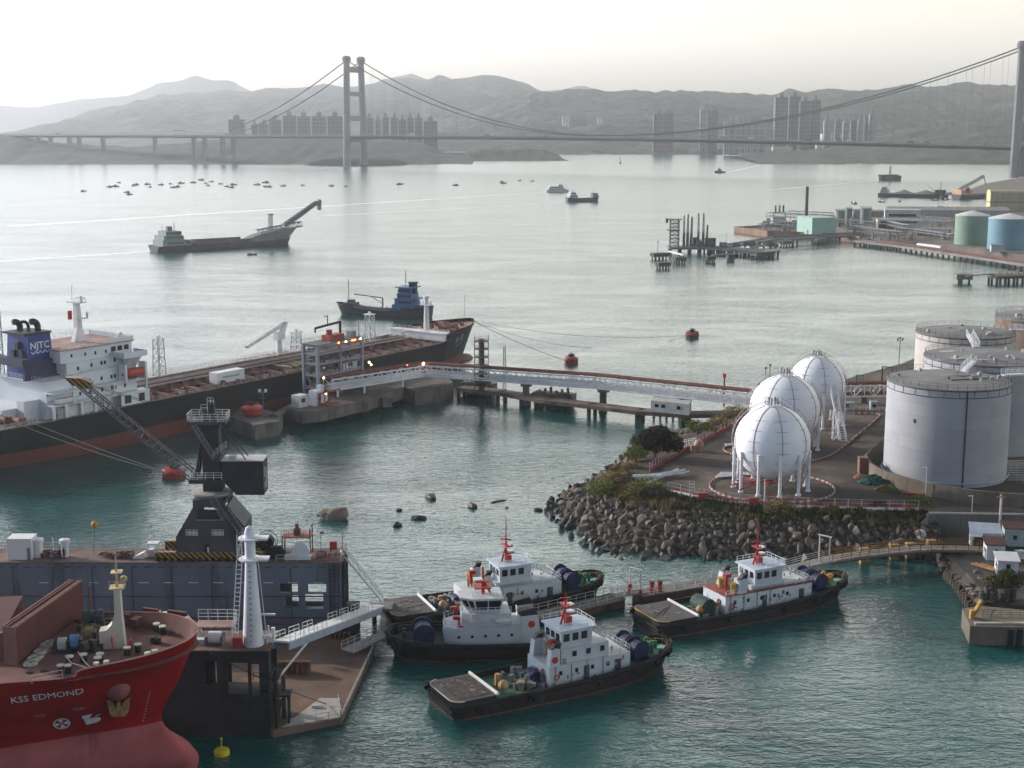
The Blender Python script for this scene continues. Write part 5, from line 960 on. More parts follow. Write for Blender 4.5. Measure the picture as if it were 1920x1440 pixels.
# ================================================================ sphere yard on its rubble bank
ZG = 6.
yard_m = M('yard_ground', (.062, .050, .042), .95, ns=.08, amt=.4, stain=(.155, .112, .085), sa=.34, ss=.07, bump=.15, bs=2.)
toe_px = [(1760, 1052), (1690, 1046), (1600, 1050), (1520, 1052), (1440, 1052), (1360, 1051), (1280, 1050), (1215, 1049), (1160, 1046), (1112, 1030), (1080, 1012), (1052, 990), (1030, 962), (1034, 938), (1068, 918), (1108, 900), (1140, 880), (1165, 855), (1190, 830), (1230, 806), (1290, 792), (1350, 785), (1400, 772), (1450, 752), (1520, 736), (1600, 712), (1680, 690), (1800, 640), (1960, 596), (2200, 560)]
top_px = [(1760, 958), (1700, 958), (1610, 956), (1530, 953), (1450, 950), (1390, 945), (1330, 938), (1270, 930), (1230, 922), (1205, 915), (1190, 908), (1175, 902), (1165, 893), (1170, 885), (1180, 877), (1200, 867), (1215, 855), (1230, 843), (1250, 830), (1290, 815), (1330, 800), (1370, 780), (1410, 764), (1460, 746), (1530, 729), (1605, 705), (1690, 682), (1810, 632), (1970, 590), (2200, 552)]
toe = [W(*p, 0) for p in toe_px]; top = [W(*p, ZG) for p in top_px]
rows = []
for k in range(7):
    v = k / 6; row = []
    for i, (a, b_) in enumerate(zip(toe, top)):
        p = a.lerp(b_, v); p.z = -1.2 + (ZG + 1.2) * (v ** .9) + (.35 * noise.noise((p.x * .3, p.y * .3, 0)) if 0 < k < 6 else 0); row.append(p)
    rows.append(row)
bankm = M('bank_earth', (.055, .046, .036), .95, ns=.4, amt=.4, stain=(.055, .06, .03), sa=.3, ss=.2)
struct(MB().grid(rows).build('bank', bankm, None, True))
poly = [(p.x, p.y) for p in top] + [(420, top[-1].y), (420, 285), (W(1960, 960, ZG).x, W(1960, 962, ZG).y)]
struct(MB().prism(poly, -1, ZG).build('yard', yard_m))
# boulders
def icos(sub, seed, sq):
    import bmesh
    bm = bmesh.new(); bmesh.ops.create_icosphere(bm, subdivisions=sub, radius=1)
    for v in bm.verts:
        n = noise.noise(v.co * 1.1 + Vector((seed * 3.1, 0, seed))) * .38 + noise.noise(v.co * 2.6 + Vector((0, seed * 2.7, 1))) * .16; v.co *= 1 + n; v.co.z *= sq
        c = Vector((round(v.co.x * 2.2) / 2.2, round(v.co.y * 2.2) / 2.2, round(v.co.z * 2.2) / 2.2)); v.co = v.co.lerp(c, .45)
    if sub == 2:
        rr = random.Random(seed * 13); bm.free(); bm = bmesh.new()
        for k in range(15):
            v = Vector((rr.gauss(0, 1), rr.gauss(0, 1), rr.gauss(0, 1))).normalized() * rr.uniform(.85, 1.12); v.z *= sq; bm.verts.new(v)
        bmesh.ops.convex_hull(bm, input=bm.verts); bmesh.ops.bevel(bm, geom=list(bm.edges), offset=.05, segments=1, affect='EDGES')
    me = bpy.data.meshes.new('boulder'); bm.to_mesh(me); bm.free(); return me
bmats = [M('boulder_%d' % k, c, .92, ns=.9, amt=.25, stain=(.07, .06, .05), sa=.15, ss=.8, bump=.35, bs=3) for k, c in enumerate(((.155, .122, .10), (.12, .104, .09), (.19, .15, .122), (.085, .076, .068)))]
bmesh_v = []
for k in range(10):
    me = icos(2, k + 1, .8); me.materials.append(bmats[k % 4]); bmesh_v.append(me)
wetm = M('wet_rock', (.035, .032, .028), .5, ns=.8, amt=.4, bump=.3, bs=3); wet_v = []
for me in bmesh_v: m2 = me.copy(); m2.materials.clear(); m2.materials.append(wetm); wet_v.append(m2)
random.seed(17); cand = []
def bankpt(f, v):
    i = int(f); t = f - i; a = toe[i].lerp(toe[i + 1], t); b_ = top[i].lerp(top[i + 1], t); p = a.lerp(b_, v); p.z = -1.2 + (ZG + 1.2) * (v ** .9); return p
for n in range(14000):
    f = random.uniform(0, 17.6); v = random.uniform(-.03, .80) if f < 9 else random.uniform(-.05, .72)
    s = random.choice((.45, .55, .7, .85, 1.0, 1.3)) * (1.25 if v < .25 else 1.) * (1 if f > 7 or v < .6 else .75)
    p = bankpt(f, max(v, 0)); 
    if v < 0: p = p + (p - bankpt(f, .2)) * (-v * 2); p.z = -.3
    if all((p - q).length > (s + r) * .6 for q, r in cand): cand.append((p, s))
    if len(cand) >= 900: break
cand.sort(key=lambda c: -c[1] / c[0].y)
BL = 'rough grey-brown boulder in the rubble bank below the sphere yard'; rub = MB()
for k, (p, s) in enumerate(cand):
    me = (wet_v if p.z < -.05 else bmesh_v)[k % 10]; mt = (random.uniform(0, 6.3), random.uniform(0, 6.3), random.uniform(0, 6.3)); scl = Vector((s * random.uniform(.85, 1.25), s * random.uniform(.8, 1.1), s * random.uniform(.65, .95)))
    if k < 296:
        o = bpy.data.objects.new('boulder', me); COL.objects.link(o); o.location = p + Vector((0, 0, s * .25)); o.rotation_euler = mt; o.scale = scl; tag(o, BL, 'boulder', 'boulders of the rubble bank')
    else:
        from mathutils import Euler
        m = Matrix.Translation(p + Vector((0, 0, s * .2))) @ Euler(mt).to_matrix().to_4x4() @ Matrix.Diagonal((*scl, 1)); rub.add([m @ v.co for v in me.vertices], [tuple(f.vertices) for f in me.polygons])
for n in range(1100):
    f = random.uniform(0, 17); v = random.uniform(0, .95); p = bankpt(f, v); s = random.uniform(.15, .42); me = bmesh_v[n % 10]; m = Matrix.Translation(p) @ Matrix.Rotation(n, 4, 'Z') @ Matrix.Diagonal((s, s, s * .8, 1)); rub.add([m @ v_.co for v_ in me.vertices], [tuple(f_.vertices) for f_ in me.polygons])
tag(rub.build('rubble', bmats[1]), 'smaller rubble filling the gaps between the bank boulders', 'rubble', kind='stuff')
for k, (px, py, sx, sy, sz, lab) in enumerate(((627, 972, 2.9, 2.0, 2.0, 'largest smooth rock standing alone in the bay'), (601, 964, .9, .6, .35, 'small flat rock left of the largest bay rock'), (808, 934, 2., 1., .8, 'pointed dark rock farthest from the bay shore'), (785, 973, 1.7, .9, .6, 'split low dark rock in the middle of the bay'), (744, 986, .95, .8, .8, 'round dark rock below the split rock'), (885, 950, 1.5, .9, .8, 'dark rock midway between pointed rock and rubble bank'), (748, 957, .7, .5, .4, 'tiny rock above the split low rock'), (935, 940, 1.8, .5, .22, 'flat awash rock nearest the rubble bank tip'), (950, 952, 1., .4, .2, 'lower awash sliver of rock by the bank tip'), (1010, 957, 1.1, .7, .5, 'dark rock just off the rubble bank tip'))):
    me = icos(3, 30 + k, .9); me.materials.append(bmats[2] if k == 0 else wetm); o = bpy.data.objects.new('rock', me); COL.objects.link(o); o.location = W(px, py) + Vector((0, 0, sz * .2)); o.scale = (sx, sy, sz); o.rotation_euler = (0, 0, k); tag(o, lab, 'rock', 'rocks in the bay'); me.polygons.foreach_set('use_smooth', [True] * len(me.polygons))
# ---------------- spheres
sw = M('sphere_white', (.80, .81, .83), .42, ns=.12, amt=.03, stain=(.5, .42, .36), sa=-.25, ss=.3); rl = M('pipe_brown', (.22, .10, .08), .7, ns=.5, amt=.3); sleg = M('leg_white', (.68, .69, .7), .5, ns=.4, amt=.06, stain=(.4, .3, .25), sa=.05)
hazm_r = M('curb_red', (.24, .075, .06), .7); hazm_w = M('curb_white', (.42, .39, .36), .7, amt=.15)
for n, (px, py, rpx, gy, lab) in enumerate(((1448, 829, 70.5, 915, 'nearest white gas sphere with all its legs in view'), (1471, 767, 65, None, 'middle white gas sphere, half hidden behind the nearest'), (1531, 721, 53, None, 'farthest white gas sphere with pale stair tower at its foot'))):
    yy = (W(px, 915, ZG).y, 321., 347.)[n]; c_ = A(px, py, yy); r = rpx / PPM(yy, c_.z); t = T('gas_sphere', lab, 'gas sphere', (c_.x, yy, ZG), 0, 'white spherical gas tanks'); zc = c_.z - ZG
    MB().sph((0, 0, zc), r, 48, 32).build('shell', sw, t, True)
    for k in range(11):
        a = 2 * math.pi * (k + .35) / 11; x, y = r * .99 * math.cos(a), r * .99 * math.sin(a); mb = MB().cyl(x, y, .3, zc - 2.6, .33, 10).cyl(x, y, zc * .5, zc * .53, .42, 10).cyl(x, y, zc - 2.6, zc - 1.5, .42, 10, .3).cyl(x, y, 0, .35, .55, 10).cyl(x, y, zc - 1.5, zc - 1.2, .44, 10); mb.build('leg', sleg, t)
    mb = MB()
    for k in range(11):
        a, b2 = 2 * math.pi * (k + .35) / 11, 2 * math.pi * (k + 1.35) / 11; mb.tube((r * .99 * math.cos(a), r * .99 * math.sin(a), .6), (r * .99 * math.cos(b2), r * .99 * math.sin(b2), zc * .5), .06, 4)
    mb.build('brace', gsteel, t); mb = MB()
    for k in range(8):
        a = 2 * math.pi * (k + .12) / 8; mb.path([(1.006 * r * math.cos(e) * math.cos(a), 1.006 * r * math.cos(e) * math.sin(a), zc + 1.006 * r * math.sin(e)) for e in [R(-62 + 144 * q / 24) for q in range(25)]], .05, 4)
        for e in (-40, -22, -6, 10, 27, 44):
            e = R(e); da = .13 / max(math.cos(e), .3); mb.path([(1.012 * r * math.cos(e) * math.cos(a + s), 1.012 * r * math.cos(e) * math.sin(a + s), zc + 1.012 * r * math.sin(e)) for s in (-da * 1.3, 0, da * 1.3)], .035, 3)
    mb.build('sprinkler_pipes', rl, t); mb = MB().cyl(0, 0, zc + r * .97, zc + r + .1, 1.7, 16); mb.ring_rail((0, 0, zc + r + .1), 1.65, 1., 12, .05); mb.build('top_platform', sleg, t)
    mb = MB(); [mb.cyl(-.9 + .6 * k, .3 * (k % 2), zc + r, zc + r + 1.7 - .3 * (k % 2), .14, 6) for k in range(4)]; mb.build('vent', gsteel, t)
    # stair winding over the shell
    mb = MB(); pts = []
    for k in range(27):
        q = k / 26; e = R(-8 + 84 * q); a = R(-8 + 75 * q); pts.append(Vector((1.09 * r * math.cos(e) * math.cos(a), 1.09 * r * math.cos(e) * math.sin(a), zc + 1.09 * r * math.sin(e))))
    mb.path(pts, .12, 4); mb.path([p + Vector((0, 0, 1.)) for p in pts], .05, 4); [mb.tube(p, p + Vector((0, 0, 1)), .04, 3) for p in pts[::2]]
    pts = [Vector((-p.x * .985, p.y, p.z)) for p in pts]; mb.path(pts, .1, 4); mb.path([p + Vector((0, 0, 1.)) for p in pts], .045, 4); [mb.tube(p, p + Vector((0, 0, 1)), .04, 3) for p in pts[::2]]; mb.build('stairway', M('stair_grey', (.36, .33, .32), .6), t)
    mb = MB().tube((0, 0, .8), (0, 0, zc - r + .1), .35, 8).torus((0, 0, zc - r - .3), 2.2, .13, n=20, m=6); [mb.tube((0, 0, .9 + .4 * k), (r * 1.1 * math.cos(2.2 + k * .5), r * 1.1 * math.sin(2.2 + k * .5), .7), .16, 5) for k in range(4)]; mb.build('bottom_pipework', rp if n == 0 else rl, t)
    if n == 2:
        t2 = T('stair_tower', 'white steel stair flight leaning against the farthest sphere', 'stair', W(1582, 827, ZG), 0); b3 = W(1582, 827, ZG); e3 = Vector((c_.x + r * .35, yy - r * .98, c_.z + 1.2)) - b3; mb = MB()
        for o in (-.7, .7): mb.tube((o, 0, 0), (e3.x + o, e3.y, e3.z), .22, 4); mb.tube((o, 0, 1), (e3.x + o, e3.y, e3.z + 1), .07, 4)
        for k in range(24): s = k / 24; mb.bx(e3.x * s - .7, e3.x * s + .7, e3.y * s - .15, e3.y * s + .15, e3.z * s, e3.z * s + .08)
        mb.build('flight', sleg, t2); mb = MB().lattice((e3.x * .45 - 1.5, 1.5, 0), (e3.x * .45 - 1.5, 1.5, e3.z * .6), 1.3, 4, .12); mb.build('support', sleg, t2)
def curb(name, lab, pts, z=ZG):
    t = T(name, lab, 'kerb', (0, 0, 0)); a = MB(); b_ = MB(); k = 0
    for p, q in zip(pts, pts[1:]):
        d = q - p; an = math.atan2(d.y, d.x); (a if k % 2 else b_).box(((p + q) / 2)[:2] + (z + .22,), (d.length + .02, .2, .34), an); k += 1
    a.build('red_block', hazm_r, t); b_.build('white_block', hazm_w, t)
c_ = W(1447, 915, ZG); curb('striped_kerb', 'red and white striped ring kerb around the nearest sphere', [Vector((c_.x + 12.6 * math.cos(a), c_.y + 12.2 * math.sin(a), 0)) for a in [2 * math.pi * k / 96 for k in range(97)]])
q = spline([W(*p, ZG) for p in ((1508, 868), (1530, 864), (1555, 856), (1580, 840), (1610, 815), (1645, 785), (1645, 778), (1600, 776))], 9); curb('striped_kerb', 'striped kerb sweeping from behind the nearest sphere to the pipe yard', q)
q = spline([W(*p, ZG) for p in ((1385, 832), (1362, 838), (1357, 845), (1372, 853), (1395, 857))], 7); curb('striped_kerb', 'short striped kerb curve left of the middle sphere', q)
# ---------------- big grey tanks and the bund
def plate_mat(name, c1, c2):
    m = M(name, c1, .6, ns=.25, amt=.05, stain=[c * .72 for c in c1], sa=.0, streak=True, ss=.5); N = m.node_tree.nodes; L = m.node_tree.links; tc = [n for n in N if n.type == 'TEX_COORD'][0]
    sp = N.new('ShaderNodeSeparateXYZ'); L.new(tc.outputs['Object'], sp.inputs[0]); at = N.new('ShaderNodeMath'); at.operation = 'ARCTAN2'; L.new(sp.outputs['Y'], at.inputs[0]); L.new(sp.outputs['X'], at.inputs[1]); ml = N.new('ShaderNodeMath'); ml.operation = 'MULTIPLY'; ml.inputs[1].default_value = 12.4; L.new(at.outputs[0], ml.inputs[0])
    cb = N.new('ShaderNodeCombineXYZ'); L.new(ml.outputs[0], cb.inputs['X']); L.new(sp.outputs['Z'], cb.inputs['Y']); br = N.new('ShaderNodeTexBrick'); br.inputs['Scale'].default_value = 1; br.inputs['Brick Width'].default_value = 5.6; br.inputs['Row Height'].default_value = 2.4; br.inputs['Mortar Size'].default_value = .03; br.inputs['Color1'].default_value = (*c1, 1); br.inputs['Color2'].default_value = (*c2, 1); br.inputs['Mortar'].default_value = (*[c * .82 for c in c1], 1); L.new(cb.outputs[0], br.inputs['Vector'])
    mu = [n for n in N if n.type == 'MIX' and n.blend_type == 'MULTIPLY'][0]; L.new(br.outputs['Color'], mu.inputs[6]); return m
tg = plate_mat('tank_grey', (.33, .335, .355), (.375, .375, .38)); tg2 = plate_mat('tank_pale', (.43, .40, .365), (.47, .435, .395)); trf = M('tank_roof', (.17, .168, .165), .8, ns=.15, amt=.18, stain=(.4, .39, .38), sa=.1, ss=.12); trust = M('tank_rust', (.17, .12, .095), .8, ns=.15, amt=.25, stain=(.12, .07, .05), sa=.3, streak=True); dkseam = M('seam_dark', (.07, .06, .06), .7)
for n, (x0, x1, yrim, ybase, lab, m_) in enumerate(((1668, 1891, 712, 893, 'front grey storage tank, largest, marked with a small 8', tg), (1738, 1962, 668, None, 'pale grey tank behind the front tank, its roof patched white', tg), (1721, 1899, 622, None, 'pale beige tank farthest left behind the two grey tanks', tg2), (1872, 2060, 594, None, 'rust-streaked brown-rimmed tank cut by the right edge', trust))):
    if n == 0: yy = W(1779, 915, ZG).y + 12.4; top_ = A(1779, yrim, yy).z
    else:
        top_z = 26.5; pp2 = W((x0 + x1) / 2, yrim, top_z); yy = pp2.y
    top_z = A(1779, 712, W(1779, 915, ZG).y + 12.4).z if n == 0 else 26.5
    t, r, h = tank('storage_tank', lab, x0, x1, yrim, yy, ZG, top_z, m_, trf, .7, True); t['group'] = 'big grey storage tanks'
    MB().torus((0, 0, h - 1.6), r + .06, .09, n=56, m=5).torus((0, 0, h - .2), r + .16, .07, n=56, m=5).build('ring_pipe', dkseam, t); MB().bx(r * .0 - .12, r * .0 + .12, -r - .22, -r + .05, 0, h).build('drain_pipe', M('pipe_dark', (.09, .05, .045), .7), t) if n == 0 else None
    random.seed(40 + n); mb = MB()
    for k in range(11): a = random.uniform(0, 6.3); q = r * random.uniform(.3, .88); mb.box((q * math.cos(a), q * math.sin(a), h + .7), (random.uniform(.5, 1), .7, random.uniform(.5, .9)), a)
    mb.build('roof_hatch', M('hatch_pale', (.33, .32, .31), .7, amt=.3), t); mb = MB()
    for k in range(26): a = 2 * math.pi * k / 26; mb.tube((r * math.cos(a) * 1.003, r * math.sin(a) * 1.003, h - 1.5), (r * math.cos(a) * 1.003, r * math.sin(a) * 1.003, h), .05, 3)
    mb.build('rim_stiffener', dkseam, t)
    if n == 0:
        a0 = R(-90 - 47)
        def f8(u, v): q = a0 + u / r; return ((r + .05) * math.cos(q), (r + .05) * math.sin(q), h * .63 + v)
        text_on('tank_number', '8', 1.2, M('number_black', (.03, .03, .03), .7), t, f8, .05)
        MB().bx(-.4, 6.5, -.1, .1, h + .75, h + .9).box((3.5, -3, h + .7), (9, .3, .2), .3).box((-1, -3, h + .8), (.3, .3, .9)).build('roof_pipe', dkseam, t)
        MB().torus((0, 0, .9), r + .4, .14, n=48, m=5).build('base_pipe', M('pipe_bluewhite', (.35, .42, .55), .6), t)
    if n == 1: MB().box((-7.5, -5, h + .42), (4.5, 2.4, .06), .4).box((-2.5, -6.8, h + .42), (4, 2, .06), .1).box((1, 2, h + .55), (6, 1.6, .05), .1).box((-6, 5, h + .42), (7, 1.6, .05), .2).build('roof_patch', hazm_w, t)
def bridgeway(lab, a, b_, w=1.6, h=1.2):
    t = T('roof_walkway', lab, 'walkway', (0, 0, 0)); d = b_ - a; u = d.normalized(); v = Vector((-u.y, u.x, 0)) * w / 2; mb = MB(); mb.grid([[a - v, a + v], [b_ - v, b_ + v]]); mb.box((a + b_) / 2 - Vector((0, 0, .2)), (d.length, w, .2), math.atan2(d.y, d.x), -math.asin(d.z / d.length)); mb.build('tread', wtr, t); mb = MB().rail([a + v, b_ + v], h, 1.5, .07, 3).rail([a - v, b_ - v], h, 1.5, .07, 3); mb.build('railing', wtr, t)
bridgeway('white railed walkway leaving the front tank roof to the right', W(1881, 702, 26.8), W(1960, 699, 26.8)); bridgeway('steep white gangway between the beige tank and the patched roof tank', W(1818, 626, 29), W(1831, 650, 27)); bridgeway('white railed walkway from the beige tank to the rusty tank', W(1893, 617, 26.8), W(1960, 618, 26.8)); bridgeway('grey steps rising from the front tank roof to the patched roof tank', W(1806, 695, 26.6), W(1826, 676, 28.5))
bm_ = M('bund_concrete', (.15, .125, .10), .9, ns=.3, amt=.25, stain=(.08, .065, .055), sa=.3, streak=True, ss=.6, bump=.2, bs=2)
bw = T('bund_wall', 'curving stained concrete bund wall around the front grey tank', 'wall', (0, 0, 0)); pts = spline([W(*p, ZG) for p in ((1672, 830), (1625, 872), (1626, 884), (1645, 900), (1680, 914), (1740, 930), (1820, 943), (1910, 951), (2010, 955))], 8); mb = MB(); rows = []
for k, p in enumerate(pts):
    d = (pts[min(k + 1, len(pts) - 1)] - pts[max(k - 1, 0)]).normalized(); v = Vector((-d.y, d.x, 0)) * .25; zt = 2.7; rows.append([p - v, p - v + Vector((0, 0, zt)), p + v + Vector((0, 0, zt)), p + v])
mb.grid(rows).build('wall', bm_, bw)
for k, (px, py, s, h, lab) in enumerate(((1735, 931, .08, 6, 'thin pale lamp post against the bund wall'), (1822, 960, .08, 3.2, 'short post on the road below the bund wall'))):
    t = T('lamp_post', lab, 'lamp', W(px, py, ZG), 0); MB().tube((0, 0, 0), (0, 0, h), s, 5).bx(-.8, .1, -.08, .08, h - .1, h + .06).build('pole', wtr, t)
def heap(name, lab, px, py, sx, sy, sz, mat, rz=0., seed=0):
    p = W(px, py, ZG); mb = MB(); rows = []
    for q in (1., .92, .84, .75, .65, .53, .4, .28, .15, .02): rows.append([(sx * q * math.cos(a) * (1 + .12 * noise.noise((math.cos(a) * 2, math.sin(a) * 2, seed))), sy * q * math.sin(a), sz * (1 - q ** 2.4) * (1 + .5 * noise.noise((q * 6, a * 2.5, seed))) + .55 * abs(noise.noise((math.cos(a) * 5 * q, math.sin(a) * 5 * q, seed)))) for a in [2 * math.pi * k / 40 for k in range(41)]])
    o = mb.grid(rows).build(name, mat, None, False); o.location = p; o.rotation_euler = (0, 0, rz); tag(o, lab, 'heap')
heap('net_heap', 'dark green heap of crumpled netting at the bund wall corner', 1638, 908, 3.4, 1.5, 1.7, M('net_green', (.02, .07, .06), .9, ns=1.2, amt=.5), R(-25), 3); heap('net_heap', 'ochre and green heap of netting beside the darker one', 1663, 921, 2.4, 1.1, 1.2, M('net_ochre', (.15, .11, .03), .9, ns=.8, amt=.5, stain=(.02, .06, .05), sa=.4, ss=.6), R(-20), 5); heap('orange_sheet', 'crumpled pale orange sheeting on the ground by the wall end', 1611, 896, 1.3, .9, .7, M('sheet_orange', (.5, .26, .17), .8, amt=.2), .3, 7)
t = T('brick_pier', 'reddish brick pillar block at the end of the curved bund wall', 'pillar', W(1617, 886, ZG), 0); MB().bx(-.9, .9, -.9, .9, 0, 3.2).bx(-1, 1, -1, 1, 3.2, 3.4).build('block', M('brick_red', (.19, .10, .075), .9, ns=2, amt=.3), t)
t = T('red_barrier', 'low red plastic barrier lying at the foot of the bund wall', 'barrier', W(1720, 928, ZG), R(-12)); MB().prismY([(-3, 0), (3, 0), (2.6, .4), (1.6, .8), (1.2, .35), (-3, .3)], -.3, .3).build('barrier', rp, t)
# ---------------- fences, pipes and small kit of the yard
fw2 = M('fence_pale', (.44, .42, .4), .6, ns=.5, amt=.15)
fe = T('red_fence', 'red rail fence with pale posts along the seaward yard edge', 'fence', (0, 0, 0)); pts = [W(*p, ZG) for p in ((1218, 884), (1250, 865), (1292, 841), (1330, 822), (1372, 800), (1410, 776))]; mb = MB()
for a, b_ in zip(pts, pts[1:]):
    d = b_ - a; mb.box(((a + b_) / 2)[:2] + (ZG + .35,), (d.length, .2, .7), math.atan2(d.y, d.x))
    mb.tube(a + Vector((0, 0, 1.7)), b_ + Vector((0, 0, 1.7)), .1, 4)
mb.build('red_rail', M('fence_red', (.24, .04, .04), .7, ns=.5, amt=.3), fe); mb = MB()
for a, b_ in zip(pts, pts[1:]):
    for k in range(6): p = a.lerp(b_, k / 6); mb.tube(p, p + Vector((0, 0, 2.1)), .08, 4)
mb.build('posts', fw2, fe)
f2 = T('front_fence', 'pale post fence with red and white pipes along the bank top', 'fence', (0, 0, 0)); pts = [W(*p, ZG) for p in ((1252, 921), (1300, 932), (1360, 942), (1440, 949), (1540, 953), (1640, 956), (1722, 957))]; mb = MB(); m2 = MB(); m3 = MB()
for a, b_ in zip(pts, pts[1:]):
    n = max(2, round((b_ - a).length / 2.6))
    for k in range(n + 1): p = a.lerp(b_, k / n); mb.tube(p, p + Vector((0, 0, 2.0)), .07, 4)
    mb.tube(a + Vector((0, 0, 1.95)), b_ + Vector((0, 0, 1.95)), .035, 3); mb.tube(a + Vector((0, 0, 1.2)), b_ + Vector((0, 0, 1.2)), .03, 3)
    m2.tube(a + Vector((0, .9, .45)), b_ + Vector((0, .9, .45)), .18, 6); m3.tube(a + Vector((0, -.15, .12)), b_ + Vector((0, -.15, .12)), .2, 6); m3.tube(a + Vector((0, .35, .25)), b_ + Vector((0, .35, .25)), .17, 6)
mb.build('posts', fw2, f2); m2.build('red_pipe', rp, f2); m3.build('white_pipe', wtr, f2)
for n, (px, py, lab) in enumerate(((1318, 938, 'red equipment box on the front fence, left of the ring kerb'), (1413, 948, 'red equipment box on the front fence below the nearest sphere'), (1468, 949, 'red equipment box on the fence, right under the nearest sphere'))): t = T('fire_box', lab, 'box', W(px, py, ZG) + Vector((0, .2, 0)), R(-4), 'red boxes on the front fence'); MB().bx(-.9, .9, -.35, .35, .3, 1.5).build('box', rp, t); MB().bx(-.8, -.7, -.3, .3, 0, .3).bx(.7, .8, -.3, .3, 0, .3).build('feet', gsteel, t)
t = T('red_ramp', 'dark red wedge cover lying by the right end of the fence', 'cover', W(1690, 951, ZG), R(-8)); MB().prism([(-3.2, .9), (-2.8, -.3), (2.4, -.4)], 0, .7).build('wedge', rp, t)
t = T('ladder_stand', 'small white ladder frame standing at the left fence corner', 'frame', W(1297, 930, ZG), R(-6)); MB().ladder((0, 0, 0), (0, 0, 3), .9, .08).ladder((1.1, 0, 0), (1.1, 0, 1.5), .9, .07).build('frame', wtr, t)
t = T('white_gate', 'white barred gate panel in the red fence by the round tank', 'gate', W(1292, 842, ZG), R(38)); mb = MB().rail([(-2, 0, .4), (2, 0, .4)], 2, .6, .07, 4); mb.build('panel', wtr, t)
t = T('round_vessel', 'pinkish round vessel beside the red fence', 'vessel', W(1310, 846, ZG), 0); MB().sph((0, 0, 1.5), 1.2, 14, 10).cyl(0, 0, 0, .6, .7, 10).bx(-1.8, -.6, -.8, .6, 0, 1.5).build('vessel', M('vessel_pink', (.42, .24, .19), .7, ns=.6, amt=.25), t)
t = T('pipe_bundle', 'jumble of white pipes stepping down the yard corner', 'pipework', W(1235, 900, ZG), 0); mb = MB(); random.seed(9)
for k in range(7): o = Vector((-1.2 + .55 * k, .5 * k - 1.6, .5 + .25 * (k % 3))); mb.tube(o + Vector((-4.5 + k * .6, .4, 0)), o + Vector((4 + .4 * (k % 4), 3.2, .2)), .2, 6)
a = W(1216, 908, ZG) - W(1235, 900, ZG); b_ = W(1271, 883, ZG) - W(1235, 900, ZG); mb.tube(a + Vector((0, 0, .4)), b_ + Vector((0, 0, .4)), .3, 6); mb.tube(a + Vector((-3, 2.6, 1)), a + Vector((3, 3., .9)), .42, 7)
for k in range(5): p = a.lerp(b_, k / 4); mb.tube((p.x, p.y, 0), (p.x, p.y, .5), .15, 4)
mb.build('pipes', wtr, t)
t = T('pipe_bundle', 'white pipes fanning out on the ground left of the nearest sphere', 'pipework', W(1368, 895, ZG), 0); mb = MB()
for k in range(6): mb.tube((-3.2 + .3 * k, -1.4 + .6 * k, .4 + .05 * k), (2.6 + .5 * k, .2 + .5 * k, .4), .16, 5)
mb.tube((2, -.4, .8), (7.5, -1.2, .8), .22, 6); mb.build('pipes', wtr, t)
t = T('pipe_bundle', 'small white pipe cluster left of the middle sphere', 'pipework', W(1372, 838, ZG), 0); mb = MB()
for k in range(4): mb.tube((-1.5, -.8 + .5 * k, .5), (3, .6 + .5 * k, .6), .13, 5)
mb.build('pipes', wtr, t)
t = T('hydrant', 'thin white hydrant post in front of the nearest sphere', 'post', W(1433, 945, ZG), 0); MB().tube((0, 0, 0), (0, 0, 5), .12, 6).tube((-.5, 0, 4.8), (.5, 0, 5), .09, 5).build('post', wtr, t); MB().tube((.3, 0, 4.6), (1.2, .6, 0), .12, 5).build('red_hose', rp, t)
# pipe bridge and kit beyond the spheres
t = T('pipe_trestle', 'white truss pipe trestle between farthest sphere and front tank', 'bridge', (0, 0, 0)); a, b_ = W(1580, 742, 8.), W(1690, 740, 8.); ch = MB(); dg = MB(); d = b_ - a; u = d.normalized(); v = Vector((-u.y, u.x, 0)) * 1.6
for sg in (-1, 1):
    for z in (0, 2.8): ch.tube(a + v * sg + Vector((0, 0, z)), b_ + v * sg + Vector((0, 0, z)), .22, 4)
    for k in range(6): p, q = a.lerp(b_, k / 6) + v * sg, a.lerp(b_, (k + 1) / 6) + v * sg; dg.tube(p, p + Vector((0, 0, 2.8)), .12, 4); dg.tube(p, q + Vector((0, 0, 2.8)), .1, 4) if k % 2 else dg.tube(p + Vector((0, 0, 2.8)), q, .1, 4)
ch.build('chord', wtr, t); dg.build('web', wtr, t); mb = MB()
for o in (-.8, 0, .8): mb.tube(a + Vector((0, o, 3.3)), b_ + Vector((0, o, 3.3)), .25, 6); mb.tube(a + Vector((0, o, .6)), b_ + Vector((0, o, .6)), .25, 6)
mb.build('pipes', rustp, t); p = a.lerp(b_, .35); MB().cyl(p.x, p.y, ZG, 8, 1., 10).build('pier', DK, t)
for px, py, z, lab in ((1652, 742, ZG, 'black gallows lamp post against the water beside the pipe trestle'), (1604, 744, ZG, 'grey gallows pole left of the black lamp post')):
    t = T('lamp_gallows', lab, 'lamp', W(px, py, z), 0); MB().tube((0, 0, 0), (0, 0, 8 if px > 1640 else 6), .2, 5).tube((0, 0, 8 if px > 1640 else 6), (2.6 if px > 1640 else 2, 0, 7.8 if px > 1640 else 5.8), .14, 5).tube((2.6 if px > 1640 else 2, 0, 7.8 if px > 1640 else 5.8), (2.6 if px > 1640 else 2, 0, 6.8 if px > 1640 else 4.6), .14, 5).build('post', blk if px > 1640 else gsteel, t)
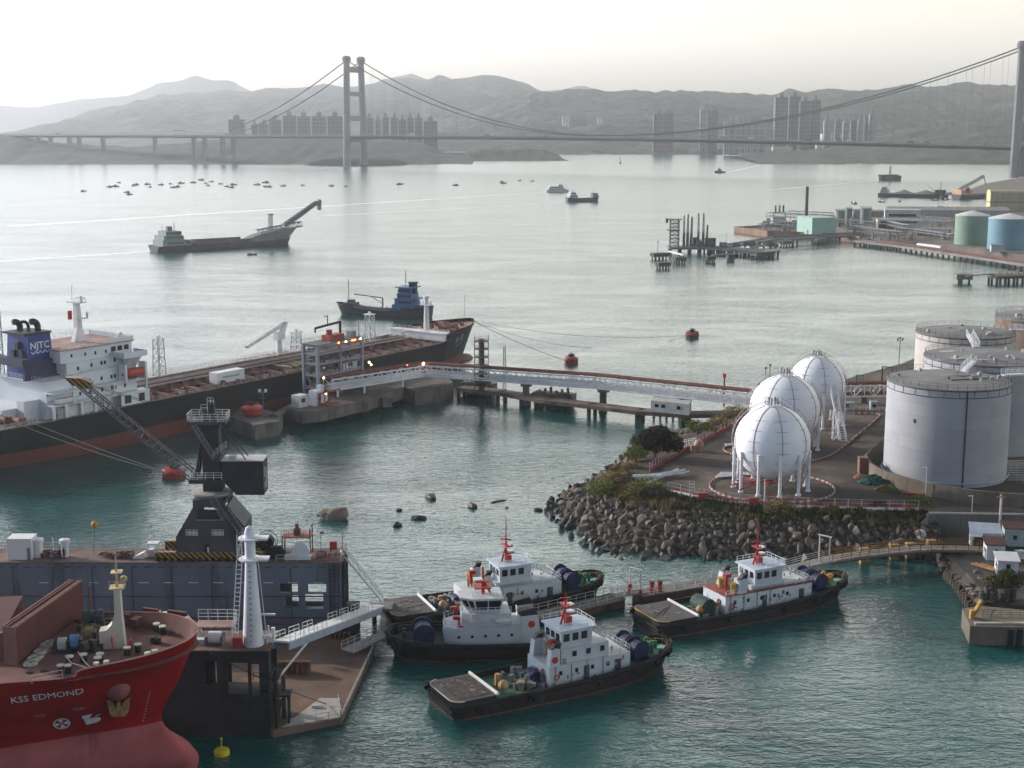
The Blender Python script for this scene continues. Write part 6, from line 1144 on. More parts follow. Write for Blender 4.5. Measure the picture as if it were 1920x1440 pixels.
t = T('floodlight_mast', 'thin floodlight mast left of the beige tank', 'lamp', W(1684, 712, ZG), 0); MB().tube((0, 0, 0), (0, 0, 12), .12, 5).bx(-.9, .9, -.1, .1, 11.4, 11.5).build('pole', gsteel, t); MB().bx(-.9, -.5, -.2, .2, 11.5, 12.2).bx(.5, .9, -.2, .2, 11.5, 12.2).bx(-.2, .2, -.2, .2, 11.9, 12.5).build('floodlight', gsteel, t)
t = T('control_cabins', 'two small grey blue cabinets beneath the pipe trestle', 'cabin', W(1605, 768, ZG), 0); MB().bx(-3.5, -.4, -.6, .8, 0, 2).bx(3.6, 5.4, -.6, .8, 0, 2.2).build('cabinet', M('cabinet_grey', (.33, .36, .38), .6, amt=.15), t); MB().bx(-3.2, -2, -.65, -.6, .6, 1.5).bx(4, 5, -.65, -.6, .6, 1.5).build('panel', gl_, t); mb = MB().rail([(-6, -1.5, 0), (7, -2.4, 0)], 1.1, 1.6, .05); mb.build('railing', wtr, t)
for n, (px, py, h) in enumerate(((1434, 735, 9), (1442, 733, 9.6), (1421, 752, 7))): t = T('vent_pole', ['left one of two thin poles behind the middle sphere', 'right, taller one of two thin poles behind the middle sphere', 'short thin pole left of the middle sphere'][n], 'pole', W(px, py + 18, ZG), 0); MB().tube((0, 0, 0), (0, 0, h), .12, 5).bx(-.3, .3, -.2, .2, h - .2, h + .3).build('pole', gsteel, t)
t = T('right_pipework', 'white pipes and frames on the ground right of the front tank', 'pipework', W(1905, 898, ZG), 0); mb = MB(); random.seed(2)
for k in range(9): z = .5 + .4 * k; mb.tube((-2.5, -2 + k * 1.1, z * .6), (9, -2.4 + k * 1.2, z * .6), .16, 5)
mb.rail([(-1, -3, 0), (8, -3.4, 0)], 1.4, 1.4, .07, 2); mb.rail([(-1.4, 2.6, 0), (3.4, 2.2, 0)], 2.6, 1.2, .08, 3); mb.build('pipes', M('pipes_offwhite', (.42, .41, .39), .6, amt=.2), t)
# ================================================================ trees, bushes, grass
def leafm(name, c):
    m = M(name, c, .85, ns=1.3, amt=.55, spec=.2); return m
def crown(rng, blobs, n, size):
    mb = MB()
    for k in range(n):
        b_ = rng.choices(blobs, [q[3] ** 2 for q in blobs])[0]
        while True:
            v = Vector((rng.uniform(-1, 1), rng.uniform(-1, 1), rng.uniform(-1, 1)))
            if .25 < v.length < 1: break
        v *= (.55 + .45 * rng.random() ** .5) / max(v.length, .5) if rng.random() < .6 else 1
        nz = 1 + .25 * noise.noise(v * 2.3 + Vector((b_[0], b_[1], 0)))
        p = Vector((b_[0] + v.x * b_[3] * nz, b_[1] + v.y * b_[3] * nz, b_[2] + v.z * b_[3] * b_[4] * nz))
        a, t, s = rng.uniform(0, 6.28), rng.uniform(-.9, .9), size * rng.uniform(.6, 1.4)
        u = Vector((math.cos(a), math.sin(a), t * .6)).normalized() * s; w = u.cross(Vector((rng.uniform(-1, 1), rng.uniform(-1, 1), rng.uniform(.2, 1)))).normalized() * s * .6
        mb.add([p - u, p - w * .9, p + u, p + w], [(0, 1, 2, 3)])
    return mb
def bush(name, lab, loc, blobs, n, size, mat, cat, trunk=None, seed=1, group=None):
    rng = random.Random(seed); t = T(name, lab, cat, loc, 0, group); crown(rng, blobs, n, size).build('crown', mat, t)
    tm = M('bark', (.085, .065, .05), .95, ns=2, amt=.4); mb = MB(); h = min(b_[2] for b_ in blobs)
    mb.tube((0, 0, -.4), (0, 0, max(h * .6, .5)), trunk or .14, 7, (trunk or .14) * .75)
    for b_ in blobs: mb.tube((0, 0, max(h * .5, .4)), (b_[0] * .8, b_[1] * .8, b_[2]), (trunk or .14) * .55, 5, .03)
    mb.build('trunk', tm, t); return t
lf_d = leafm('leaf_dark', (.022, .026, .011)); lf_g = leafm('leaf_green', (.14, .17, .04)); lf_o = leafm('leaf_olive', (.15, .125, .045)); lf_y = leafm('leaf_straw', (.25, .175, .07))
bush('tree', 'big dark round tree leaning over the seaward yard edge', W(1228, 866, ZG - 1), [(0, 0, 5.2, 3.6, .75), (-3., .4, 4.2, 2.7, .8), (3.2, 0, 4.6, 2.8, .8), (1., .5, 6.4, 2.6, .7), (-1.6, -.5, 6., 2.3, .7), (4.6, .6, 3.6, 1.9, .8)], 6500, .3, lf_d, 'tree', .3, 3)
bush('tree', 'small bright green tree tucked below the big dark tree', W(1192, 872, ZG - 1.2), [(0, 0, 3.2, 1.8, .8), (-1.2, 0, 2.4, 1.3, .8), (1.3, .3, 2.6, 1.3, .8)], 1500, .2, lf_g, 'tree', .16, 4)
bush('tree', 'spreading green tree by the fence near the pipe bridge end', W(1308, 822, ZG - .8), [(0, 0, 3, 1.9, .8), (2.2, .2, 2.7, 1.5, .8), (-1.6, 0, 3.4, 1.5, .8), (3.6, .4, 2.2, 1.1, .8)], 2000, .2, lf_g, 'tree', .18, 5)
bush('tree', 'feathery olive tree alone at the left bank shoulder', W(1152, 896, 4.6), [(0, 0, 2.2, 1.3, .7), (-.9, 0, 1.8, .9, .8), (1., .3, 2., .9, .7)], 700, .18, lf_o, 'tree', .1, 6)
bushes = [(1130, 930, 4.2, 1.8, lf_g, 'round green bush lowest on the left shoulder of the bank'), (1216, 930, 5., 1.9, lf_g, 'bright green bush at the left corner of the front fence'), (1207, 908, 5.2, 1.2, lf_g, 'small upright green bush below the white pipe bundle'), (1232, 944, 4.8, 1.7, lf_d, 'darker bush right below the fence corner'), (1190, 946, 4.2, 1.6, lf_o, 'olive bush in the middle of the bank grass'), (1152, 908, 4.8, 1.2, lf_y, 'straw yellow bush between the feathery tree and round bush'), (1180, 886, 5.2, 1.2, lf_y, 'straw yellow bush below the small bright tree'), (1276, 836, 5.6, 1.1, lf_y, 'straw bush right of the big dark tree'), (1345, 800, 5.8, 1.3, lf_y, 'pale yellow bush beside the spreading tree'), (1380, 782, 5.8, 1.5, lf_y, 'tawny bush nearest the pipe bridge end'), (1365, 790, 5.4, 1.1, lf_o, 'olive scrub bush next to the tawny bush'), (1172, 918, 5., 1.5, M('dead_brown', (.07, .055, .04), .95, ns=1.2, amt=.5), 'brown withered clump below the straw bush'), (1462, 966, 5.4, 1.5, lf_o, 'ochre bush on the bank right under the nearest sphere'), (1726, 953, 5.4, 1.3, lf_g, 'small green bush at the right end of the front fence'), (1330, 948, 5., 1.3, lf_o, 'olive bush under the left part of the front fence'), (1560, 966, 5.2, 1., lf_o, 'low olive bush under the right part of the front fence'), (1650, 962, 5.2, 1.1, lf_d, 'low dark bush on the bank under the fence, second from right')]
for k, (px, py, z, s, m_, lab) in enumerate(bushes): s *= 1.22; bush('bush', lab, W(px, py, z - .4), [(0, 0, s * .9, s * 1.2, .8), (s * .9, .1, s * .7, s * .85, .8), (-s * .9, .2, s * .75, s * .9, .8)], int(800 * s), .19, m_, 'bush', .07, 50 + k)
rng = random.Random(77); mb = MB(); g2 = MB()
def blades(mb, p, n, h, sp):
    for k in range(n):
        a = rng.uniform(0, 6.28); q = p + Vector((rng.gauss(0, sp), rng.gauss(0, sp), 0)); hh_ = h * rng.uniform(.5, 1.2); l = Vector((math.cos(a), math.sin(a), 0)) * hh_ * .35; w = Vector((-math.sin(a), math.cos(a), 0)) * .12
        mb.add([q - w, q + w, q + l + Vector((0, 0, hh_))], [(0, 1, 2)])
for k in range(760):
    f = rng.uniform(0.5, 13); v = rng.uniform(.72, 1.02); p = bankpt(f, v); blades(mb if rng.random() < (.75 if f > 7 else .15) else g2, p, 26, rng.uniform(.7, 1.5) * (1 if f > 7 else .6), .45)
for k in range(150): f = rng.uniform(11, 22); v = rng.uniform(.6, 1.0); blades(mb if rng.random() < .8 else g2, bankpt(f, v), 22, rng.uniform(.5, 1.), .4)
tag(mb.build('dry_grass', M('grass_straw', (.26, .185, .085), .95, ns=.5, amt=.5)), 'tall dry straw grass along the top of the rubble bank', 'grass', kind='stuff'); tag(g2.build('green_grass', M('grass_olive', (.06, .065, .025), .95, ns=.5, amt=.5)), 'olive green grass and creepers on the upper bank', 'grass', kind='stuff')
# ================================================================ retaining wall, sheds, quay
rt = T('retaining_wall', 'grey concrete retaining wall behind the blue-roofed sheds', 'wall', (0, 0, 0)); a = W(1741, 962, ZG); b_ = W(1990, 966, ZG); d = b_ - a; rc = M('retaining_concrete', (.155, .145, .13), .9, ns=.25, amt=.25, stain=(.07, .065, .06), sa=.3, streak=True, ss=.4, bump=.2, bs=1.5)
MB().box((((a + b_) / 2).x, ((a + b_) / 2).y - .4, 2.45), (d.length, .8, 7.3), math.atan2(d.y, d.x)).build('wall', rc, rt); MB().box((((a + b_) / 2).x, ((a + b_) / 2).y - .45, 6.2), (d.length + .1, 1., .2), math.atan2(d.y, d.x)).build('coping', M('coping', (.36, .33, .29), .85, amt=.2), rt); MB().bx(a.x - .5, a.x + .5, a.y - 1.4, a.y - .3, -1, 6.1).build('buttress', rc, rt)
ZQ = 2.4; qg = M('quay_ground', (.05, .045, .04), .95, ns=.3, amt=.5, stain=(.10, .085, .07), sa=.25, ss=.3, bump=.3, bs=2.)
pts = [W(*p, ZQ) for p in ((1756, 1032), (1990, 1032), (1990, 1135), (1900, 1135), (1850, 1120), (1835, 1100), (1820, 1080), (1800, 1062), (1785, 1050))]; rows = [[Vector((p.x, p.y, ZQ)) for p in pts[2:]], [Vector((p.x - 1.5, p.y - 1.5, 1.2)) for p in pts[2:]], [Vector((p.x - 3.4, p.y - 2.5, -1)) for p in pts[2:]]]
qm = MB().prism([(p.x, p.y) for p in pts], -1, ZQ); qm.grid(rows); struct(qm.build('quay_ground', qg))
qb = T('quay', 'worn pale concrete quay block jutting into the water at right', 'quay', (0, 0, 0)); qc = M('quay_concrete', (.15, .125, .10), .9, ns=.3, amt=.25, stain=(.10, .085, .065), sa=.25, streak=True, ss=.35, bump=.35, bs=1.3)
qp = [W(*p, 3.) for p in ((1804, 1141), (1819, 1174), (1990, 1178), (1990, 1150), (1838, 1136))]; MB().prism([(p.x, p.y) for p in qp], -1.5, 3.).build('block', qc, qb); p0, p1 = W(1826, 1168, 3), W(1990, 1172, 3); MB().box(((p0 + p1) / 2)[:2] + (3.12,), ((p1 - p0).length, .7, .26), 0).build('coping', M('coping'), qb)
mb = MB(); 
for x in (1895, 1912): p = W(x, 1176, 3); mb.bx(p.x - .35, p.x + .35, p.y - .5, p.y + .02, -1, 2.6)
mb.build('fender', blk, qb); mb = MB(); a = W(1842, 1156, 3); mb.rail([a, a + Vector((13, -.3, 0))], 1.1, 1.4, .06, 3); mb.build('railing', M('rail_rust', (.2, .11, .05), .8), qb)
t = T('yellow_fender_post', 'leaning yellow timber post on the quay corner', 'post', W(1829, 1160, 3), 0); MB().box((0, 0, 1.4), (.5, .5, 4.6), .4, .0, .5).bx(-.9, -.3, -.4, .4, 0, 1.4).build('post', M('yellow_worn', (.42, .25, .06), .85, ns=1, amt=.4), t)
t = T('quay_davit', 'small bent pale davit standing on the quay edge', 'davit', W(1856, 1166, 3), 0); MB().path([(-.6, 0, .1), (0, 0, .5), (.3, 0, 1.8), (.9, 0, 2)], .12, 5).build('arm', gsteel, t)
pl_ = M('pile_timber', (.10, .075, .06), .9, ns=1, amt=.4)
for k in range(13):
    p = W(1762 + 54 * k / 12, 1062 + 84 * k / 12, 0); t = T('timber_pile', None, 'pile', (p.x, p.y, 0), 0, 'old timber piles beside the quay'); t['label'] = 'weathered timber pile with a raking strut in the row by the quay'
    MB().tube((0, 0, -1.5), (0, 0, 1.7 + .25 * (k % 3)), .32, 7).build('post', pl_, t); MB().box((2.2, 1.1, 1.0), (4.4, .35, .35), .45, -.1).build('strut', pl_, t)
random.seed(12)
for k in range(26):
    px = random.uniform(1762, 1850); py = random.uniform(1040, 1062) if k < 14 else random.uniform(1062, 1130); 
    if k >= 14: px = 1790 + (py - 1062) * .62 + random.uniform(0, 45)
    o = bpy.data.objects.new('boulder', bmesh_v[k % 10]); COL.objects.link(o); o.location = W(px, py, 1.6 if k < 14 else 2.2); s = random.uniform(.5, 1.1); o.scale = (s, s * .9, s * .7); o.rotation_euler = (0, 0, k); tag(o, 'dark rock in the jumble between the curved footbridge and the quay', 'boulder', 'rocks beside the quay')
tyr = M('tyre', (.02, .02, .02), .9); tn_ = 0
for px, py, n, lab in ((1842, 1128, 4, 'left stack of old tyres under the quay tree'), (1852, 1124, 5, 'second stack of old tyres from the left under the quay tree'), (1862, 1126, 4, 'middle stack of tyres under the quay tree'), (1884, 1127, 5, 'tyre stack right of the dark gap under the quay tree'), (1897, 1125, 4, 'rightmost stack of tyres under the quay tree')):
    t = T('tyre_stack', lab, 'tyres', W(px, py, ZQ), 0, 'tyre stacks on the quay')
    for k in range(n): MB().torus((.05 * (k % 2), 0, .22 + .42 * k), .52, .21, n=14, m=7).build('tyre', M('tyre_grey', (.06, .056, .052), .9, ns=2, amt=.4), t, True)
bush('tree', 'dense dark green tree standing above the tyre stacks', W(1882, 1120, ZQ), [(0, 0, 3., 2.0, .8), (-1.8, 0, 2.4, 1.5, .8), (1.7, .2, 2.8, 1.6, .8), (.5, .3, 3.9, 1.4, .7)], 2600, .19, leafm('leaf_mid', (.05, .06, .018)), 'tree', .2, 91)
bush('bush', 'ochre bush left of the dense quay tree', W(1852, 1098, ZQ), [(0, 0, .9, 1.1, .8), (1, 0, .8, .8, .8)], 420, .16, lf_o, 'bush', .07, 92)
def hut(lab, px, py, w, d, h, rz, wm_, rm, slope=.6, door=True, name='shed'):
    t = T(name, lab, 'shed', W(px, py, ZQ), R(rz), 'sheds on the quay'); MB().bx(-w / 2, w / 2, -d / 2, d / 2, 0, h).build('wall', wm_, t); MB().prismX([(-d / 2 - .3, h + .02), (d / 2 + .3, h + slope), (d / 2 + .3, h + slope + .15), (-d / 2 - .3, h + .17)], -w / 2 - .3, w / 2 + .3).prismX([(-d / 2, h), (d / 2, h), (d / 2, h + slope)], -w / 2 + .02, w / 2 - .02).build('roof', rm, t)
    MB().bx(-.3, .4, -d / 2 - .05, -d / 2, 1.3, 2.1).bx(-w / 2 - .05, -w / 2, -.5, .3, 1.2, 2).build('window', gl_, t)
    if door: MB().bx(-w / 2 - .06, -w / 2, -d / 2 + .3, -d / 2 + 1.1, 0, 1.9).build('door', M('shed_door', (.1, .1, .1), .8), t)
    return t
wb = M('shed_white', (.52, .53, .53), .7, ns=.5, amt=.12, stain=(.3, .26, .22), sa=.1, streak=True); rbl = M('roof_blue', (.33, .38, .44), .55, ns=.6, amt=.15, stain=(.22, .2, .2), sa=.15); rbr = M('roof_brown', (.075, .035, .028), .85, ns=.6, amt=.3); tl = M('shed_teal', (.34, .42, .43), .7, ns=.5, amt=.15, stain=(.2, .17, .14), sa=.15, streak=True)
hut('pale blue tin-roofed shed with an open dark bay by the footbridge', 1845, 1024, 5.0, 3.6, 2.9, -12, wb, rbl, .9)
t = [o for o in bpy.data.objects if o.get('label', '').startswith('pale blue tin')][0]; MB().bx(-2.0, -.2, -1.9, -1.81, 0, 2.6).build('open_bay', blk, t); MB().prismX([(-3.1, 2.5), (-1.2, 3.3), (-1.2, 3.4), (-3.1, 2.6)], -2.9, -.6).build('lean_to', rbl, t)
hut('white shed with a dark brown roof in front of the blue-roofed shed', 1863, 1046, 3.2, 3.4, 2.8, -8, wb, rbr, .5); hut('white hut with a white roof and two small dark windows', 1886, 1074, 3.4, 3.6, 2.6, -10, wb, M('roof_white', (.55, .56, .57), .6, amt=.1), .5); hut('pale teal shed with a dark brown roof at the right edge', 1898, 1020, 3.4, 3.2, 3.3, -6, tl, rbr, .5)
t = T('lamp_post', 'tall pale pole with red lamp head behind the blue-roofed shed', 'lamp', W(1873, 1010, ZQ), 0); MB().tube((0, 0, 0), (0, 0, 8.2), .25, 7).build('pole', fw2, t); MB().sph((0, 0, 8.3), .35, 8, 6).bx(-.8, .8, -.1, .1, 8, 8.2).build('lamp_head', M('lamp_pinkred', (.4, .16, .13), .6), t)
t = T('water_drum', 'white dome-topped drum on the rocks behind the footbridge', 'drum', W(1727, 1012, 2.), 0); MB().lathe([(.9, -1), (.9, 1.2), (.6, 1.8), (.01, 2)], 14).build('drum', wb, t, auto=40)
t = T('crate', 'small pale box standing at the right edge beyond the white hut', 'box', W(1912, 1047, ZQ), R(10)); MB().bx(-.7, .7, -.6, .6, 0, 1.3).bx(-.78, .78, -.68, .68, 1.3, 1.42).build('box', wb, t)
t = T('timber_planks', 'pile of loose planks and rails beside the quay sheds', 'timber', W(1852, 1066, ZQ), R(-55)); mb = MB(); random.seed(3); [mb.box((random.uniform(-1, 1), -.8 + .22 * k, .25 + .06 * (k % 3)), (4.6, .18, .15), random.uniform(-.06, .06)) for k in range(8)]; mb.build('planks', M('timber_orange', (.27, .16, .07), .9, ns=1.5, amt=.4), t)
# ================================================================ footbridge and pontoons
tim = M('deck_timber', (.27, .24, .21), .9, ns=.8, amt=.25, stain=(.12, .1, .09), sa=.2); oc = M('rail_ochre', (.26, .15, .055), .85, ns=.8, amt=.35)
fb = T('footbridge', 'long curving footbridge with ochre railings from ramp to sheds', 'bridge', (0, 0, 0)); pts = spline([W(*p, z) for p, z in (((1455, 1072), 1.9), ((1553, 1048), 3.), ((1640, 1035), 3.3), ((1740, 1026), 3.5), ((1845, 1028), 3.))], 5); rows = []; L_, Rr = [], []
for k, p in enumerate(pts):
    d = (pts[min(k + 1, len(pts) - 1)] - pts[max(k - 1, 0)]).normalized(); v = Vector((-d.y, d.x, 0)).normalized() * 1.35; L_.append(p + v); Rr.append(p - v); dz = Vector((0, 0, .35)); rows.append([p - v - dz, p - v, p + v, p + v - dz])
MB().grid(rows, True).build('deck', tim, fb); MB().rail(L_[5:], 1.15, 1.8, .075, 3).rail(Rr[5:], 1.15, 1.8, .075, 3).build('ochre_railing', oc, fb); MB().rail(L_[:6], 1.15, 1.8, .06, 3).rail(Rr[:6], 1.15, 1.8, .06, 3).build('pale_railing', fw2, fb); MB().path([p - Vector((0, 0, .5)) for p in Rr[5:]], .22, 5).path([p - Vector((0, 0, .5)) for p in L_[5:]], .22, 5).build('girder', M('girder_rust', (.13, .07, .05), .85, amt=.3), fb)
for px, py in ((1620, 1056), (1675, 1048), (1706, 1046), (1745, 1040)): p = W(px, py, 0); MB().prism([(p.x - .8, p.y - .8), (p.x + .8, p.y - .8), (p.x + .8, p.y + .8), (p.x - .8, p.y + .8)], -1.2, 2.9).build('pier', M('pier_ochre', (.30, .19, .10), .9, ns=.6, amt=.3, stain=(.1, .08, .06), sa=.3), fb)
pf_ = M('pontoon_hull', (.07, .042, .035), .8, ns=.6, amt=.4, stain=(.16, .08, .05), sa=.2)
def pontoon(lab, p, q, w, posts):
    a, b_ = W(*p, 1.5), W(*q, 1.5); d = b_ - a; t = T('pontoon', lab, 'pontoon', (a + b_) / 2 * 1, math.atan2(d.y, d.x), 'floating walkway pontoons'); t.location.z = 0; l = d.length / 2
    MB().bx(-l, l, -w / 2, w / 2, -.8, 1.3).build('float', pf_, t); MB().bx(-l - .1, l + .1, -w / 2 - .1, w / 2 + .1, 1.3, 1.5).build('deck', M('pontoon_deck', (.17, .155, .14), .9, ns=.6, amt=.3, stain=(.28, .26, .24), sa=.1), t); MB().rail([(-l, w / 2, 1.5), (l, w / 2, 1.5)], 1.1, 2, .05).rail([(-l, -w / 2, 1.5), (l * (.5 if posts else 1), -w / 2, 1.5)], 1.1, 2, .05).build('railing', fw2, t); return t, l
p1_, l = pontoon('left pontoon walkway squeezed between the two middle tugs', (985, 1158), (1160, 1117), 3.4, 0); p2_, l2 = pontoon('right pontoon walkway alongside the farthest right tug', (1195, 1112), (1450, 1071), 3.4, 1)
a, b_ = W(1150, 1118, 1.7), W(1204, 1108, 1.7); d = b_ - a; t = T('link_bridge', 'short railed bridge between the two pontoon walkways', 'walkway', (a + b_) / 2, math.atan2(d.y, d.x)); MB().bx(-d.length / 2, d.length / 2, -1, 1, -.1, .1).build('deck', tim, t); MB().rail([(-d.length / 2, 1, .1), (d.length / 2, 1, .1)], 1.1, 1.3, .05, 3).rail([(-d.length / 2, -1, .1), (d.length / 2, -1, .1)], 1.1, 1.3, .05, 3).build('railing', fw2, t)
for n, (px, py, z, lab) in enumerate(((1191, 1116, 1.5, 'light frame of two posts on the link between pontoons'), (1545, 1052, 3., 'light frame of two tall posts at the top of the ramp'))):
    t = T('light_frame', lab, 'lamp', W(px, py, z), R(-25), 'light frames on the walkway'); MB().tube((-.9, 0, 0), (-.9, 0, 4.6), .13, 6).tube((.9, 0, 0), (.9, 0, 4.4), .13, 6).build('post', fw2, t); MB().box((0, 0, 4.6), (2.4, .35, .2), 0, .1).build('lamp', wst, t)
    if n == 0: MB().tube((-.9, -.2, 0), (-.9, -.2, 1.9), .38, 8).tube((.9, 0, 0), (.9, 0, 1.1), .28, 8).build('fire_post', rp, t)
for px, py, lab in ((1222, 1111, 'red bollard post nearest the pontoon link'), (1237, 1109, 'second red bollard post on the right pontoon')): t = T('bollard', lab, 'bollard', W(px, py, 1.5), 0, 'red bollard posts on the pontoon'); MB().cyl(0, 0, 0, 1.7, .42, 10).build('post', rp, t); MB().cyl(0, 0, 1.7, 1.95, .5, 10).build('cap', M('cap_dark', (.1, .05, .045), .7), t)
a, b_ = W(652, 1222, 1.6), W(722, 1187, 1.9); d = b_ - a; t = T('boarding_ramp', 'grey railed boarding ramp from the rusty dock apron to the tug', 'gangway', (a + b_) / 2, math.atan2(d.y, d.x)); MB().bx(-d.length / 2, d.length / 2, -1.2, 1.2, -.12, .1).build('deck', M('ramp_grey', (.28, .28, .28), .8, amt=.2), t); MB().rail([(-d.length / 2, 1.2, .1), (d.length / 2, 1.2, .1)], 1.1, 1.5, .05).rail([(-d.length / 2, -1.2, .1), (d.length / 2, -1.2, .1)], 1.1, 1.5, .05).build('railing', fw2, t)
# ================================================================ floating dock with its crane
dg_ = M('dock_grey', (.125, .15, .19), .6, ns=.12, amt=.18, stain=(.06, .06, .065), sa=.25, streak=True, ss=.25, spec=.35); ddk = M('dock_dark', (.03, .03, .033), .8, ns=.4, amt=.4); ddeck = M('dock_deck', (.16, .105, .088), .85, ns=.3, amt=.3, stain=(.09, .06, .05), sa=.3)
XA0, XA1, YA0, YA1, ZD = -112., A(640, 1120, 216).x, 216., 223., 11.8
fd = T('floating_dock', 'grey floating dock with a long wing wall and rusty apron', 'floating dock', (-60, 200, 0))
def rel(x, y, z=0): return (x + 60, y - 200, z)
def plate(mb, x0, x1, z0, z1, y0, y1, holes):
    xs = sorted({x0, x1, *[h[0] for h in holes], *[h[1] for h in holes]}); zs = sorted({z0, z1, *[h[2] for h in holes], *[h[3] for h in holes]})
    for a, b_ in zip(xs, xs[1:]):
        for c_, d in zip(zs, zs[1:]):
            mx, mz = (a + b_) / 2, (c_ + d) / 2
            if not any(h[0] < mx < h[1] and h[2] < mz < h[3] for h in holes): mb.bx(a + 60, b_ + 60, y0 - 200, y1 - 200, c_, d)
ax_ = lambda px: A(px, 1120, 216).x; az_ = lambda py: A(500, py, 216).z
holes = [(ax_(525), ax_(559), az_(1111), az_(1095)), (ax_(578), ax_(612), az_(1111), az_(1095)), (ax_(535), ax_(560), az_(1141), az_(1116)), (ax_(572), ax_(606), az_(1142), az_(1114))]
mb = MB(); XS = ax_(512)
mb.bx(XA0 + 60, XS + 60, YA0 - 200, YA1 - 200, -1, ZD); plate(mb, XS, XA1, -1, ZD - .02, YA0, YA0 + .35, holes); plate(mb, XS, XA1, -1, ZD - .02, YA1 - .35, YA1, [(holes[0][0] - 1, holes[1][1], 7.2, 9.9), (holes[2][0], holes[3][1], 3.2, 6.6)])
mb.bx(XA1 + 60 - .4, XA1 + 60, YA0 - 199.65, YA1 - 200.35, -1, 3).bx(XS + 60, XA1 + 60, YA0 - 199.65, YA1 - 200.35, ZD - .6, ZD - .02).bx(XS + 60, XA1 + 59.6, YA0 - 199.65, YA1 - 200.35, 2.2, 2.6)
for px in (566, 616): mb.bx(ax_(px) + 60 - .3, ax_(px) + 60 + .3, YA0 - 199, YA0 - 198.4, 2.6, ZD - .6)
mb.build('wing_wall', dg_, fd); MB().bx(XA0 + 60, XA1 + 60.3, YA0 - 200.3, YA1 - 199.7, ZD, ZD + .15).build('top_deck', ddeck, fd)
mb = MB()
for z in (az_(1118), az_(1158)): mb.bx(XA0 + 60, XA1 + 60, YA0 - 200.12, YA0 - 200, z - .1, z + .1)
for k in range(14): x = XA0 + 60 + 6.2 * k + 3; mb.bx(x - .08, x + .08, YA0 - 200.1, YA0 - 200.01, 0, ZD - .9)
for k in range(40): x = XA0 + 60 + 2.1 * k; mb.bx(x, x + 1.0, YA0 - 200.25, YA0 - 200.01, ZD - .75, ZD - .62)
mb.build('wall_stringers', M('dock_seam', (.07, .075, .085), .7, amt=.3), fd)
mb = MB()
for k in range(12): x = XA0 + 60 + 38 + 3.9 * k; mb.bx(x, x + 1.5, YA0 - 200.07, YA0 - 200.01, az_(1093), az_(1093) + .1)
mb.build('white_dashes', lt, fd); MB().bx(ax_(470) + 60, ax_(600) + 60, YA0 - 200.09, YA0 - 200.01, az_(1171), az_(1171) + .2).build('red_stripe', M('stripe_red', (.28, .03, .03), .7), fd)
mb = MB()
for px in (622, 632): x = ax_(px) + 60; mb.ladder((x, YA0 - 200.2, 1), (x, YA0 - 200.2, ZD), .6, .06)
mb.tube((XA1 + 60.4, 17, 0), (XA1 + 60.4, 17, ZD), .35, 8).tube((XA1 + 60.4, 20, 0), (XA1 + 60.4, 20, ZD), .3, 8).box((XA1 + 61.6, 17.4, 2.4), (2, 2.4, 4.6)); mb.build('end_fenders', ddk, fd)
mb = MB().rail([rel(XA0, YA1 - .1, ZD + .15), rel(ax_(335), YA1 - .1, ZD + .15)], 1.1, 2, .05).rail([rel(ax_(475), YA1 - .1, ZD + .15), rel(XA1, YA1 - .1, ZD + .15), rel(XA1, YA0 + .1, ZD + .15)], 1.1, 2, .05).rail([rel(ax_(520), YA0, ZD + .15), rel(ax_(560), YA0, ZD + .15)], 1.1, 1.6, .05); mb.build('deck_railing', fw2, fd)
# near wing wall end
YB0, YB1, XB0, XB1 = 178.2, 185., -82., A(505, 1300, 178.2).x
bxp = lambda px: A(px, 1300, 178.2).x; bzp = lambda py: A(480, py, 178.2).z
mb = MB(); hb = [(bxp(428), bxp(466), bzp(1302), bzp(1243)), (bxp(385), bxp(408), bzp(1285), bzp(1240)), (bxp(472), bxp(487), bzp(1304), bzp(1245))]; plate(mb, XB0, XB1, -1, ZD - .02, YB0, YB0 + .4, hb); plate(mb, XB0, XB1, -1, ZD - .02, YB1 - .4, YB1, [(hb[0][0] - .8, hb[0][1] + .8, 2.4, 10), (hb[1][0], hb[1][1], 4, 9)])
mb.bx(XB1 + 60 - .4, XB1 + 60, YB0 - 199.6, YB1 - 200.4, -1, 2.4).bx(XB1 + 60 - .4, XB1 + 60, YB0 - 199.6, YB0 - 197.6, 2.4, ZD - .02).bx(XB0 + 60, XB1 + 60, YB0 - 199.6, YB1 - 200.4, ZD - .5, ZD - .02).bx(XB0 + 60, XB1 + 59.6, YB0 - 199.6, YB1 - 200.4, 4.6, 4.9); mb.build('near_wall', M('dock_black', (.025, .025, .028), .75, ns=.3, amt=.4, stain=(.08, .05, .04), sa=.15, streak=True), fd)
MB().bx(XB0 + 60, XB1 + 60.3, YB0 - 200.3, YB1 - 199.7, ZD, ZD + .15).build('near_deck', ddeck, fd)
mb = MB()
for z in (3.4, 5.6, 7.8): mb.bx(XB1 + 60, XB1 + 61.3, YB0 - 199.8, YB0 - 196, z, z + .1); mb.rail([(XB1 + 58, YB0 - 200.1, z), (XB1 + 61.2, YB0 - 200.1, z)], 1., 1, .05)
mb.tube((XB1 + 60.8, YB0 - 199.5, -1), (XB1 + 60.8, YB0 - 199.5, 9), .25, 6).tube((XB1 + 61.3, YB0 - 196.5, -1), (XB1 + 61.3, YB0 - 196.5, 7), .3, 6).bx(XB1 + 60.6, XB1 + 62.4, -20, -17.8, 4.6, 4.9).bx(XB1 + 60.5, XB1 + 60.9, -20, -19.6, .5, 4.6).bx(XB1 + 62, XB1 + 62.4, -20, -19.6, .5, 4.6); mb.build('end_stage', ddk, fd)
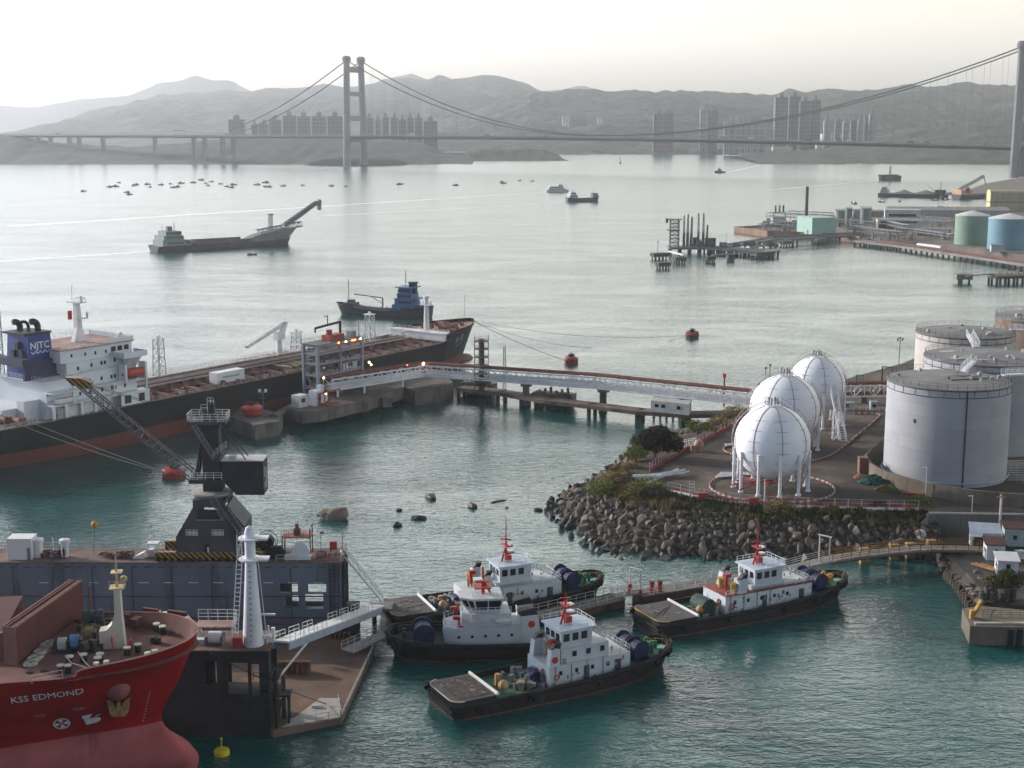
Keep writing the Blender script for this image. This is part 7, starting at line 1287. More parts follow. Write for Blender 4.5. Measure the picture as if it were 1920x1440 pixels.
ap = [W(*p, .9) for p in ((505, 1366), (512, 1371), (640, 1346), (702, 1214), (668, 1192), (590, 1190))]; apx = [(p.x + 60, p.y - 200) for p in ap] + [(-50, 16), (-50, -22)]
MB().prism(apx, -.8, .9).build('apron', M('apron_rust', (.135, .09, .068), .9, ns=.18, amt=.3, stain=(.31, .15, .07), sa=.2, ss=.12), fd)
wp = [W(*p, .92) for p in ((528, 1364), (600, 1309), (637, 1309), (638, 1344))]; MB().prism([(p.x + 60, p.y - 200) for p in wp], .9, .94).build('bare_patch', M('apron_pale', (.36, .35, .33), .85, ns=.4, amt=.2, stain=(.35, .28, .15), sa=.15), fd)
mb = MB(); pe = [W(*p, .95) for p in ((640, 1345), (700, 1216))]; mb.rail([p - Vector((-60, 200, 0)) for p in pe], .7, 2.2, .06, 2).rail([W(545, 1363, .95) - Vector((-60, 200, 0)), W(640, 1345, .95) - Vector((-60, 200, 0)), W(634, 1316, .95) - Vector((-60, 200, 0))], 1.1, 2, .06, 2).bx(W(585, 1340).x + 60, W(600, 1340).x + 60, -15, -14.4, .9, 1.3); mb.build('apron_railing', fw2, fd)
mb = MB()
for k in range(8): p = W(512 + 9.5 * k, 1262, .9) - Vector((-60, 200, 0)); mb.box((p.x, p.y, 1.6), (.5, 1.6, 1.5)).box((p.x, p.y, 2.5), (.7, .9, .5))
for k in range(5): p = W(622 + 8 * k, 1196, .9) - Vector((-60, 200, 0)); mb.box((p.x, p.y, 1.3), (.4, 1.4, .9))
mb.build('keel_blocks', M('keel_block_rust', (.12, .055, .035), .9, ns=1, amt=.4), fd)
# white tapering mast on the near wall
b_ = W(465, 1228, ZD + .15); t = T('dock_mast', 'white tapering mast with two ring platforms on the near dock wall', 'mast', (b_.x, YB0 + 2, ZD + .15), 0); mw = M('mast_white', (.62, .63, .66), .5, ns=.4, amt=.06, stain=(.4, .38, .36), sa=.05); u = 1 / 13.4
MB().lathe([(1.42, 0), (1.15, 4), (.84, 9), (.7, 11.6), (.7, 15.2), (.5, 15.9), (.01, 16.2)], 14).build('shaft', mw, t, auto=30); MB().cyl(0, 0, 11.6, 11.8, 1.5, 14).cyl(0, 0, 14.4, 14.6, 1.5, 14).bx(0, 2.4, -.9, .9, 11.6, 11.85).bx(0, 2.4, -.9, .9, 14.4, 14.65).bx(1.2, 3, -.2, .2, 4, 4.2).bx(1.2, 2.4, -.4, .4, .9, 1.2).build('platforms', mw, t)
mb = MB(); mb.ladder((-2.3, -.8, 0), (-1.35, -.5, 11.6), .7, .07).ladder((-1.35, -.5, 11.7), (-1.3, -.5, 15), .6, .06).tube((1.9, -.2, 0), (1.0, -.2, 11.6), .07, 4); mb.build('ladder', wst, t); mb = MB(); 
for k in range(15): z = .8 + .72 * k; r = 1.42 - .062 * z; mb.bx(-.14, .14, -r - .05, -r + .12, z, z + .1)
mb.build('rungs', M('rung_dark', (.12, .12, .13), .7), t)
def dbox(name, lab, cat, px, py, z, parts, yy=None, rz=0., group=None):
    p = W(px, py, z); t = T(name, lab, cat, (p.x, p.y if yy is None else yy, z), rz, group)
    for nm, mb, m_ in parts: mb.build(nm, m_, t)
    return t
ZT_ = ZD + .15
dbox('red_box', 'red steel box at the foot of the white dock mast', 'box', 442, 1222, ZT_, [('box', MB().bx(-.6, .6, -.4, .4, 0, 1.3), rp), ('lid', MB().bx(-.65, .65, -.45, .45, 1.3, 1.4), M('lid_red', (.24, .03, .03), .6))], YB0 + .9)
t = dbox('pink_platform', 'pink-topped platform with white railings between red ship and white mast', 'platform', 405, 1172, 13.6, [('deck', MB().bx(-2.6, 2.6, -1.2, 1.4, 0, .2), pinkd), ('railing', MB().rail([(-2.6, 1.3, .2), (2.6, 1.3, .2), (2.6, -1, .2)], 1.5, 1.2, .06, 3), wst), ('leg', MB().bx(-2.4, -2.2, -1, -.8, -1.7, 0).bx(2.2, 2.4, -1, -.8, -1.7, 0).bx(-2.4, -2.2, 1, 1.2, -1.7, 0).bx(2.2, 2.4, 1, 1.2, -1.7, 0), wst)])
dbox('winch', 'pale mooring winch under the pink platform', 'winch', 405, 1204, ZT_, [('drum', MB().tube((-.8, 0, .9), (.8, 0, .9), .8, 14).bx(-2.4, -1.2, -.5, .5, 0, .7), wst), ('frame', MB().bx(-1.2, -.9, -.9, .9, 0, 1.2).bx(.9, 1.2, -.9, .9, 0, 1.2), gsteel)], YB0 + 2.2)
dbox('winch', 'small white davit winch at the head of the long gangway', 'winch', 504, 1212, ZT_, [('body', MB().bx(-.5, .5, -.4, .4, 0, 1).tube((-.3, 0, 1), (-.3, 0, 2.2), .14, 5).tube((.3, 0, .9), (.3, 0, 1.9), .3, 7), wst)], YB0 + 3)
# gangways
def gangway(lab, a, b_, w, side=True, gird=True):
    t = T('gangway', lab, 'gangway', (0, 0, 0)); d = b_ - a; an = math.atan2(d.y, d.x); el = -math.asin(d.z / d.length); MB().box((a + b_) / 2, (d.length, w, .25), an, el).build('tread', wst, t); v = Vector((-d.y, d.x, 0)).normalized() * w / 2; mb = MB()
    if gird:
        for sg in (-1, 1): mb.box((a + b_) / 2 + v * sg - Vector((0, 0, .55)), (d.length, .2, 1.), an, el)
        mb.build('girder', M('girder_bluegrey', (.24, .27, .33), .6, amt=.12), t)
    else:
        for sg in (-1, 1):
            mb.tube(a + v * sg + Vector((0, 0, 1.2)), b_ + v * sg + Vector((0, 0, 1.2)), .09, 4); n = int(d.length / 1.4)
            for k in range(n): p = a.lerp(b_, k / n) + v * sg; q = a.lerp(b_, (k + 1) / n) + v * sg; mb.tube(p, p + Vector((0, 0, 1.2)), .06, 4); mb.tube(p, q + Vector((0, 0, 1.2)), .05, 3)
        mb.build('girder', wst, t); return t
    mb = MB(); n = 8
    for k in range(n):
        if k % 4 == 3: continue
        for sg in (-1, 1): mb.rail([a.lerp(b_, (k + .1) / n) + v * sg, a.lerp(b_, (k + .85) / n) + v * sg], 1.1, 2, .06, 2)
    mb.build('railing', wst, t); return t
J0 = A(708, 1136, 221); J0.z = max(J0.z, 2.6)
ga = gangway('long blue-grey gangway rising from the near dock wall towards the tugs', Vector((XB1 + 1.2, YB0 + 3, ZD + .1)), J0, 2.2); gb = gangway('cream lattice gangway descending from the far dock wall corner', Vector((XA1 - .4, YA1 - 2.5, ZD + .4)), J0 + Vector((.8, .6, .5)), 2.2, True, False)
t = T('gangway_landing', 'small landing stage where the two gangways meet by the tugs', 'platform', (J0.x + .4, J0.y + .4, 0), 0); MB().bx(-1.8, 2., -1.8, 1.8, J0.z - .5, J0.z - .05).build('deck', gsteel, t); MB().tube((-1, 0, -1.5), (-1, 0, J0.z - .5), .4, 8).tube((1.2, 0, -1.5), (1.2, 0, J0.z - .5), .4, 8).build('pile', ddk, t)
tag(MB().tube(W(517, 1277, 3.2), ga.location + Vector((XB1 + 1.2, YB0 + 3, ZD)).lerp(J0, .28) - Vector((0, 0, .9)), .16, 6).build('gangway_strut', wst), 'pale diagonal strut propping the long blue-grey gangway', 'strut')
line('grey mooring rope slanting from the near dock wall to the apron edge', Vector((-39.5, YB0 - .2, ZD)), W(612, 1320, 1.2), .5, .09, M('rope_grey', (.11, .11, .115), .8))
# ---------------- crane
YC = 219.5; cb = A(404, 1050, YC); kx = 1 / PPM(YC, 16); kz = kx / .955; X = lambda px: (px - 404) * kx; Z = lambda py: (1050 - py) * kz
cr_ = T('dock_crane', 'dark grey slewing crane with raised lattice jib on the dock wall', 'crane', (cb.x, YC, ZT_), 0); ck = M('crane_grey', (.062, .066, .075), .6, ns=.3, amt=.2, stain=(.035, .035, .038), sa=.2, streak=True); ckd = M('crane_dark', (.028, .03, .036), .6, ns=.4, amt=.25)
mb = MB(); WD = 3.2
for y0, y1 in ((-WD, -WD + .3), (WD - .3, WD)):
    mb.prismY([(X(340), Z(1042)), (X(340), Z(1007)), (X(374), Z(952)), (X(386), Z(952)), (X(378), Z(975)), (X(392), Z(975)), (X(392), Z(1042))], y0, y1)
    mb.prismY([(X(392), Z(1042)), (X(392), Z(975)), (X(414), Z(975)), (X(414), Z(1042))], y0, y1)
    mb.prismY([(X(414), Z(1042)), (X(414), Z(975)), (X(430), Z(975)), (X(420), Z(952)), (X(434), Z(952)), (X(468), Z(990)), (X(468), Z(1042))], y0, y1)
    mb.bx(X(374), X(434), y0, y1, Z(952), Z(938))
mb.prismY([(X(340), Z(1042)), (X(340), Z(1007)), (X(345), Z(1007)), (X(345), Z(1042))], -WD + .3, WD - .3).prismY([(X(463), Z(1042)), (X(463), Z(995)), (X(468), Z(990)), (X(468), Z(1042))], -WD + .3, WD - .3).bx(X(374), X(434), -WD + .3, WD - .3, Z(946), Z(938)); mb.prismY([(X(434), Z(950)), (X(437), Z(950)), (X(468), Z(986)), (X(468), Z(990))], -WD, WD)
mb.build('portal', ck, cr_); MB().lathe([(2.6, Z(939)), (3.3, Z(933)), (3.3, Z(930)), (1.7, Z(928))], 24).build('slew_ring', M('ring_pale', (.30, .29, .26), .7, amt=.2), cr_, auto=30)
mb = MB(); c0 = [(X(390), -1.5), (X(424), -1.5), (X(424), 1.5), (X(390), 1.5)]; c1 = [(X(392), -1.1), (X(420), -1.1), (X(420), 1.1), (X(392), 1.1)]; mb.grid([[(x, y, Z(930)) for x, y in c0], [(x, y, Z(905)) for x, y in c0], [(x, y, Z(798)) for x, y in c1]], True).add([(x, y, Z(798)) for x, y in c1], [(0, 1, 2, 3)]).prismY([(X(374), Z(903)), (X(380), Z(903)), (X(392), Z(830)), (X(390), Z(826))], -1.2, -.9).prismY([(X(374), Z(903)), (X(380), Z(903)), (X(392), Z(830)), (X(390), Z(826))], .9, 1.2); mb.build('tower', ckd, cr_)
MB().bx(X(366), X(428), -2.2, 1.8, Z(912), Z(905)).build('slew_platform', ckd, cr_); mb = MB().rail([(X(367), -2.1, Z(905)), (X(427), -2.1, Z(905))], 1.15, 1.3, .06, 3); mb.build('slew_railing', wst, cr_)
mh = MB().prismY([(X(432), Z(912)), (X(452), Z(933)), (X(503), Z(933)), (X(503), Z(872)), (X(426), Z(872)), (X(426), Z(905))], -1.9, 2.1); ms = mh.build('machinery_house', ckd, cr_); MB().bx(X(425), X(504), -2., 2.2, Z(872), Z(870.5)).bx(X(440), X(452), -1.4, -.2, Z(871), Z(864)).build('house_roof', M('roof_pale', (.42, .42, .43), .6, amt=.15), cr_)
MB().bx(X(503), X(503) + .06, -1.2, -.4, Z(903), Z(885)).bx(X(503), X(503) + .06, .3, 1.3, Z(912), Z(890)).bx(X(503), X(503) + .06, -1., .9, Z(924), Z(912)).build('house_lettering', M('paint_faded', (.25, .26, .28), .7), cr_)
MB().bx(X(366), X(437), -1.9, 1.9, Z(806), Z(801)).prismX([(-1.2, Z(815)), (1.2, Z(815)), (1.9, Z(806)), (-1.9, Z(806))], X(388), X(424)).build('top_platform', ck, cr_); mb = MB().rail([(X(366), 1.8, Z(801)), (X(366), -1.9, Z(801)), (X(437), -1.9, Z(801)), (X(437), 1.8, Z(801)), (X(366), 1.8, Z(801))], 1.2, 1.2, .07, 3); mb.build('top_railing', wst, cr_)
MB().bx(X(403), X(413), -.6, .6, Z(801), Z(768)).tube((X(396), 0, Z(801)), (X(396), 0, Z(780)), .3, 6).bx(X(392), X(412), -.7, .7, Z(784), Z(781)).build('mast_head', ckd, cr_); mb = MB().rail([(X(390), -.8, Z(784)), (X(402), -.8, Z(784))], 1., .8, .05).rail([(X(402), -.7, Z(772)), (X(413), -.7, Z(772))], 1., .6, .05); mb.build('head_railing', wst, cr_)
bm0, bm1 = Vector((X(374), -.6, Z(906))), Vector((X(168), -1.2, Z(731))); mb = MB().lattice(bm0, bm1, 1.5, 20, .11, 1.05, .055); mb.build('jib', M('jib_grey', (.085, .085, .1), .6, amt=.25), cr_)
cvm = bpy.data.materials.new('hazard_chevrons'); cvm.use_nodes = True; N = cvm.node_tree.nodes; L = cvm.node_tree.links; tc = N.new('ShaderNodeTexCoord'); wv_ = N.new('ShaderNodeTexWave'); wv_.bands_direction = 'DIAGONAL'; wv_.inputs['Scale'].default_value = .7; wv_.inputs['Distortion'].default_value = .6; rmp = N.new('ShaderNodeValToRGB'); rmp.color_ramp.interpolation = 'CONSTANT'; rmp.color_ramp.elements[0].color = (.02, .018, .015, 1); rmp.color_ramp.elements[1].position = .5; rmp.color_ramp.elements[1].color = (.34, .19, .03, 1); L.new(tc.outputs['Object'], wv_.inputs[0]); L.new(wv_.outputs[0], rmp.inputs[0]); L.new(rmp.outputs[0], N['Principled BSDF'].inputs['Base Color'])
MB().prismY([(X(146), Z(722)), (X(178), Z(724)), (X(194), Z(732)), (X(190), Z(742)), (X(160), Z(736))], -2, -.4).build('jib_head', cvm, cr_); 
mb = MB()
for q in (-1.2, 1.2): mb.tube((X(425), q * .6, Z(808)), (X(470), q, Z(871)), .1, 4).tube((X(395), q * .5, Z(800)), (bm1.x, bm1.y + q * .3, bm1.z), .045, 3)
mb.build('stay', ckd, cr_); mb = MB().lattice((X(378), -1.8, Z(806)), (X(414), -1.6, Z(868)), .6, 7, .1).lattice((X(414), -1.8, Z(866)), (X(436), -1.8, Z(850)), 1.2, 3, .08).lattice((X(410), -3.4, Z(930)), (X(432), -3.4, Z(968)), .9, 5, .09).lattice((X(437), -3.5, Z(955)), (X(466), -3.5, Z(1000)), .9, 6, .08); mb.build('stairway', M('stair_steel', (.16, .165, .18), .6), cr_)
mb = MB().rail([(X(412), -2, Z(866)), (X(437), -2, Z(848))], 1.1, .8, .05, 3).rail([(X(455), -3.6, Z(1045)), (X(455), -3.6, Z(1044)), (X(466), -3.6, Z(1000))], 1.1, 1, .06, 3).rail([(X(360), -3.3, Z(1003)), (X(381), -3.3, Z(1003))], .95, .6, .06, 2).rail([(X(408), -3.3, Z(1003)), (X(429), -3.3, Z(1003))], .95, .6, .06, 2).ladder((X(459), -3.7, Z(1046)), (X(459), -3.7, Z(990)), .7, .07); mb.build('railing', wst, cr_)
MB().bx(X(392), X(402), -WD - .05, -WD + .02, Z(1035), Z(1018)).build('doorway', blk, cr_); MB().bx(X(398), X(401), -WD - .08, -WD, Z(1035), Z(1024)).build('door', wst, cr_); MB().bx(X(362), X(380), -WD - .06, -WD, Z(1003), Z(995)).bx(X(410), X(428), -WD - .06, -WD, Z(1003), Z(995)).build('porthole_panel', M('panel_pale', (.4, .4, .4), .7), cr_)
mb = MB()
for y in (-3.4, 2.6): mb.bx(X(302), X(500), y, y + .8, .25, 1.5); 
mb.build('bogie_beam', cvm, cr_); mb = MB()
for k in range(16):
    for y in (-3.2, 3.0): mb.tube((X(306) + k * 1.08, y - .2, .35), (X(306) + k * 1.08, y + .2, .35), .35, 8)
mb.build('wheels', blk, cr_)
# ---------------- things lying on the dock top
dbox('deck_house', 'plain white box house at the left end of the dock top', 'cabin', 28, 1058, ZT_, [('wall', MB().bx(-1.9, 1.9, -1.5, 1.5, 0, 3.4), wh), ('door', MB().bx(1.2, 1.7, -1.55, -1.5, 0, 1.9), gsteel)], 218.5)
dbox('vent', 'short white cylinder vent right beside the white box house', 'vent', 57, 1058, ZT_, [('body', MB().lathe([(.75, 0), (.75, 2.4), (.9, 2.5), (.9, 2.9), (.01, 3)], 14), wh)], 218.7); dbox('vent', 'white mushroom vent standing right of a thin white post', 'vent', 108, 1058, ZT_, [('body', MB().lathe([(.55, 0), (.55, 2.1), (.85, 2.2), (.85, 2.8), (.01, 3)], 14), wh)], 218.7)
dbox('white_post', 'thin white post between the two white vents', 'post', 84, 1058, ZT_, [('post', MB().tube((0, 0, 0), (0, 0, 3), .12, 5).bx(-.5, .5, -.4, .4, 0, .4), wst)], 219)
dbox('ball_marker', 'yellow ball on a thin pole above the dock top', 'marker', 158, 1058, ZT_, [('pole', MB().tube((0, 0, 0), (.3, 0, 4.6), .05, 4), gsteel), ('ball', MB().sph((.35, 0, 4.9), .55, 12, 8), M('ball_orange', (.5, .25, .03), .6, ns=2, amt=.4))], 220)
dbox('shelter', 'small white flat-roofed shelter on the dock top beside the crane', 'shelter', 276, 1058, ZT_, [('roof', MB().bx(-.9, .9, -.8, .8, 2.1, 2.25), wst), ('post', MB().bx(-.8, -.7, -.7, -.6, 0, 2.1).bx(.7, .8, -.7, -.6, 0, 2.1).bx(-.8, -.7, .6, .7, 0, 2.1).bx(.7, .8, .6, .7, 0, 2.1).bx(-.8, .1, -.5, .5, 0, 1.2), wst)], 219)
dbox('chest', 'low sloping white chest left of the small white shelter', 'box', 250, 1060, ZT_, [('body', MB().prismY([(-.9, 0), (.9, 0), (.9, 1.1), (-.3, .5), (-.9, .3)], -.6, .6), wst)], 218)
jk = M('junk_rust', (.13, .07, .06), .8, ns=1.2, amt=.6, stain=(.2, .2, .2), sa=.15, ss=1)
for n, (px, wd, lab) in enumerate(((205, 2.6, 'heap of reddish machinery and rope left of the white chest'), (305, 1.6, 'small rusty gear heap against the crane rail'), (78, 1.2, 'little heap of dark gear between the white vents'))):
    rng = random.Random(n); mb = MB(); [mb.box((rng.uniform(-wd, wd), rng.uniform(-.7, .7), rng.uniform(.2, .7)), (rng.uniform(.3, .9), rng.uniform(.3, .8), rng.uniform(.3, .9)), rng.uniform(0, 3)) for k in range(int(wd * 9))]; dbox('machinery_heap', lab, 'machinery', px, 1060, ZT_, [('gear', mb, jk)], 218.5)
dbox('cable_reel', 'black cable reel in a round cage right of the crane', 'reel', 490, 1058, ZT_, [('reel', MB().tube((0, -.7, 2.), (0, .7, 2.), 1.15, 18), blk), ('cage', MB().torus((0, -.8, 2.), 1.6, .06, 'Y', 20, 5).torus((0, .8, 2.), 1.6, .06, 'Y', 20, 5).tube((-.9, 0, 0), (0, 0, 2), .12, 5).tube((.9, 0, 0), (0, 0, 2), .12, 5), gsteel)], 220)
dbox('control_stage', 'red-roofed steel stage with railings right of the cable reel', 'platform', 548, 1060, ZT_, [('roof', MB().bx(-2.3, 2.3, -1.4, 1.4, 3., 3.2), M('stage_red', (.33, .10, .08), .7, amt=.2)), ('leg', MB().tube((-2.2, -1.3, 0), (-2.2, -1.3, 3), .1, 5).tube((2.2, -1.3, 0), (2.2, -1.3, 4.6), .1, 5).tube((-2.2, 1.3, 0), (-2.2, 1.3, 3), .1, 5).tube((2.2, 1.3, 0), (2.2, 1.3, 4.6), .1, 5), rustp), ('railing', MB().rail([(-2.3, -1.4, 3.2), (2.3, -1.4, 3.2)], 1, 1.1, .05), gsteel), ('machine', MB().bx(-.5, .5, -.5, .5, 3.2, 4.2).tube((0, 0, 4.2), (0, 0, 5), .3, 6), rustp)], 220)
dbox('winch_drum', 'white round winch drum under the red-roofed stage', 'winch', 556, 1066, ZT_, [('drum', MB().tube((0, -.5, 1.3), (0, .5, 1.3), 1.35, 20), wh), ('base', MB().bx(-2.6, 1.6, -.7, .7, 0, .5).prismY([(-2.4, .5), (-.8, .5), (-.9, 1)], -.4, .4), wst)], 217.6)
dbox('gear_rack', 'dark rack of equipment between cable reel and winch drum', 'machinery', 512, 1062, ZT_, [('rack', MB().bx(-1.6, 1.2, -.6, .6, 0, 1.4).bx(-1.2, .8, -.4, .4, 1.4, 1.9).bx(-1.8, -1.6, -.7, .7, 0, 2.2), blk)], 218.2)
dbox('red_cabinet', 'small red cabinet near the right corner of the dock top', 'box', 617, 1060, ZT_, [('cabinet', MB().bx(-.55, .55, -.4, .4, .8, 2.1), rp), ('stand', MB().bx(-.5, -.35, -.3, .3, 0, .8).bx(.35, .5, -.3, .3, 0, .8), gsteel)], 220)
dbox('corner_gear', 'pinkish winches and bollards crowding the dock top right corner', 'machinery', 604, 1066, ZT_, [('gear', MB().tube((-1.6, 0, .6), (-.2, 0, .6), .5, 9).tube((.6, 0, 0), (.6, 0, 1.1), .35, 8).tube((1.6, 0, 0), (1.6, 0, 1.1), .35, 8).bx(-2.2, 2.2, -.5, .5, 0, .25).bx(-1.5, 0, .4, 1, 0, 1.2), M('gear_pink', (.26, .15, .13), .7, ns=1, amt=.4))], 217.4)
dbox('flag_pole', 'thin tall dark pole at the dock top right corner', 'pole', 634, 1058, ZT_, [('pole', MB().tube((0, 0, 0), (-.1, 0, 7.2), .06, 4).bx(-.15, .15, -.15, .15, 0, .6), gsteel)], 221)
dbox('lamp_pole', 'short pole with a box lamp between stage and red cabinet', 'lamp', 592, 1058, ZT_, [('pole', MB().tube((0, 0, 0), (0, 0, 3.2), .05, 4), gsteel), ('lamp', MB().bx(-.1, .6, -.2, .2, 3.1, 3.4), gsteel)], 221)
person('person in dark clothes on the dock top, left one of the pair', (A(115, 1050, 218).x, 217.2, ZT_), .4, (.02, .022, .03), (.015, .015, .02), 1, (.05, .05, .06)); person('person in dark clothes on the dock top, right one of the pair', (A(121.5, 1050, 218).x, 217.6, ZT_), -.5, (.03, .025, .025), (.02, .02, .02), 0, (.07, .06, .05))
# ================================================================ the red ship's bow
KA = R(9); KO = Vector((-37.2, 163., 0)); ku = Vector((math.cos(KA), math.sin(KA), 0)); kn = Vector((-ku.y, ku.x, 0))
ks = T('red_ship', 'large red ship bow with faded bulb in front of the dock', 'ship', KO, KA)
def KL(px, py, z): p = W(px, py, z) - KO; return Vector((p.dot(ku), p.dot(kn), z))
st = [[(-90, .05, -2), (-90, 9, 1), (-90, 9.2, 9), (-90, 9.6, 13), (-90, 9.8, 16)], [(-45, .05, -2), (-45, 8, 2), (-45, 9, 9), (-45, 9.5, 13), (-45, 9.8, 16)], [(-29, .05, -2), (-29, 6.2, 3), (-29, 7, 9), (-29, 8.8, 13), (-29, 9.8, 16.6)], [(-24.5, .05, -2), (-24, 5.4, 4), (-24, 5.5, 9), (-24, 8.2, 14), (-24, 9.9, 18.6)],
      [(-14, .05, -1.5), (-14, 3.6, 4.4), (-14, 2.8, 9), (-14, 6.7, 14.5), (-14, 9.8, 18.9)], [(-12.6, .05, -1), (-12.6, 3.4, 4.5), (-12.6, 2.5, 9), (-12.6, 6.3, 14.5), (-12.4, 9.5, 19.7)], [(-8, .05, -.5), (-8, 3.1, 5), (-8.4, 1.5, 9.1), (-8, 4.4, 14.5), (-7.6, 8.1, 20)], [(-5.4, .05, 0), (-4.2, 2.6, 5), (-6.2, .7, 9.2), (-4.9, 2.6, 14.5), (-3.8, 6.2, 20.2)], [(-2.6, .05, .8), (-1.9, 1.9, 5), (-5.2, .3, 9.2), (-3.2, 1.2, 14.5), (-1., 3.2, 20.3)], [(-1.4, .02, 1.5), (-.8, .05, 4.8), (-4.8, .02, 9.2), (-2.4, .04, 14.5), (0, .25, 20.4)]]
KR = hull_rows(st, 5, 6)
kh = hull_mb(KR).build('hull', M('kss_hull', (.23, .003, .006), .5, spec=.08, ns=.25, amt=.2, band=[(9.1, (.31, .08, .08))], stain=(.10, .03, .03), sa=.05, streak=True, ss=.35, bump=.06, bs=.5), ks, auto=60); kd = M('kss_deck', (.17, .082, .075), .85, ns=.35, amt=.3, stain=(.12, .05, .045), sa=.25, ss=.3)
FZ = 18.55; deck_mb(KR, 1.1, .1, 16, None, FZ).build('forecastle_deck', kd, ks); deck_mb(KR, .3, .1, 0, 15).build('main_deck', kd, ks)
mb = MB(); [mb.bx(-24.4, -24.1, -9.6, 9.6, 15.8, 17.5)]; mb.build('forecastle_bulkhead', kd, ks); hull_rail(KR, .1, .16, 21).build('bulwark_cap', M('cap_pink', (.35, .20, .18), .7), ks)
mb = MB(); inn = [[(p.x - dz * .3, max(p.y - .2 - dz * .85, .05) * sg, p.z - dz) for p in [r[-1] for r in KR][22:-1]] for sg in (-1, 1) for dz in (0.02, 1.8)]; mb.grid(inn[:2]).grid(inn[2:]); mb.build('bulwark_inside', M('bulwark_dark', (.10, .035, .03), .8, amt=.3), ks)
side_text(kh, 'KSS EDMOND', 1.25, lt, -16.35, 16.0, .035, 'ship_name', 0., .06); side_text(kh, 'T220', .62, M('paint_pinkish', (.42, .27, .25), .7), -17.6, 13.2, .03, 'tug_mark', .0, .06); side_text(kh, 'T230', .62, M('paint_pinkish', (.42, .27, .25), .7), -13.4, 13.5, .03, 'tug_mark', .0, .06)
def side_poly(name, polys, mat, off=.07):
    bv = hull_caster(kh); mb = MB()
    for poly in polys:
        vs = []
        for x, z in poly:
            hit, *_ = bv.ray_cast(Vector((x, -60, z)), Vector((0, 1, 0)), 120); vs.append((x, (hit.y if hit else -5) - off, z))
        mb.add(vs, [tuple(range(len(vs)))])
    return mb.build(name, mat, ks)
tx, tz = -15.55, 11.5; ring = []; n = 24
for k in range(n):
    a, b2 = 2 * math.pi * k / n, 2 * math.pi * (k + 1) / n; ring.append([(tx + .92 * math.cos(a), tz + .92 * math.sin(a)), (tx + .92 * math.cos(b2), tz + .92 * math.sin(b2)), (tx + .78 * math.cos(b2), tz + .78 * math.sin(b2)), (tx + .78 * math.cos(a), tz + .78 * math.sin(a))])
for k in range(4):
    a = math.pi / 2 * k + .08; w = .42; ring.append([(tx + .08 * math.cos(a), tz + .08 * math.sin(a)), (tx + .7 * math.cos(a - w), tz + .7 * math.sin(a - w)), (tx + .74 * math.cos(a), tz + .74 * math.sin(a)), (tx + .7 * math.cos(a + w), tz + .7 * math.sin(a + w))])
side_poly('thruster_mark', ring, lt); bx0, bz0 = -12.4, 11.4
side_poly('bulb_mark', [[(bx0 - .9, bz0 + .9), (bx0 + .3, bz0 + 1.0), (bx0 - .15, bz0 + .35), (bx0 - .75, bz0 + .2)], [(bx0 - .75, bz0 + .15), (bx0 - .1, bz0 + .3), (bx0 + .7, bz0 + .32), (bx0 + 1.05, bz0 + .05), (bx0 + 1.0, bz0 - .35), (bx0 + .6, bz0 - .6), (bx0 - .55, bz0 - .75)], [(bx0 + .5, bz0 + .6), (bx0 + 1.2, bz0 + .75), (bx0 + 1.1, bz0 + .62), (bx0 + .6, bz0 + .45)]], lt)
mb = MB(); bv = hull_caster(kh); hit, *_ = bv.ray_cast(Vector((-9.1, -60, 15.3)), Vector((0, 1, 0)), 120); mb.sph((-9.1, hit.y + .5, 15.5), 1.45, 18, 12); mb.build('hawse_bolster', M('faded_pink', (.22, .06, .065), .6, amt=.2), ks, True); mb = MB().prismY([(-10, 12.6), (-9.6, 12.3), (-8.4, 12.3), (-8, 12.7), (-7.7, 14.6), (-8.3, 14.2), (-8.7, 13.4), (-9.0, 14.4), (-9.3, 13.3), (-9.8, 14.2), (-10.3, 14.4)], hit.y - .25, hit.y + .9); mb.build('anchor', M('anchor_ochre', (.22, .12, .04), .9, ns=1.5, amt=.5), ks)
mb = MB(); bz = [(p[0], p[1]) for p in ((-4.9, 9.6),)]; [mb.bx(0, .01, 0, .01, 0, .01) for _ in ()]
pol = []; 
for k in range(11): z = 9.6 + .42 * k; x = -6.9 + .11 * k; pol.append([(x, z), (x + .16, z), (x + .16, z + .16), (x, z + .16)])
side_poly('draught_marks', pol, M('paint_pinkish'), .06)
# deck gear on the bow
fg = KL(207, 1212, FZ); cm = M('mast_cream', (.50, .46, .39), .6, ns=.6, amt=.1, stain=(.3, .24, .18), sa=.08); mb = MB().prismY([(fg.x - 1.1, FZ), (fg.x + 1.8, FZ), (fg.x + 1.55, FZ + 4.2), (fg.x + 1.5, FZ + 7.2), (fg.x + .8, FZ + 7.2), (fg.x + .75, FZ + 4.4), (fg.x + .35, FZ + 2.9), (fg.x - .3, FZ + 2.3), (fg.x - 1.1, FZ + 2.2)], fg.y - .9, fg.y + .9); mb.build('foremast', cm, ks)
mb = MB().bx(fg.x + .3, fg.x + 2., fg.y - .9, fg.y + .9, FZ + 7.2, FZ + 7.35).tube((fg.x + 1.1, fg.y, FZ + 7.2), (fg.x + 1.1, fg.y, FZ + 11), .22, 6, .1).bx(fg.x + .5, fg.x + 1.8, fg.y - .7, fg.y + .7, FZ + 9.1, FZ + 9.2).tube((fg.x + 1.9, fg.y - .2, FZ + 8.2), (fg.x + 1.9, fg.y + .3, FZ + 8.2), .4, 10); mb.rail([(fg.x + .3, fg.y - .9, FZ + 7.35), (fg.x + 2, fg.y - .9, FZ + 7.35), (fg.x + 2, fg.y + .9, FZ + 7.35)], .9, .8, .04); mb.build('mast_platform', M('mast_yellowed', (.48, .36, .2), .6, ns=1, amt=.3), ks)
bk = M('bollard_black', (.02, .02, .022), .6); bw_ = M('bollard_top', (.5, .48, .44), .6)
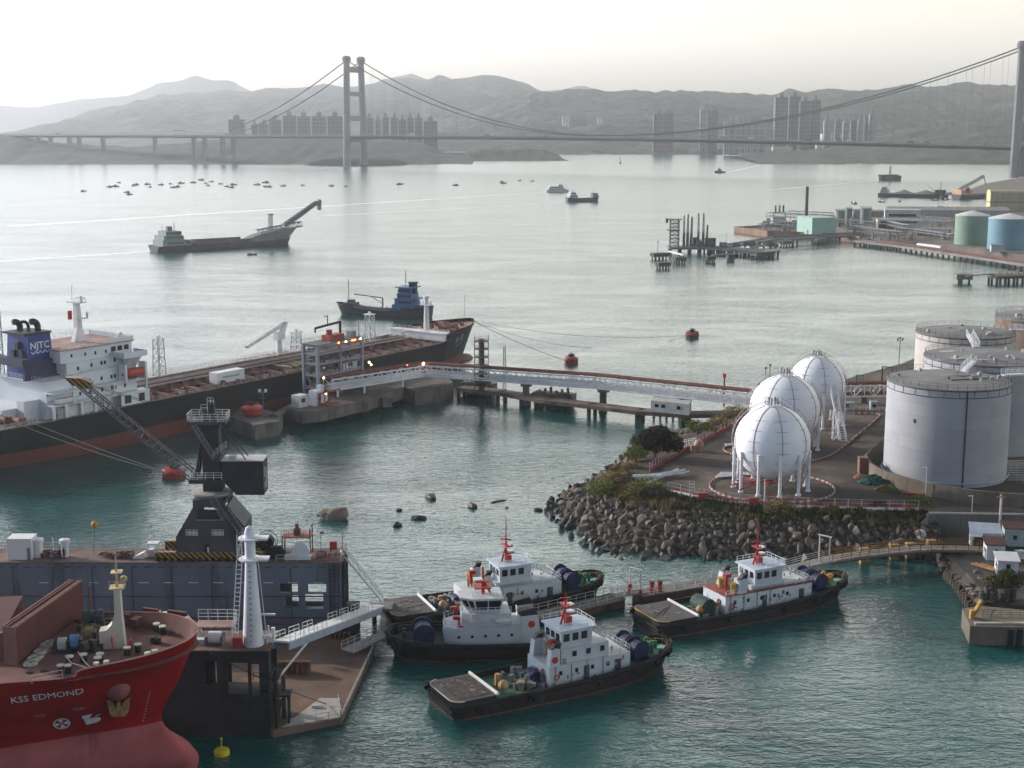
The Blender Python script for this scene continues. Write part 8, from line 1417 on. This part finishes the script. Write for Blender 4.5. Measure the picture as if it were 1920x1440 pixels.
pairs = [((131, 1245), .42), ((157, 1241), .42), ((184, 1247), .42), ((114, 1262), .36), ((128, 1262), .36), ((188, 1240), .42), ((239, 1228), .4), ((259, 1222), .4), ((294, 1183), .4), ((305, 1188), .4), ((310, 1162), .35), ((297, 1160), .35), ((262, 1165), .35), ((350, 1172), .3), ((278, 1238), .3), ((290, 1234), .3)]
b1 = MB(); b2 = MB()
for (px, py), r in pairs: p = KL(px, py, FZ); b1.cyl(p.x, p.y, FZ - .1, FZ + .85, r, 10); b2.cyl(p.x, p.y, FZ + .85, FZ + 1., r * 1.12, 10)
for px, py in ((178, 1257), (197, 1254), (274, 1238), (290, 1233)): p = KL(px, py, FZ + .7); p.y += 1.3; b1.cyl(p.x, p.y, FZ, FZ + .9, .3, 8); b2.tube((p.x, p.y, FZ + .9), (p.x, p.y, FZ + 1.15), .34, 8)
b1.build('bollards', bk, ks); b2.build('bollard_tops', bw_, ks)
mb = MB(); p = KL(172, 1172, FZ); [mb.tube((p.x - .9 + .9 * k, p.y - .5, FZ + 1.2), (p.x - .3 + .9 * k, p.y - .5, FZ + 1.2), .85 if k % 2 else .95, 12) for k in range(3)]; mb.bx(p.x - 1.3, p.x + 1.6, p.y - 1, p.y + .2, FZ, FZ + .5); mb.build('rope_winch', M('winch_green', (.03, .055, .055), .6, amt=.4), ks)
for nm, px, py, col_, sz in (('winch_drum', 118, 1222, (.45, .45, .44), .75), ('winch_drum', 141, 1218, (.12, .24, .38), .85), ('winch_drum', 168, 1205, (.20, .15, .05), 1.0)):
    p = KL(px, py, FZ); MB().tube((p.x - .5, p.y, FZ + 1.), (p.x + .5, p.y, FZ + 1.), sz, 12).build(nm, M('drum_%d' % px, col_, .7, amt=.3), ks); MB().bx(p.x - .9, p.x - .6, p.y - .9, p.y + .9, FZ, FZ + 1.5).bx(p.x + .6, p.x + .9, p.y - .9, p.y + .9, FZ, FZ + 1.5).bx(p.x - 1, p.x + 1, p.y - .8, p.y + .8, FZ - .1, FZ + .3).build('winch_frame', blk, ks)
rng = random.Random(6); mb = MB()
for k in range(26): p = KL(rng.uniform(150, 190), rng.uniform(1172, 1225), FZ); mb.box((p.x, p.y, FZ + rng.uniform(.2, .9)), (rng.uniform(.3, 1), rng.uniform(.3, .9), rng.uniform(.4, 1.4)), rng.uniform(0, 3))
for px, py, w in ((290, 1205, .9), (296, 1206, .7)): p = KL(px, py, FZ); mb.box((p.x, p.y, FZ + .4), (w, .8, .8))
mb.build('windlass', M('windlass_dark', (.05, .045, .03), .7, ns=1, amt=.6, stain=(.18, .12, .03), sa=.15, ss=1), ks); mb = MB()
for px, py, w, d in ((256, 1178, .9, 1.4), (283, 1160, 2.2, .5), (333, 1165, 2.6, .5), (240, 1170, .8, .8)): p = KL(px, py, FZ); mb.box((p.x, p.y, FZ + .7), (w, d, 1.3), -.5)
mb.build('deck_lockers', M('locker_red', (.10, .03, .028), .7, ns=1, amt=.5), ks)
rng = random.Random(8); mb = MB()
for k in range(7): p = KL(58 + 6 * k, 1262 - 6.5 * k, FZ - 1.); mb.torus((p.x, p.y, FZ + .1 + .15 * (k % 2)), .55, .3, n=12, m=6)
mb.build('rope_coils', M('rope_coil', (.36, .33, .29), .9, ns=3, amt=.4), ks); mb = MB(); mb.rail([KL(350, 1190, FZ), KL(362, 1180, FZ), KL(352, 1168, FZ)], 1.1, 1, .05).rail([KL(196, 1175, FZ), KL(222, 1172, FZ)], 1., 1, .05, 2).rail([KL(60, 1283, FZ), KL(118, 1272, FZ)], 1, 1, .05, 2); mb.build('railing', M('rail_pale', (.45, .36, .33), .7), ks); mb = MB()
for a, b_ in (((122, 1230), (134, 1243)), ((134, 1243), (166, 1253)), ((146, 1222), (158, 1240)), ((158, 1240), (168, 1250))): mb.tube(KL(*a, FZ + .9), KL(*b_, FZ + .9), .06, 4)
mb.build('mooring_rope', bw_, ks)
# folded hatch cover standing on the main deck
a, b_ = W(34, 1268, 17.2), W(158, 1172, 17.2); hc = T('hatch_cover', 'tall brown-red folded hatch cover standing upright on the red ship', 'hatch cover', a, math.atan2((b_ - a).y, (b_ - a).x)); LH = (b_ - a).length; hm_ = M('hatch_red', (.085, .024, .02), .8, ns=.3, amt=.15, stain=(.09, .035, .03), sa=.2, streak=True)
MB().bx(0, LH, 0, .55, -1, 5.9).build('leaf', hm_, hc); MB().bx(-.0, LH, .95, 1.5, -1, 5.9).build('leaf', hm_, hc); MB().bx(.2, LH - .2, .55, .95, -.8, 5.5).build('hinge_gap', blk, hc); MB().bx(0, LH, -.06, .02, 5.75, 5.98).bx(0, LH, 1.42, 1.56, 5.75, 5.98).bx(-.08, .0, -.05, 1.5, -1, 5.9).build('trim', M('hatch_trim', (.24, .11, .095), .7, amt=.2), hc)
a2 = W(6, 1262, 16.6); t = T('hatch_coaming', 'dark red-brown hatch coaming at the left frame edge', 'hatch', a2 + Vector((-6, 2, 0)), KA); MB().bx(-9, 5.6, -2, 12, -1.4, 4.4).build('coaming', hm_, t); MB().bx(4.6, 5.7, -2.4, -1.9, -1.4, 4.7).bx(-9, 5.6, -2.3, -2, 2.2, 2.5).build('stay', M('hatch_trim'), t); MB().rail([(-4, -2.6, 0.6), (5, -2.6, .6)], 1, 1.2, .06).build('railing', wst, t)
p = KL(16, 1285, 16.9); MB().lathe([(.5, 0), (.55, .6), (.2, 1.2), (.05, 1.3)], 10, (p.x, p.y, 16.5)).bx(p.x - 2.5, p.x + .6, p.y - .5, p.y + .3, 16.3, 16.6).build('yellow_hoist', M('yellow_paint', (.5, .3, .03), .6), ks)
mb = MB(); p = KL(42, 1277, 17.6); [mb.cyl(p.x + .8 * k, p.y, 17.4, 18.5 + .2 * (k % 2), .4, 8) for k in range(4)]; mb.bx(p.x - .5, p.x + 3, p.y - .5, p.y + .6, 17.3, 17.9); mb.build('side_winch', bk, ks); p = KL(168, 1160, FZ); MB().tube((p.x, p.y + 1, FZ), (p.x, p.y + 1, FZ + 4), .12, 5).build('jackstaff', rustp, ks)
pp = KL(212, 1212, FZ); wv2 = KO + ku * pp.x + kn * pp.y; person('person in orange overalls standing by the cream mast on the red ship', (wv2.x + .3, wv2.y - 1.3, FZ), -1.2, (.5, .09, .04), (.45, .08, .04), 0, (.55, .2, .1))
pp = KL(246, 1225, FZ); wv2 = KO + ku * pp.x + kn * pp.y; person('person in dark red crouched colours near the black bollards', (wv2.x, wv2.y, FZ), .7, (.3, .03, .03), (.03, .03, .04), 0, (.45, .05, .04))
# ================================================================ tugs
th_ = M('tug_hull', (.010, .010, .011), .6, ns=.3, amt=.4, band=[(.25, (.13, .045, .03))], stain=(.09, .055, .04), sa=.1, streak=True, ss=.5); trub = M('rubber', (.016, .016, .017), .85, ns=.8, amt=.4)
thw = M('tug_white', (.47, .50, .52), .5, ns=.4, amt=.08, stain=(.34, .28, .25), sa=.02, streak=True, ss=.4); thr = M('tug_white_worn', (.50, .54, .57), .55, ns=.4, amt=.1, stain=(.10, .065, .055), sa=.22, ss=.9)
tgr = M('deck_green', (.04, .13, .075), .75, ns=.6, amt=.3, stain=(.10, .09, .06), sa=.12, ss=.5); tgl = M('deck_mint', (.20, .40, .31), .7, ns=.5, amt=.2, stain=(.16, .22, .17), sa=.15, ss=.6); trd = M('mast_red', (.34, .025, .022), .5, amt=.2); tyl = M('tug_yellow', (.46, .27, .05), .6, ns=1, amt=.2); tbl = M('winch_blue', (.012, .02, .062), .6, ns=1, amt=.35)
tpl = M('stern_plate', (.10, .088, .085), .9, ns=.5, amt=.3, stain=(.08, .07, .065), sa=.25, ss=.5); emb = M('emblem_red', (.38, .04, .03), .6); brass = M('capstan_ochre', (.38, .22, .10), .6, ns=1, amt=.3)
def tug_hull_rows(Ln, B, fa, ff, bowz):
    h = B / 2; q = Ln / 2
    st = [[(-q + 1.2, .05, -1.6), (-q + .6, h * .72, -.6), (-q, h * .78, fa)], [(-q + 2, .05, -2), (-q + 1.8, h * .86, -.8), (-q + 1.5, h * .95, fa)], [(-q * .5, .05, -2.4), (-q * .5, h * .95, -1), (-q * .5, h, fa)], [(q * .2, .05, -2.4), (q * .2, h * .95, -1), (q * .2, h, fa + .15 * (ff - fa))],
          [(q * .55, .05, -2.2), (q * .55, h * .72, -.9), (q * .6, h * .93, fa + .6 * (ff - fa))], [(q * .78, .05, -1.8), (q * .8, h * .36, -.6), (q * .84, h * .68, ff)], [(q * .9, .03, -1.4), (q * .92, h * .1, -.4), (q * .96, h * .36, bowz - .05)], [(q * .92, .02, -1), (q * .95, .02, 0), (q, h * .06, bowz)]]
    return hull_rows(st, 5, 4)
def tug(lab, bow, stern, mirror=False, worn=False, two_tier=True, stern_rug=False, ws=0., seed=1, rust=False, dishy=False, gdrum=False):
    d = bow - stern; Ln = d.length; q = Ln / 2; c_ = (bow + stern) / 2; B = 9.6; h = B / 2; rng = random.Random(seed)
    t = T('tugboat', lab, 'tugboat', (c_.x, c_.y, 0), math.atan2(d.y, d.x), 'tugs moored at the pontoons')
    rows = tug_hull_rows(Ln, B, 2.0, 3.3, 3.7); hull_mb(rows).build('hull', th_, t, auto=50); n = len(rows); k9 = int(n * .70)
    deck_mb(rows, .45, .1, 0, k9).build('work_deck', tgr, t); deck_mb(rows, .75, .3, k9 - 1).build('bow_deck', tgl, t)
    hull_rail(rows, .38, .62).build('fender', trub, t); mb = MB()
    for k in range(9):
        a = -1.15 + 2.3 * k / 8; r = rows[-1 - int(abs(a) * 5)][-1]; mb.torus((q * .985 - abs(a) ** 2 * 1.9, math.sin(a) * h * .62, 2.9), .55, .26, 'X', 12, 6)
    mb.build('tyre_fender', trub, t)
    # stern plate
    pol = []; x0, x1 = -q + .15, -q * .645
    for cx, cy, a0 in ((x0 + 1.7, -h + 2.1, 180), (x0 + 1.7, h - 2.1, 90)):
        pass
    pol = [(x1, -h + .35)] + [(x0 + 1.7 - 1.6 * math.sin(a), -h + 1.95 - 1.6 * math.cos(a)) for a in [math.pi / 2 * k / 5 for k in range(6)]] + [(x0 + 1.7 - 1.6 * math.cos(a), h - 1.95 + 1.6 * math.sin(a)) for a in [math.pi / 2 * k / 5 for k in range(6)]] + [(x1, h - .35)]
    MB().prism(pol, .6, 2.55).build('stern_platform', M('plate_side', (.02, .02, .022), .7, amt=.3), t); MB().prism([(a * 1 + .12 * (1 if a < -q + 3 else 0), b_ * .97) for a, b_ in pol], 2.55, 2.62).build('stern_plate', tpl, t)
    mb = MB(); [mb.tube((a[0], a[1], 2.62), (b_[0], b_[1], 2.62), .09, 4) for a, b_ in zip(pol[1:-1], pol[2:-1])]; mb.build('plate_edge', tyl if not stern_rug else M('edge_pale', (.5, .48, .42), .7), t)
    MB().tube((x1 + .25, -h + .4, 2.75), (x1 + .25, h - .4, 2.75), .24, 6).build('tow_beam', wst, t)
    mb = MB(); [mb.box((rng.uniform(x0 + 1.4, x1 - .8), rng.uniform(-3, 3), 2.66), (rng.uniform(.4, 1.1), rng.uniform(.3, .9), .1), rng.choice((0, .2))) for k in range(6)]; [mb.tube((rng.uniform(x0 + 1, x1 - 1), rng.uniform(-3, 3), 2.68), (rng.uniform(x0 + 1, x1 - 1), rng.uniform(-3, 3), 2.68), .06, 4) for k in range(4)]; mb.build('deck_gear', M('plate_hatch', (.16, .15, .13), .8, ns=1.5, amt=.5), t)
    if stern_rug:
        mb = MB(); rws = [[Vector((x0 + 1.2 + 5.0 * i / 12, -h + 1.2 + 7.2 * j / 12 + .5 * noise.noise((i, j, 3)), 2.66 + .13 * abs(noise.noise((i * .7, j * .7, 1))))) for j in range(13)] for i in range(13)]; mb.grid(rws).build('net_mat', M('net_dark', (.07, .06, .055), .95, ns=2, amt=.5), t)
    # deckhouse
    w1 = thr if worn else thw; hx0, hx1 = -q * (.17 if two_tier else .33) + ws, q * .54; hh = 2.9
    MB().bx(hx0, hx1, -h * .66, h * .66, 1.5, 1.5 + hh).build('deckhouse', w1, t); z1 = 1.5 + hh
    wx0, wx1 = (.1 * q - 2.2, .1 * q + 3.2)
    if two_tier: MB().bx(hx0 + 2.2, hx1 - 3.4, -h * .56, h * .56, z1, z1 + 2.1).build('upper_house', thw, t); zw = z1 + 2.1; wx0 = hx0 + 2.4; wx1 = wx0 + 5
    else: MB().bx(-.5, hx1 - .5, -h * .5, h * .5, z1, z1 + .5).bx(wx0 - .8, wx1 + .4, -h * .5, h * .5, z1, z1 + .9).build('upper_house', thw, t); zw = z1 + .9
    mb = MB(); wl = [(wx0, -2.3), (wx1, -2.3), (wx1 + .5, -1.3), (wx1 + .5, 1.3), (wx1, 2.3), (wx0, 2.3)]; wu = [(a * 1 + (.1 if a > wx0 else -.1), b_ * 1.04) for a, b_ in wl]; mb.grid([[(a, b_, zw) for a, b_ in wl], [(a, b_, zw + 2.5) for a, b_ in wu]], True).prism(wu, zw + 2.45, zw + 2.5); wlh = mb.build('wheelhouse', thw, t)
    mb = MB()
    for k in range(3):
        x = wx0 + .35 + 1.45 * k
        for sg in (-1, 1): mb.bx(x, x + .95, sg * 2.37 - .03, sg * 2.37 + .03, zw + .95, zw + 2.05)
    for k in range(2): mb.bx(wx1 + .52, wx1 + .6, -1.1 + 1.2 * k, -.1 + 1.2 * k, zw + 1.0, zw + 2.05)
    for k in range(3): mb.bx(wx0 - .1, wx0 - .03, -1.9 + 1.4 * k, -.9 + 1.4 * k, zw + 1.0, zw + 2.0)
    mb.build('window', gl_, wlh); MB().prism([(a * 1.0 + (.35 if a > wx0 else -.35), b_ * 1.15) for a, b_ in wu], zw + 2.5, zw + 2.7).build('wheelhouse_roof', M('roof_bluewhite', (.44, .52, .60), .5, amt=.1), wlh)
    mb = MB()
    for x in [hx0 + 1.6 + 2.6 * k for k in range(int((hx1 - hx0 - 2) / 2.6))]: mb.bx(x, x + .5, -h * .66 - .04, -h * .66, 3.0, 3.6)
    if two_tier:
        for k in range(3): mb.bx(hx0 + 4 + 2.3 * k, hx0 + 4.7 + 2.3 * k, -h * .56 - .04, -h * .56, z1 + .8, z1 + 1.6)
    mb.build('porthole', gl_, t); MB().bx(hx0 + (hx1 - hx0) * .42, hx0 + (hx1 - hx0) * .42 + .9, -h * .66 - .06, -h * .66, 1.7, 3.7).bx(hx1 - 2.6, hx1 - 1.6, -h * .66 - .06, -h * .66, 1.7, 3.7).build('door', M('door_dark', (.05, .055, .07), .6), t)
    if worn: MB().bx(hx0 + .1, hx1 - .1, -h * .665, h * .665, z1, z1 + .12).build('house_trim', M('trim_red', (.22, .06, .05), .8, amt=.4), t)
    for sg in (-1, 1):       # twin funnels, raked
        fx = hx0 - .1 if two_tier else hx0 + 2.4; mb = MB().prismY([(fx, z1 - (2.5 if two_tier else .2)), (fx + 1.9, z1 - (2.5 if two_tier else .2)), (fx + 1.9, z1 + 2.4), (fx + 1.2, z1 + 2.6), (fx + .55, z1 + 2.3)], sg * 2.45 - .55, sg * 2.45 + .55); f = mb.build('funnel', thw, t); MB().prismY([(fx + .6, z1 + 2.35), (fx + 1.9, z1 + 2.45), (fx + 2.2, z1 + 3.2), (fx + 1.2, z1 + 3.1)], sg * 2.45 - .42, sg * 2.45 + .42).build('funnel_top', blk, f)
        if two_tier: MB().tube((fx + 1.1, sg * 2.45 + sg * .56, z1 + .9), (fx + 1.1, sg * 2.45 + sg * .6, z1 + .9), .5, 14).build('funnel_emblem', emb, f)
        MB().cyl(fx - (.2 if not two_tier else -2.6), sg * 1.7 - .4, z1 - (0 if not two_tier else .1), z1 + 1.5, .5, 10).cyl(fx - (.2 if not two_tier else -2.6), sg * 1.7 - .4, z1 + 1.5, z1 + 1.75, .62, 10).build('yellow_vent', tyl, t)
    mx = wx0 + 2.; zr = zw + 2.7; mb = MB().tube((mx, 0, zr), (mx, 0, zr + 7.4 if not two_tier else zr + 4.6), .2, 7, .07).tube((mx - .8, 0, zr), (mx - .1, 0, zr + 2.2), .16, 5).bx(mx - .5, mx + 1.3, -.7, .7, zr + 1.4, zr + 1.55).bx(mx - .4, mx + .8, -1.1, 1.1, zr + 2.7, zr + 2.85).tube((mx - .9, 0, zr + 3.9), (mx + .9, 0, zr + 3.6), .14, 4).box((mx + .4, 0, zr + .6), (.9, .9, .9)); mb.build('mast', trd, t); MB().bx(mx + .2, mx + 1.3, -.5, .5, zr + 1.6, zr + 1.85).bx(mx + .3, mx + .9, -1, 0, zr + 2.9, zr + 3.1).build('radar', wst, t)
    mb = MB().rail([(wx0 - .3, -2.4, zr), (wx1 + .4, -2.4, zr), (wx1 + .4, 2.4, zr), (wx0 - .3, 2.4, zr)], .9, 1.2, .05, 2).rail([(hx1 - 3.2, -h * .62, z1), (hx1, -h * .62, z1), (hx1, h * .62, z1)], 1, 1.3, .05).rail([(hx0 + .2, -h * .62, z1), (hx0 + 3, -h * .62, z1)], 1, 1.2, .05); mb.build('railing', wst, t); MB().lattice((wx1 + .2, -1.9, zw + 2.4), (hx1 - .2, -1.9, z1 + .8), .7, 7, .07).build('stair', wst, t)
    MB().tube((hx0 + 1.3 if two_tier else hx0 + 1.4, -1.2, z1), (hx0 + 1.3 if two_tier else hx0 + 1.4, -1.2, z1 + 2.8), .25, 6).box((hx0 + 1.6, -1.2, z1 + 2.9), (1.1, .8, .6)).build('fire_monitor', trd, t)
    # winches, bitts
    for k, y in enumerate((-1.5, 1.4)): MB().tube((q * .66, y - 1.1, 4.1), (q * .66, y + 1.1, 4.1), .95, 14).tube((q * .66, y - 1.25, 4.1), (q * .66, y - 1.1, 4.1), 1.35, 14).tube((q * .66, y + 1.1, 4.1), (q * .66, y + 1.25, 4.1), 1.35, 14).build('winch', tbl, t)
    MB().bx(q * .60, q * .73, -2.8, 2.8, 2.2, 3).bx(q * .6, q * .63, -2.9, -2.6, 2.2, 4.6).build('winch_base', tbl, t); bc = M('bitt_green', (.05, .16, .08), .6, amt=.3); mb = MB()
    for y in (-.8, .8): mb.cyl(q * .82, y, 2.6, 4.4, .3, 8)
    mb.tube((q * .82, -1.3, 3.9), (q * .82, 1.3, 3.9), .2, 6).cyl(q * .88, 0, 2.7, 3.9, .25, 8); mb.build('bow_bitt', bc if seed != 4 else tyl, t); mb = MB(); rr = rows[k9 + 1:-1]; mb.rail([(r[-1].x - .2, r[-1].y - .5, r[-1].z - .7) for r in rr[::3]], .7, 9, .05, 1).rail([(r[-1].x - .2, -r[-1].y + .5, r[-1].z - .7) for r in rr[::3]], .7, 9, .05, 1); mb.build('bow_rail', tyl, t)
    mb = MB()
    if gdrum: mb.tube((hx0 - 2.6, -2.4, 2.9), (hx0 - 2.6, 1.2, 2.9), 1.35, 16).bx(hx0 - 3.6, hx0 - 1.6, -2.8, -2.4, 1.5, 3.6).build('tow_winch', M('winch_darkgreen', (.02, .05, .04), .7, amt=.4), t)
    else: mb.tube((hx0 - 1., -1.2, 2.6), (hx0 - 1., .8, 2.6), .8, 12).bx(hx0 - 1.7, hx0 - .3, -1.6, 1.2, 1.5, 2.2).build('tow_winch', tbl, t)
    mb = MB(); mb.sph((x1 + 2.4, -1.8, 2.6), .75, 10, 8).tube((x1 + 3, 1, 1.5), (x1 + 3, 1, 3.2), .45, 8).tube((x1 + 5.0, -2.2, 1.5), (x1 + 5.0, -2.2, 2.5), .42, 8).tube((x1 + 5.0, -2.2, 2.5), (x1 + 5.0, -2.2, 2.8), .62, 8); mb.build('capstan', brass, t)
    mb = MB()
    for k in range(30): mb.box((hx0 - rng.uniform(.2, 4.4), rng.uniform(-3, 3.2), 1.5 + rng.uniform(.2, 1.2)), (rng.uniform(.3, 1), rng.uniform(.3, 1), rng.uniform(.3, 1.6)), rng.uniform(0, 3))
    for k in range(6): mb.box((hx0 + rng.uniform(2, 8), rng.uniform(-2.6, 2.6), z1 + .35), (rng.uniform(.4, 1.2), rng.uniform(.3, .9), .7), 0)
    mb.build('deck_gear', M('tug_gear', (.2, .2, .19), .7, ns=.8, amt=.7, stain=(.05, .1, .07), sa=.2, ss=.8), t)
    mb = MB()
    for k in range(14):
        x = rng.uniform(hx0 + .3, hx1 - .4); y = -h * .66; z = rng.uniform(1.7, 3.6); mb.bx(x, x + rng.uniform(.15, .5), y - .12, y, z, z + rng.uniform(.15, .7))
        x = rng.uniform(hx0, hx1 - 1); y = rng.uniform(-2.6, 2.6); mb.tube((x, y, z1), (x, y, z1 + rng.uniform(.5, 1.5)), rng.uniform(.06, .16), 5)
    for k in range(4): x = hx0 + 1 + k * 2.6; mb.tube((x, -h * .66 - .08, 1.6), (x, -h * .66 - .08, z1), .05, 4)
    for k in range(5): mb.tube((mx - 1 + .5 * k, -1.8 + .9 * k, zr), (mx - 1 + .5 * k, -1.8 + .9 * k, zr + rng.uniform(.8, 2.6)), .035, 4)
    mb.build('house_fittings', M('fittings_mixed', (.22, .17, .15), .7, ns=1.2, amt=.7, stain=(.45, .44, .42), sa=.2, ss=1.), t)
    mb = MB()
    for r in rows[3:-9:4]:
        p = r[-1]; mb.torus((p.x, -p.y - .28, p.z - .75), .42, .17, 'Y', 12, 6)
    mb.build('tyre_fender', trub, t)
    MB().torus((hx0 - .08, -h * .3, 3.3), .36, .1, 'X', 12, 5).torus((hx0 + 1.2, -h * .66 - .1, 2.8), .36, .1, 'Y', 12, 5).build('lifebuoy', M('lifebuoy_red', (.42, .05, .03), .6), t)
    return t
tug('nearest tug in front, two-tier pale blue house and dark net stern', W(1252, 1213, 2.5), (W(787, 1293, 2) + W(858, 1335, 1)) / 2, stern_rug=True, seed=1)
tug('far left tug with yellow vents moored behind the pontoon', W(1127, 1088, 2.5), W(722, 1148, 2), two_tier=False, seed=3)
tug('right-hand tug with rust-flaked house lying off the rubble bank', W(1580, 1088, 2.5), W(1208, 1160, 2), two_tier=False, worn=True, seed=4, gdrum=True)
# the middle tug faces left, with its winch forward
bow, stn = W(726, 1203, 2.2), W(1003, 1190, 2.); bow.y += .5; d = bow - stn; Ln = d.length + 6; an = math.atan2(d.y, d.x); c_ = bow - d.normalized() * Ln / 2; t = T('tugboat', 'dark-hulled tug facing left with white slant-windowed wheelhouse', 'tugboat', (c_.x, c_.y, 0), an, 'tugs moored at the pontoons'); q = Ln / 2; B = 9.4; h = B / 2
st = [[(-q + 1, .05, -1.5), (-q + .5, h * .75, -.5), (-q, h * .8, 2)], [(-q + 2, .05, -2), (-q + 2, h * .9, -.8), (-q + 1.5, h * .97, 2)], [(0, .05, -2.4), (0, h * .95, -1), (0, h, 2.2)], [(q * .45, .05, -2.3), (q * .45, h * .85, -.9), (q * .48, h, 2.7)], [(q * .72, .05, -2), (q * .74, h * .55, -.7), (q * .78, h * .86, 3.1)], [(q * .86, .03, -1.4), (q * .88, h * .24, -.4), (q * .94, h * .5, 3.4)], [(q * .9, .02, -1), (q * .93, .03, 0), (q, .05, 3.5)]]
rows = hull_rows(st, 5, 4); hull_mb(rows).build('hull', th_, t, auto=50); deck_mb(rows, 1.0, .25, 14).build('bow_deck', M('deck_slate', (.07, .08, .09), .8, ns=.5, amt=.3), t); deck_mb(rows, .5, .1, 0, 15).build('work_deck', tgr, t); hull_rail(rows, .45, .8).build('fender', trub, t)
mb = MB(); [mb.torus((q * 1.0 - abs(a) ** 2 * 1.6, math.sin(a) * h * .75, 2.6), .6, .3, 'X', 12, 6) for a in (-1, -.6, -.2, .2, .6, 1)]; mb.build('tyre_fender', trub, t); hull_rail(rows, .12, .12, 14).build('gunwale', M('gunwale_grey', (.3, .3, .31), .6), t)
MB().tube((q * .62, -1.6, 3.4), (q * .62, 1.6, 3.4), 1.35, 16).tube((q * .62, -1.9, 3.4), (q * .62, -1.6, 3.4), 1.7, 16).tube((q * .62, 1.6, 3.4), (q * .62, 1.9, 3.4), 1.7, 16).bx(q * .52, q * .70, -2.2, 2.2, 1.8, 2.7).build('winch', tbl, t); mb = MB(); [mb.cyl(q * .82, y, 2, 3.7, .28, 8) for y in (-.7, .7)]; mb.build('bow_bitt', blk, t)
pl1 = [(-q * .42, -3.1), (q * .28, -3.1), (q * .40, -1.8), (q * .40, 1.8), (q * .28, 3.1), (-q * .42, 3.1)]; MB().prism(pl1, 1.6, 4.6).build('deckhouse', thw, t); pl2 = [(-q * .30, -2.7), (q * .12, -2.7), (q * .22, -1.5), (q * .22, 1.5), (q * .12, 2.7), (-q * .30, 2.7)]; MB().prism(pl2, 4.6, 6.6).build('upper_house', thw, t)
wl = [(-q * .18, -2.2), (q * .06, -2.2), (q * .15, -1.2), (q * .15, 1.2), (q * .06, 2.2), (-q * .18, 2.2)]; wu = [(a * 1.0 + (1.1 if a > q * .1 else .5 if a > 0 else -.4), b_ * 1.18) for a, b_ in wl]; mb = MB().grid([[(a, b_, 6.6) for a, b_ in wl], [(a, b_, 7.2) for a, b_ in [(x + (y[0] - x) * .25, z + (y[1] - z) * .25) for (x, z), y in zip(wl, wu)]]], True); wlh = mb.build('wheelhouse', thw, t)
wm1 = [(x + (y[0] - x) * .25, z + (y[1] - z) * .25) for (x, z), y in zip(wl, wu)]; MB().grid([[(a * .99, b_ * .99, 7.2) for a, b_ in wm1], [(a * .99, b_ * .99, 8.7) for a, b_ in wu]], True).build('window', gl_, wlh); mb = MB(); [mb.tube((a, b_, 7.2), (c2, d2, 8.7), .14, 5) for (a, b_), (c2, d2) in zip(wm1, wu)]
for (a, b_), (c2, d2), (e, f_), (g_, i_) in zip(wm1, wm1[1:] + wm1[:1], wu, wu[1:] + wu[:1]): mb.tube(((a + c2) / 2, (b_ + d2) / 2, 7.2), ((e + g_) / 2, (f_ + i_) / 2, 8.7), .1, 4)
mb.build('mullion', thw, wlh); MB().prism([(a * 1.06, b_ * 1.06) for a, b_ in wu], 8.7, 9.0).build('wheelhouse_roof', thw, wlh)
for sg in (-1, 1):
    f = MB().prismY([(-q * .62, 1.7), (-q * .42, 1.7), (-q * .40, 6.2), (-q * .52, 7.0), (-q * .58, 6.4)], sg * 2.5 - .7, sg * 2.5 + .7).build('funnel', thw, t); MB().prismY([(-q * .58, 6.4), (-q * .40, 6.2), (-q * .36, 6.9), (-q * .54, 7.5)], sg * 2.5 - .75, sg * 2.5 + .75).build('funnel_top', blk, f); MB().tube((-q * .51, sg * 3.2, 4.9), (-q * .51, sg * 3.26, 4.9), .55, 14).build('funnel_emblem', emb, f)
mb = MB().tube((-q * .02, 0, 9), (-q * .02, 0, 13.2), .3, 7, .14).tube((-q * .1, 0, 9), (-q * .03, 0, 11), .18, 5).bx(-q * .08, q * .06, -1, 1, 11, 11.15).bx(-q * .1, q * .08, -1.4, 1.4, 10.1, 10.25); mb.build('mast', trd, t); MB().bx(-q * .02, q * .08, -.7, .7, 11.15, 11.4).build('radar', wst, t)
mb = MB(); [mb.tube((q * .25, y, 4.6), (q * .25, y, 6.0), .22, 6).box((q * .28, y, 6.1), (1, .7, .5)).tube((q * .25, y, 4.8), (q * .05, y * 1.15, 3.2), .2, 6) for y in (-2.2, 2.2)]; mb.build('fire_monitor', trd, t)
mb = MB(); 
for k in range(5):
    for sg in (-1, 1): x = -q * .3 + 2.0 * k; mb.tube((x, sg * 3.1, 3.3), (x, sg * 3.14, 3.3), .24, 10)
mb.build('porthole', gl_, t); mb = MB().rail([(-q * .3, 2.6, 6.6), (q * .12, 2.6, 6.6), (q * .21, 1.4, 6.6), (q * .21, -1.4, 6.6), (q * .12, -2.6, 6.6)], 1, 1.3, .05).rail([(-q * .4, 3, 4.6), (q * .28, 3, 4.6), (q * .39, 1.7, 4.6), (q * .39, -1.7, 4.6), (q * .28, -3, 4.6)], 1, 1.3, .05).rail([(-q * .15, 2.2, 9), (q * .1, 2.2, 9), (q * .1, -2.2, 9), (-q * .15, -2.2, 9)], .8, 1.4, .04); mb.build('railing', wst, t)
MB().lathe([(.01, -1.4), (.45, -1), (.5, .6), (.01, 1.3)], 10).build('life_raft', wst, t).matrix_local = Matrix.Translation((-q * .2, 3., 5.6)) @ Matrix.Rotation(math.pi / 2, 4, 'Y')
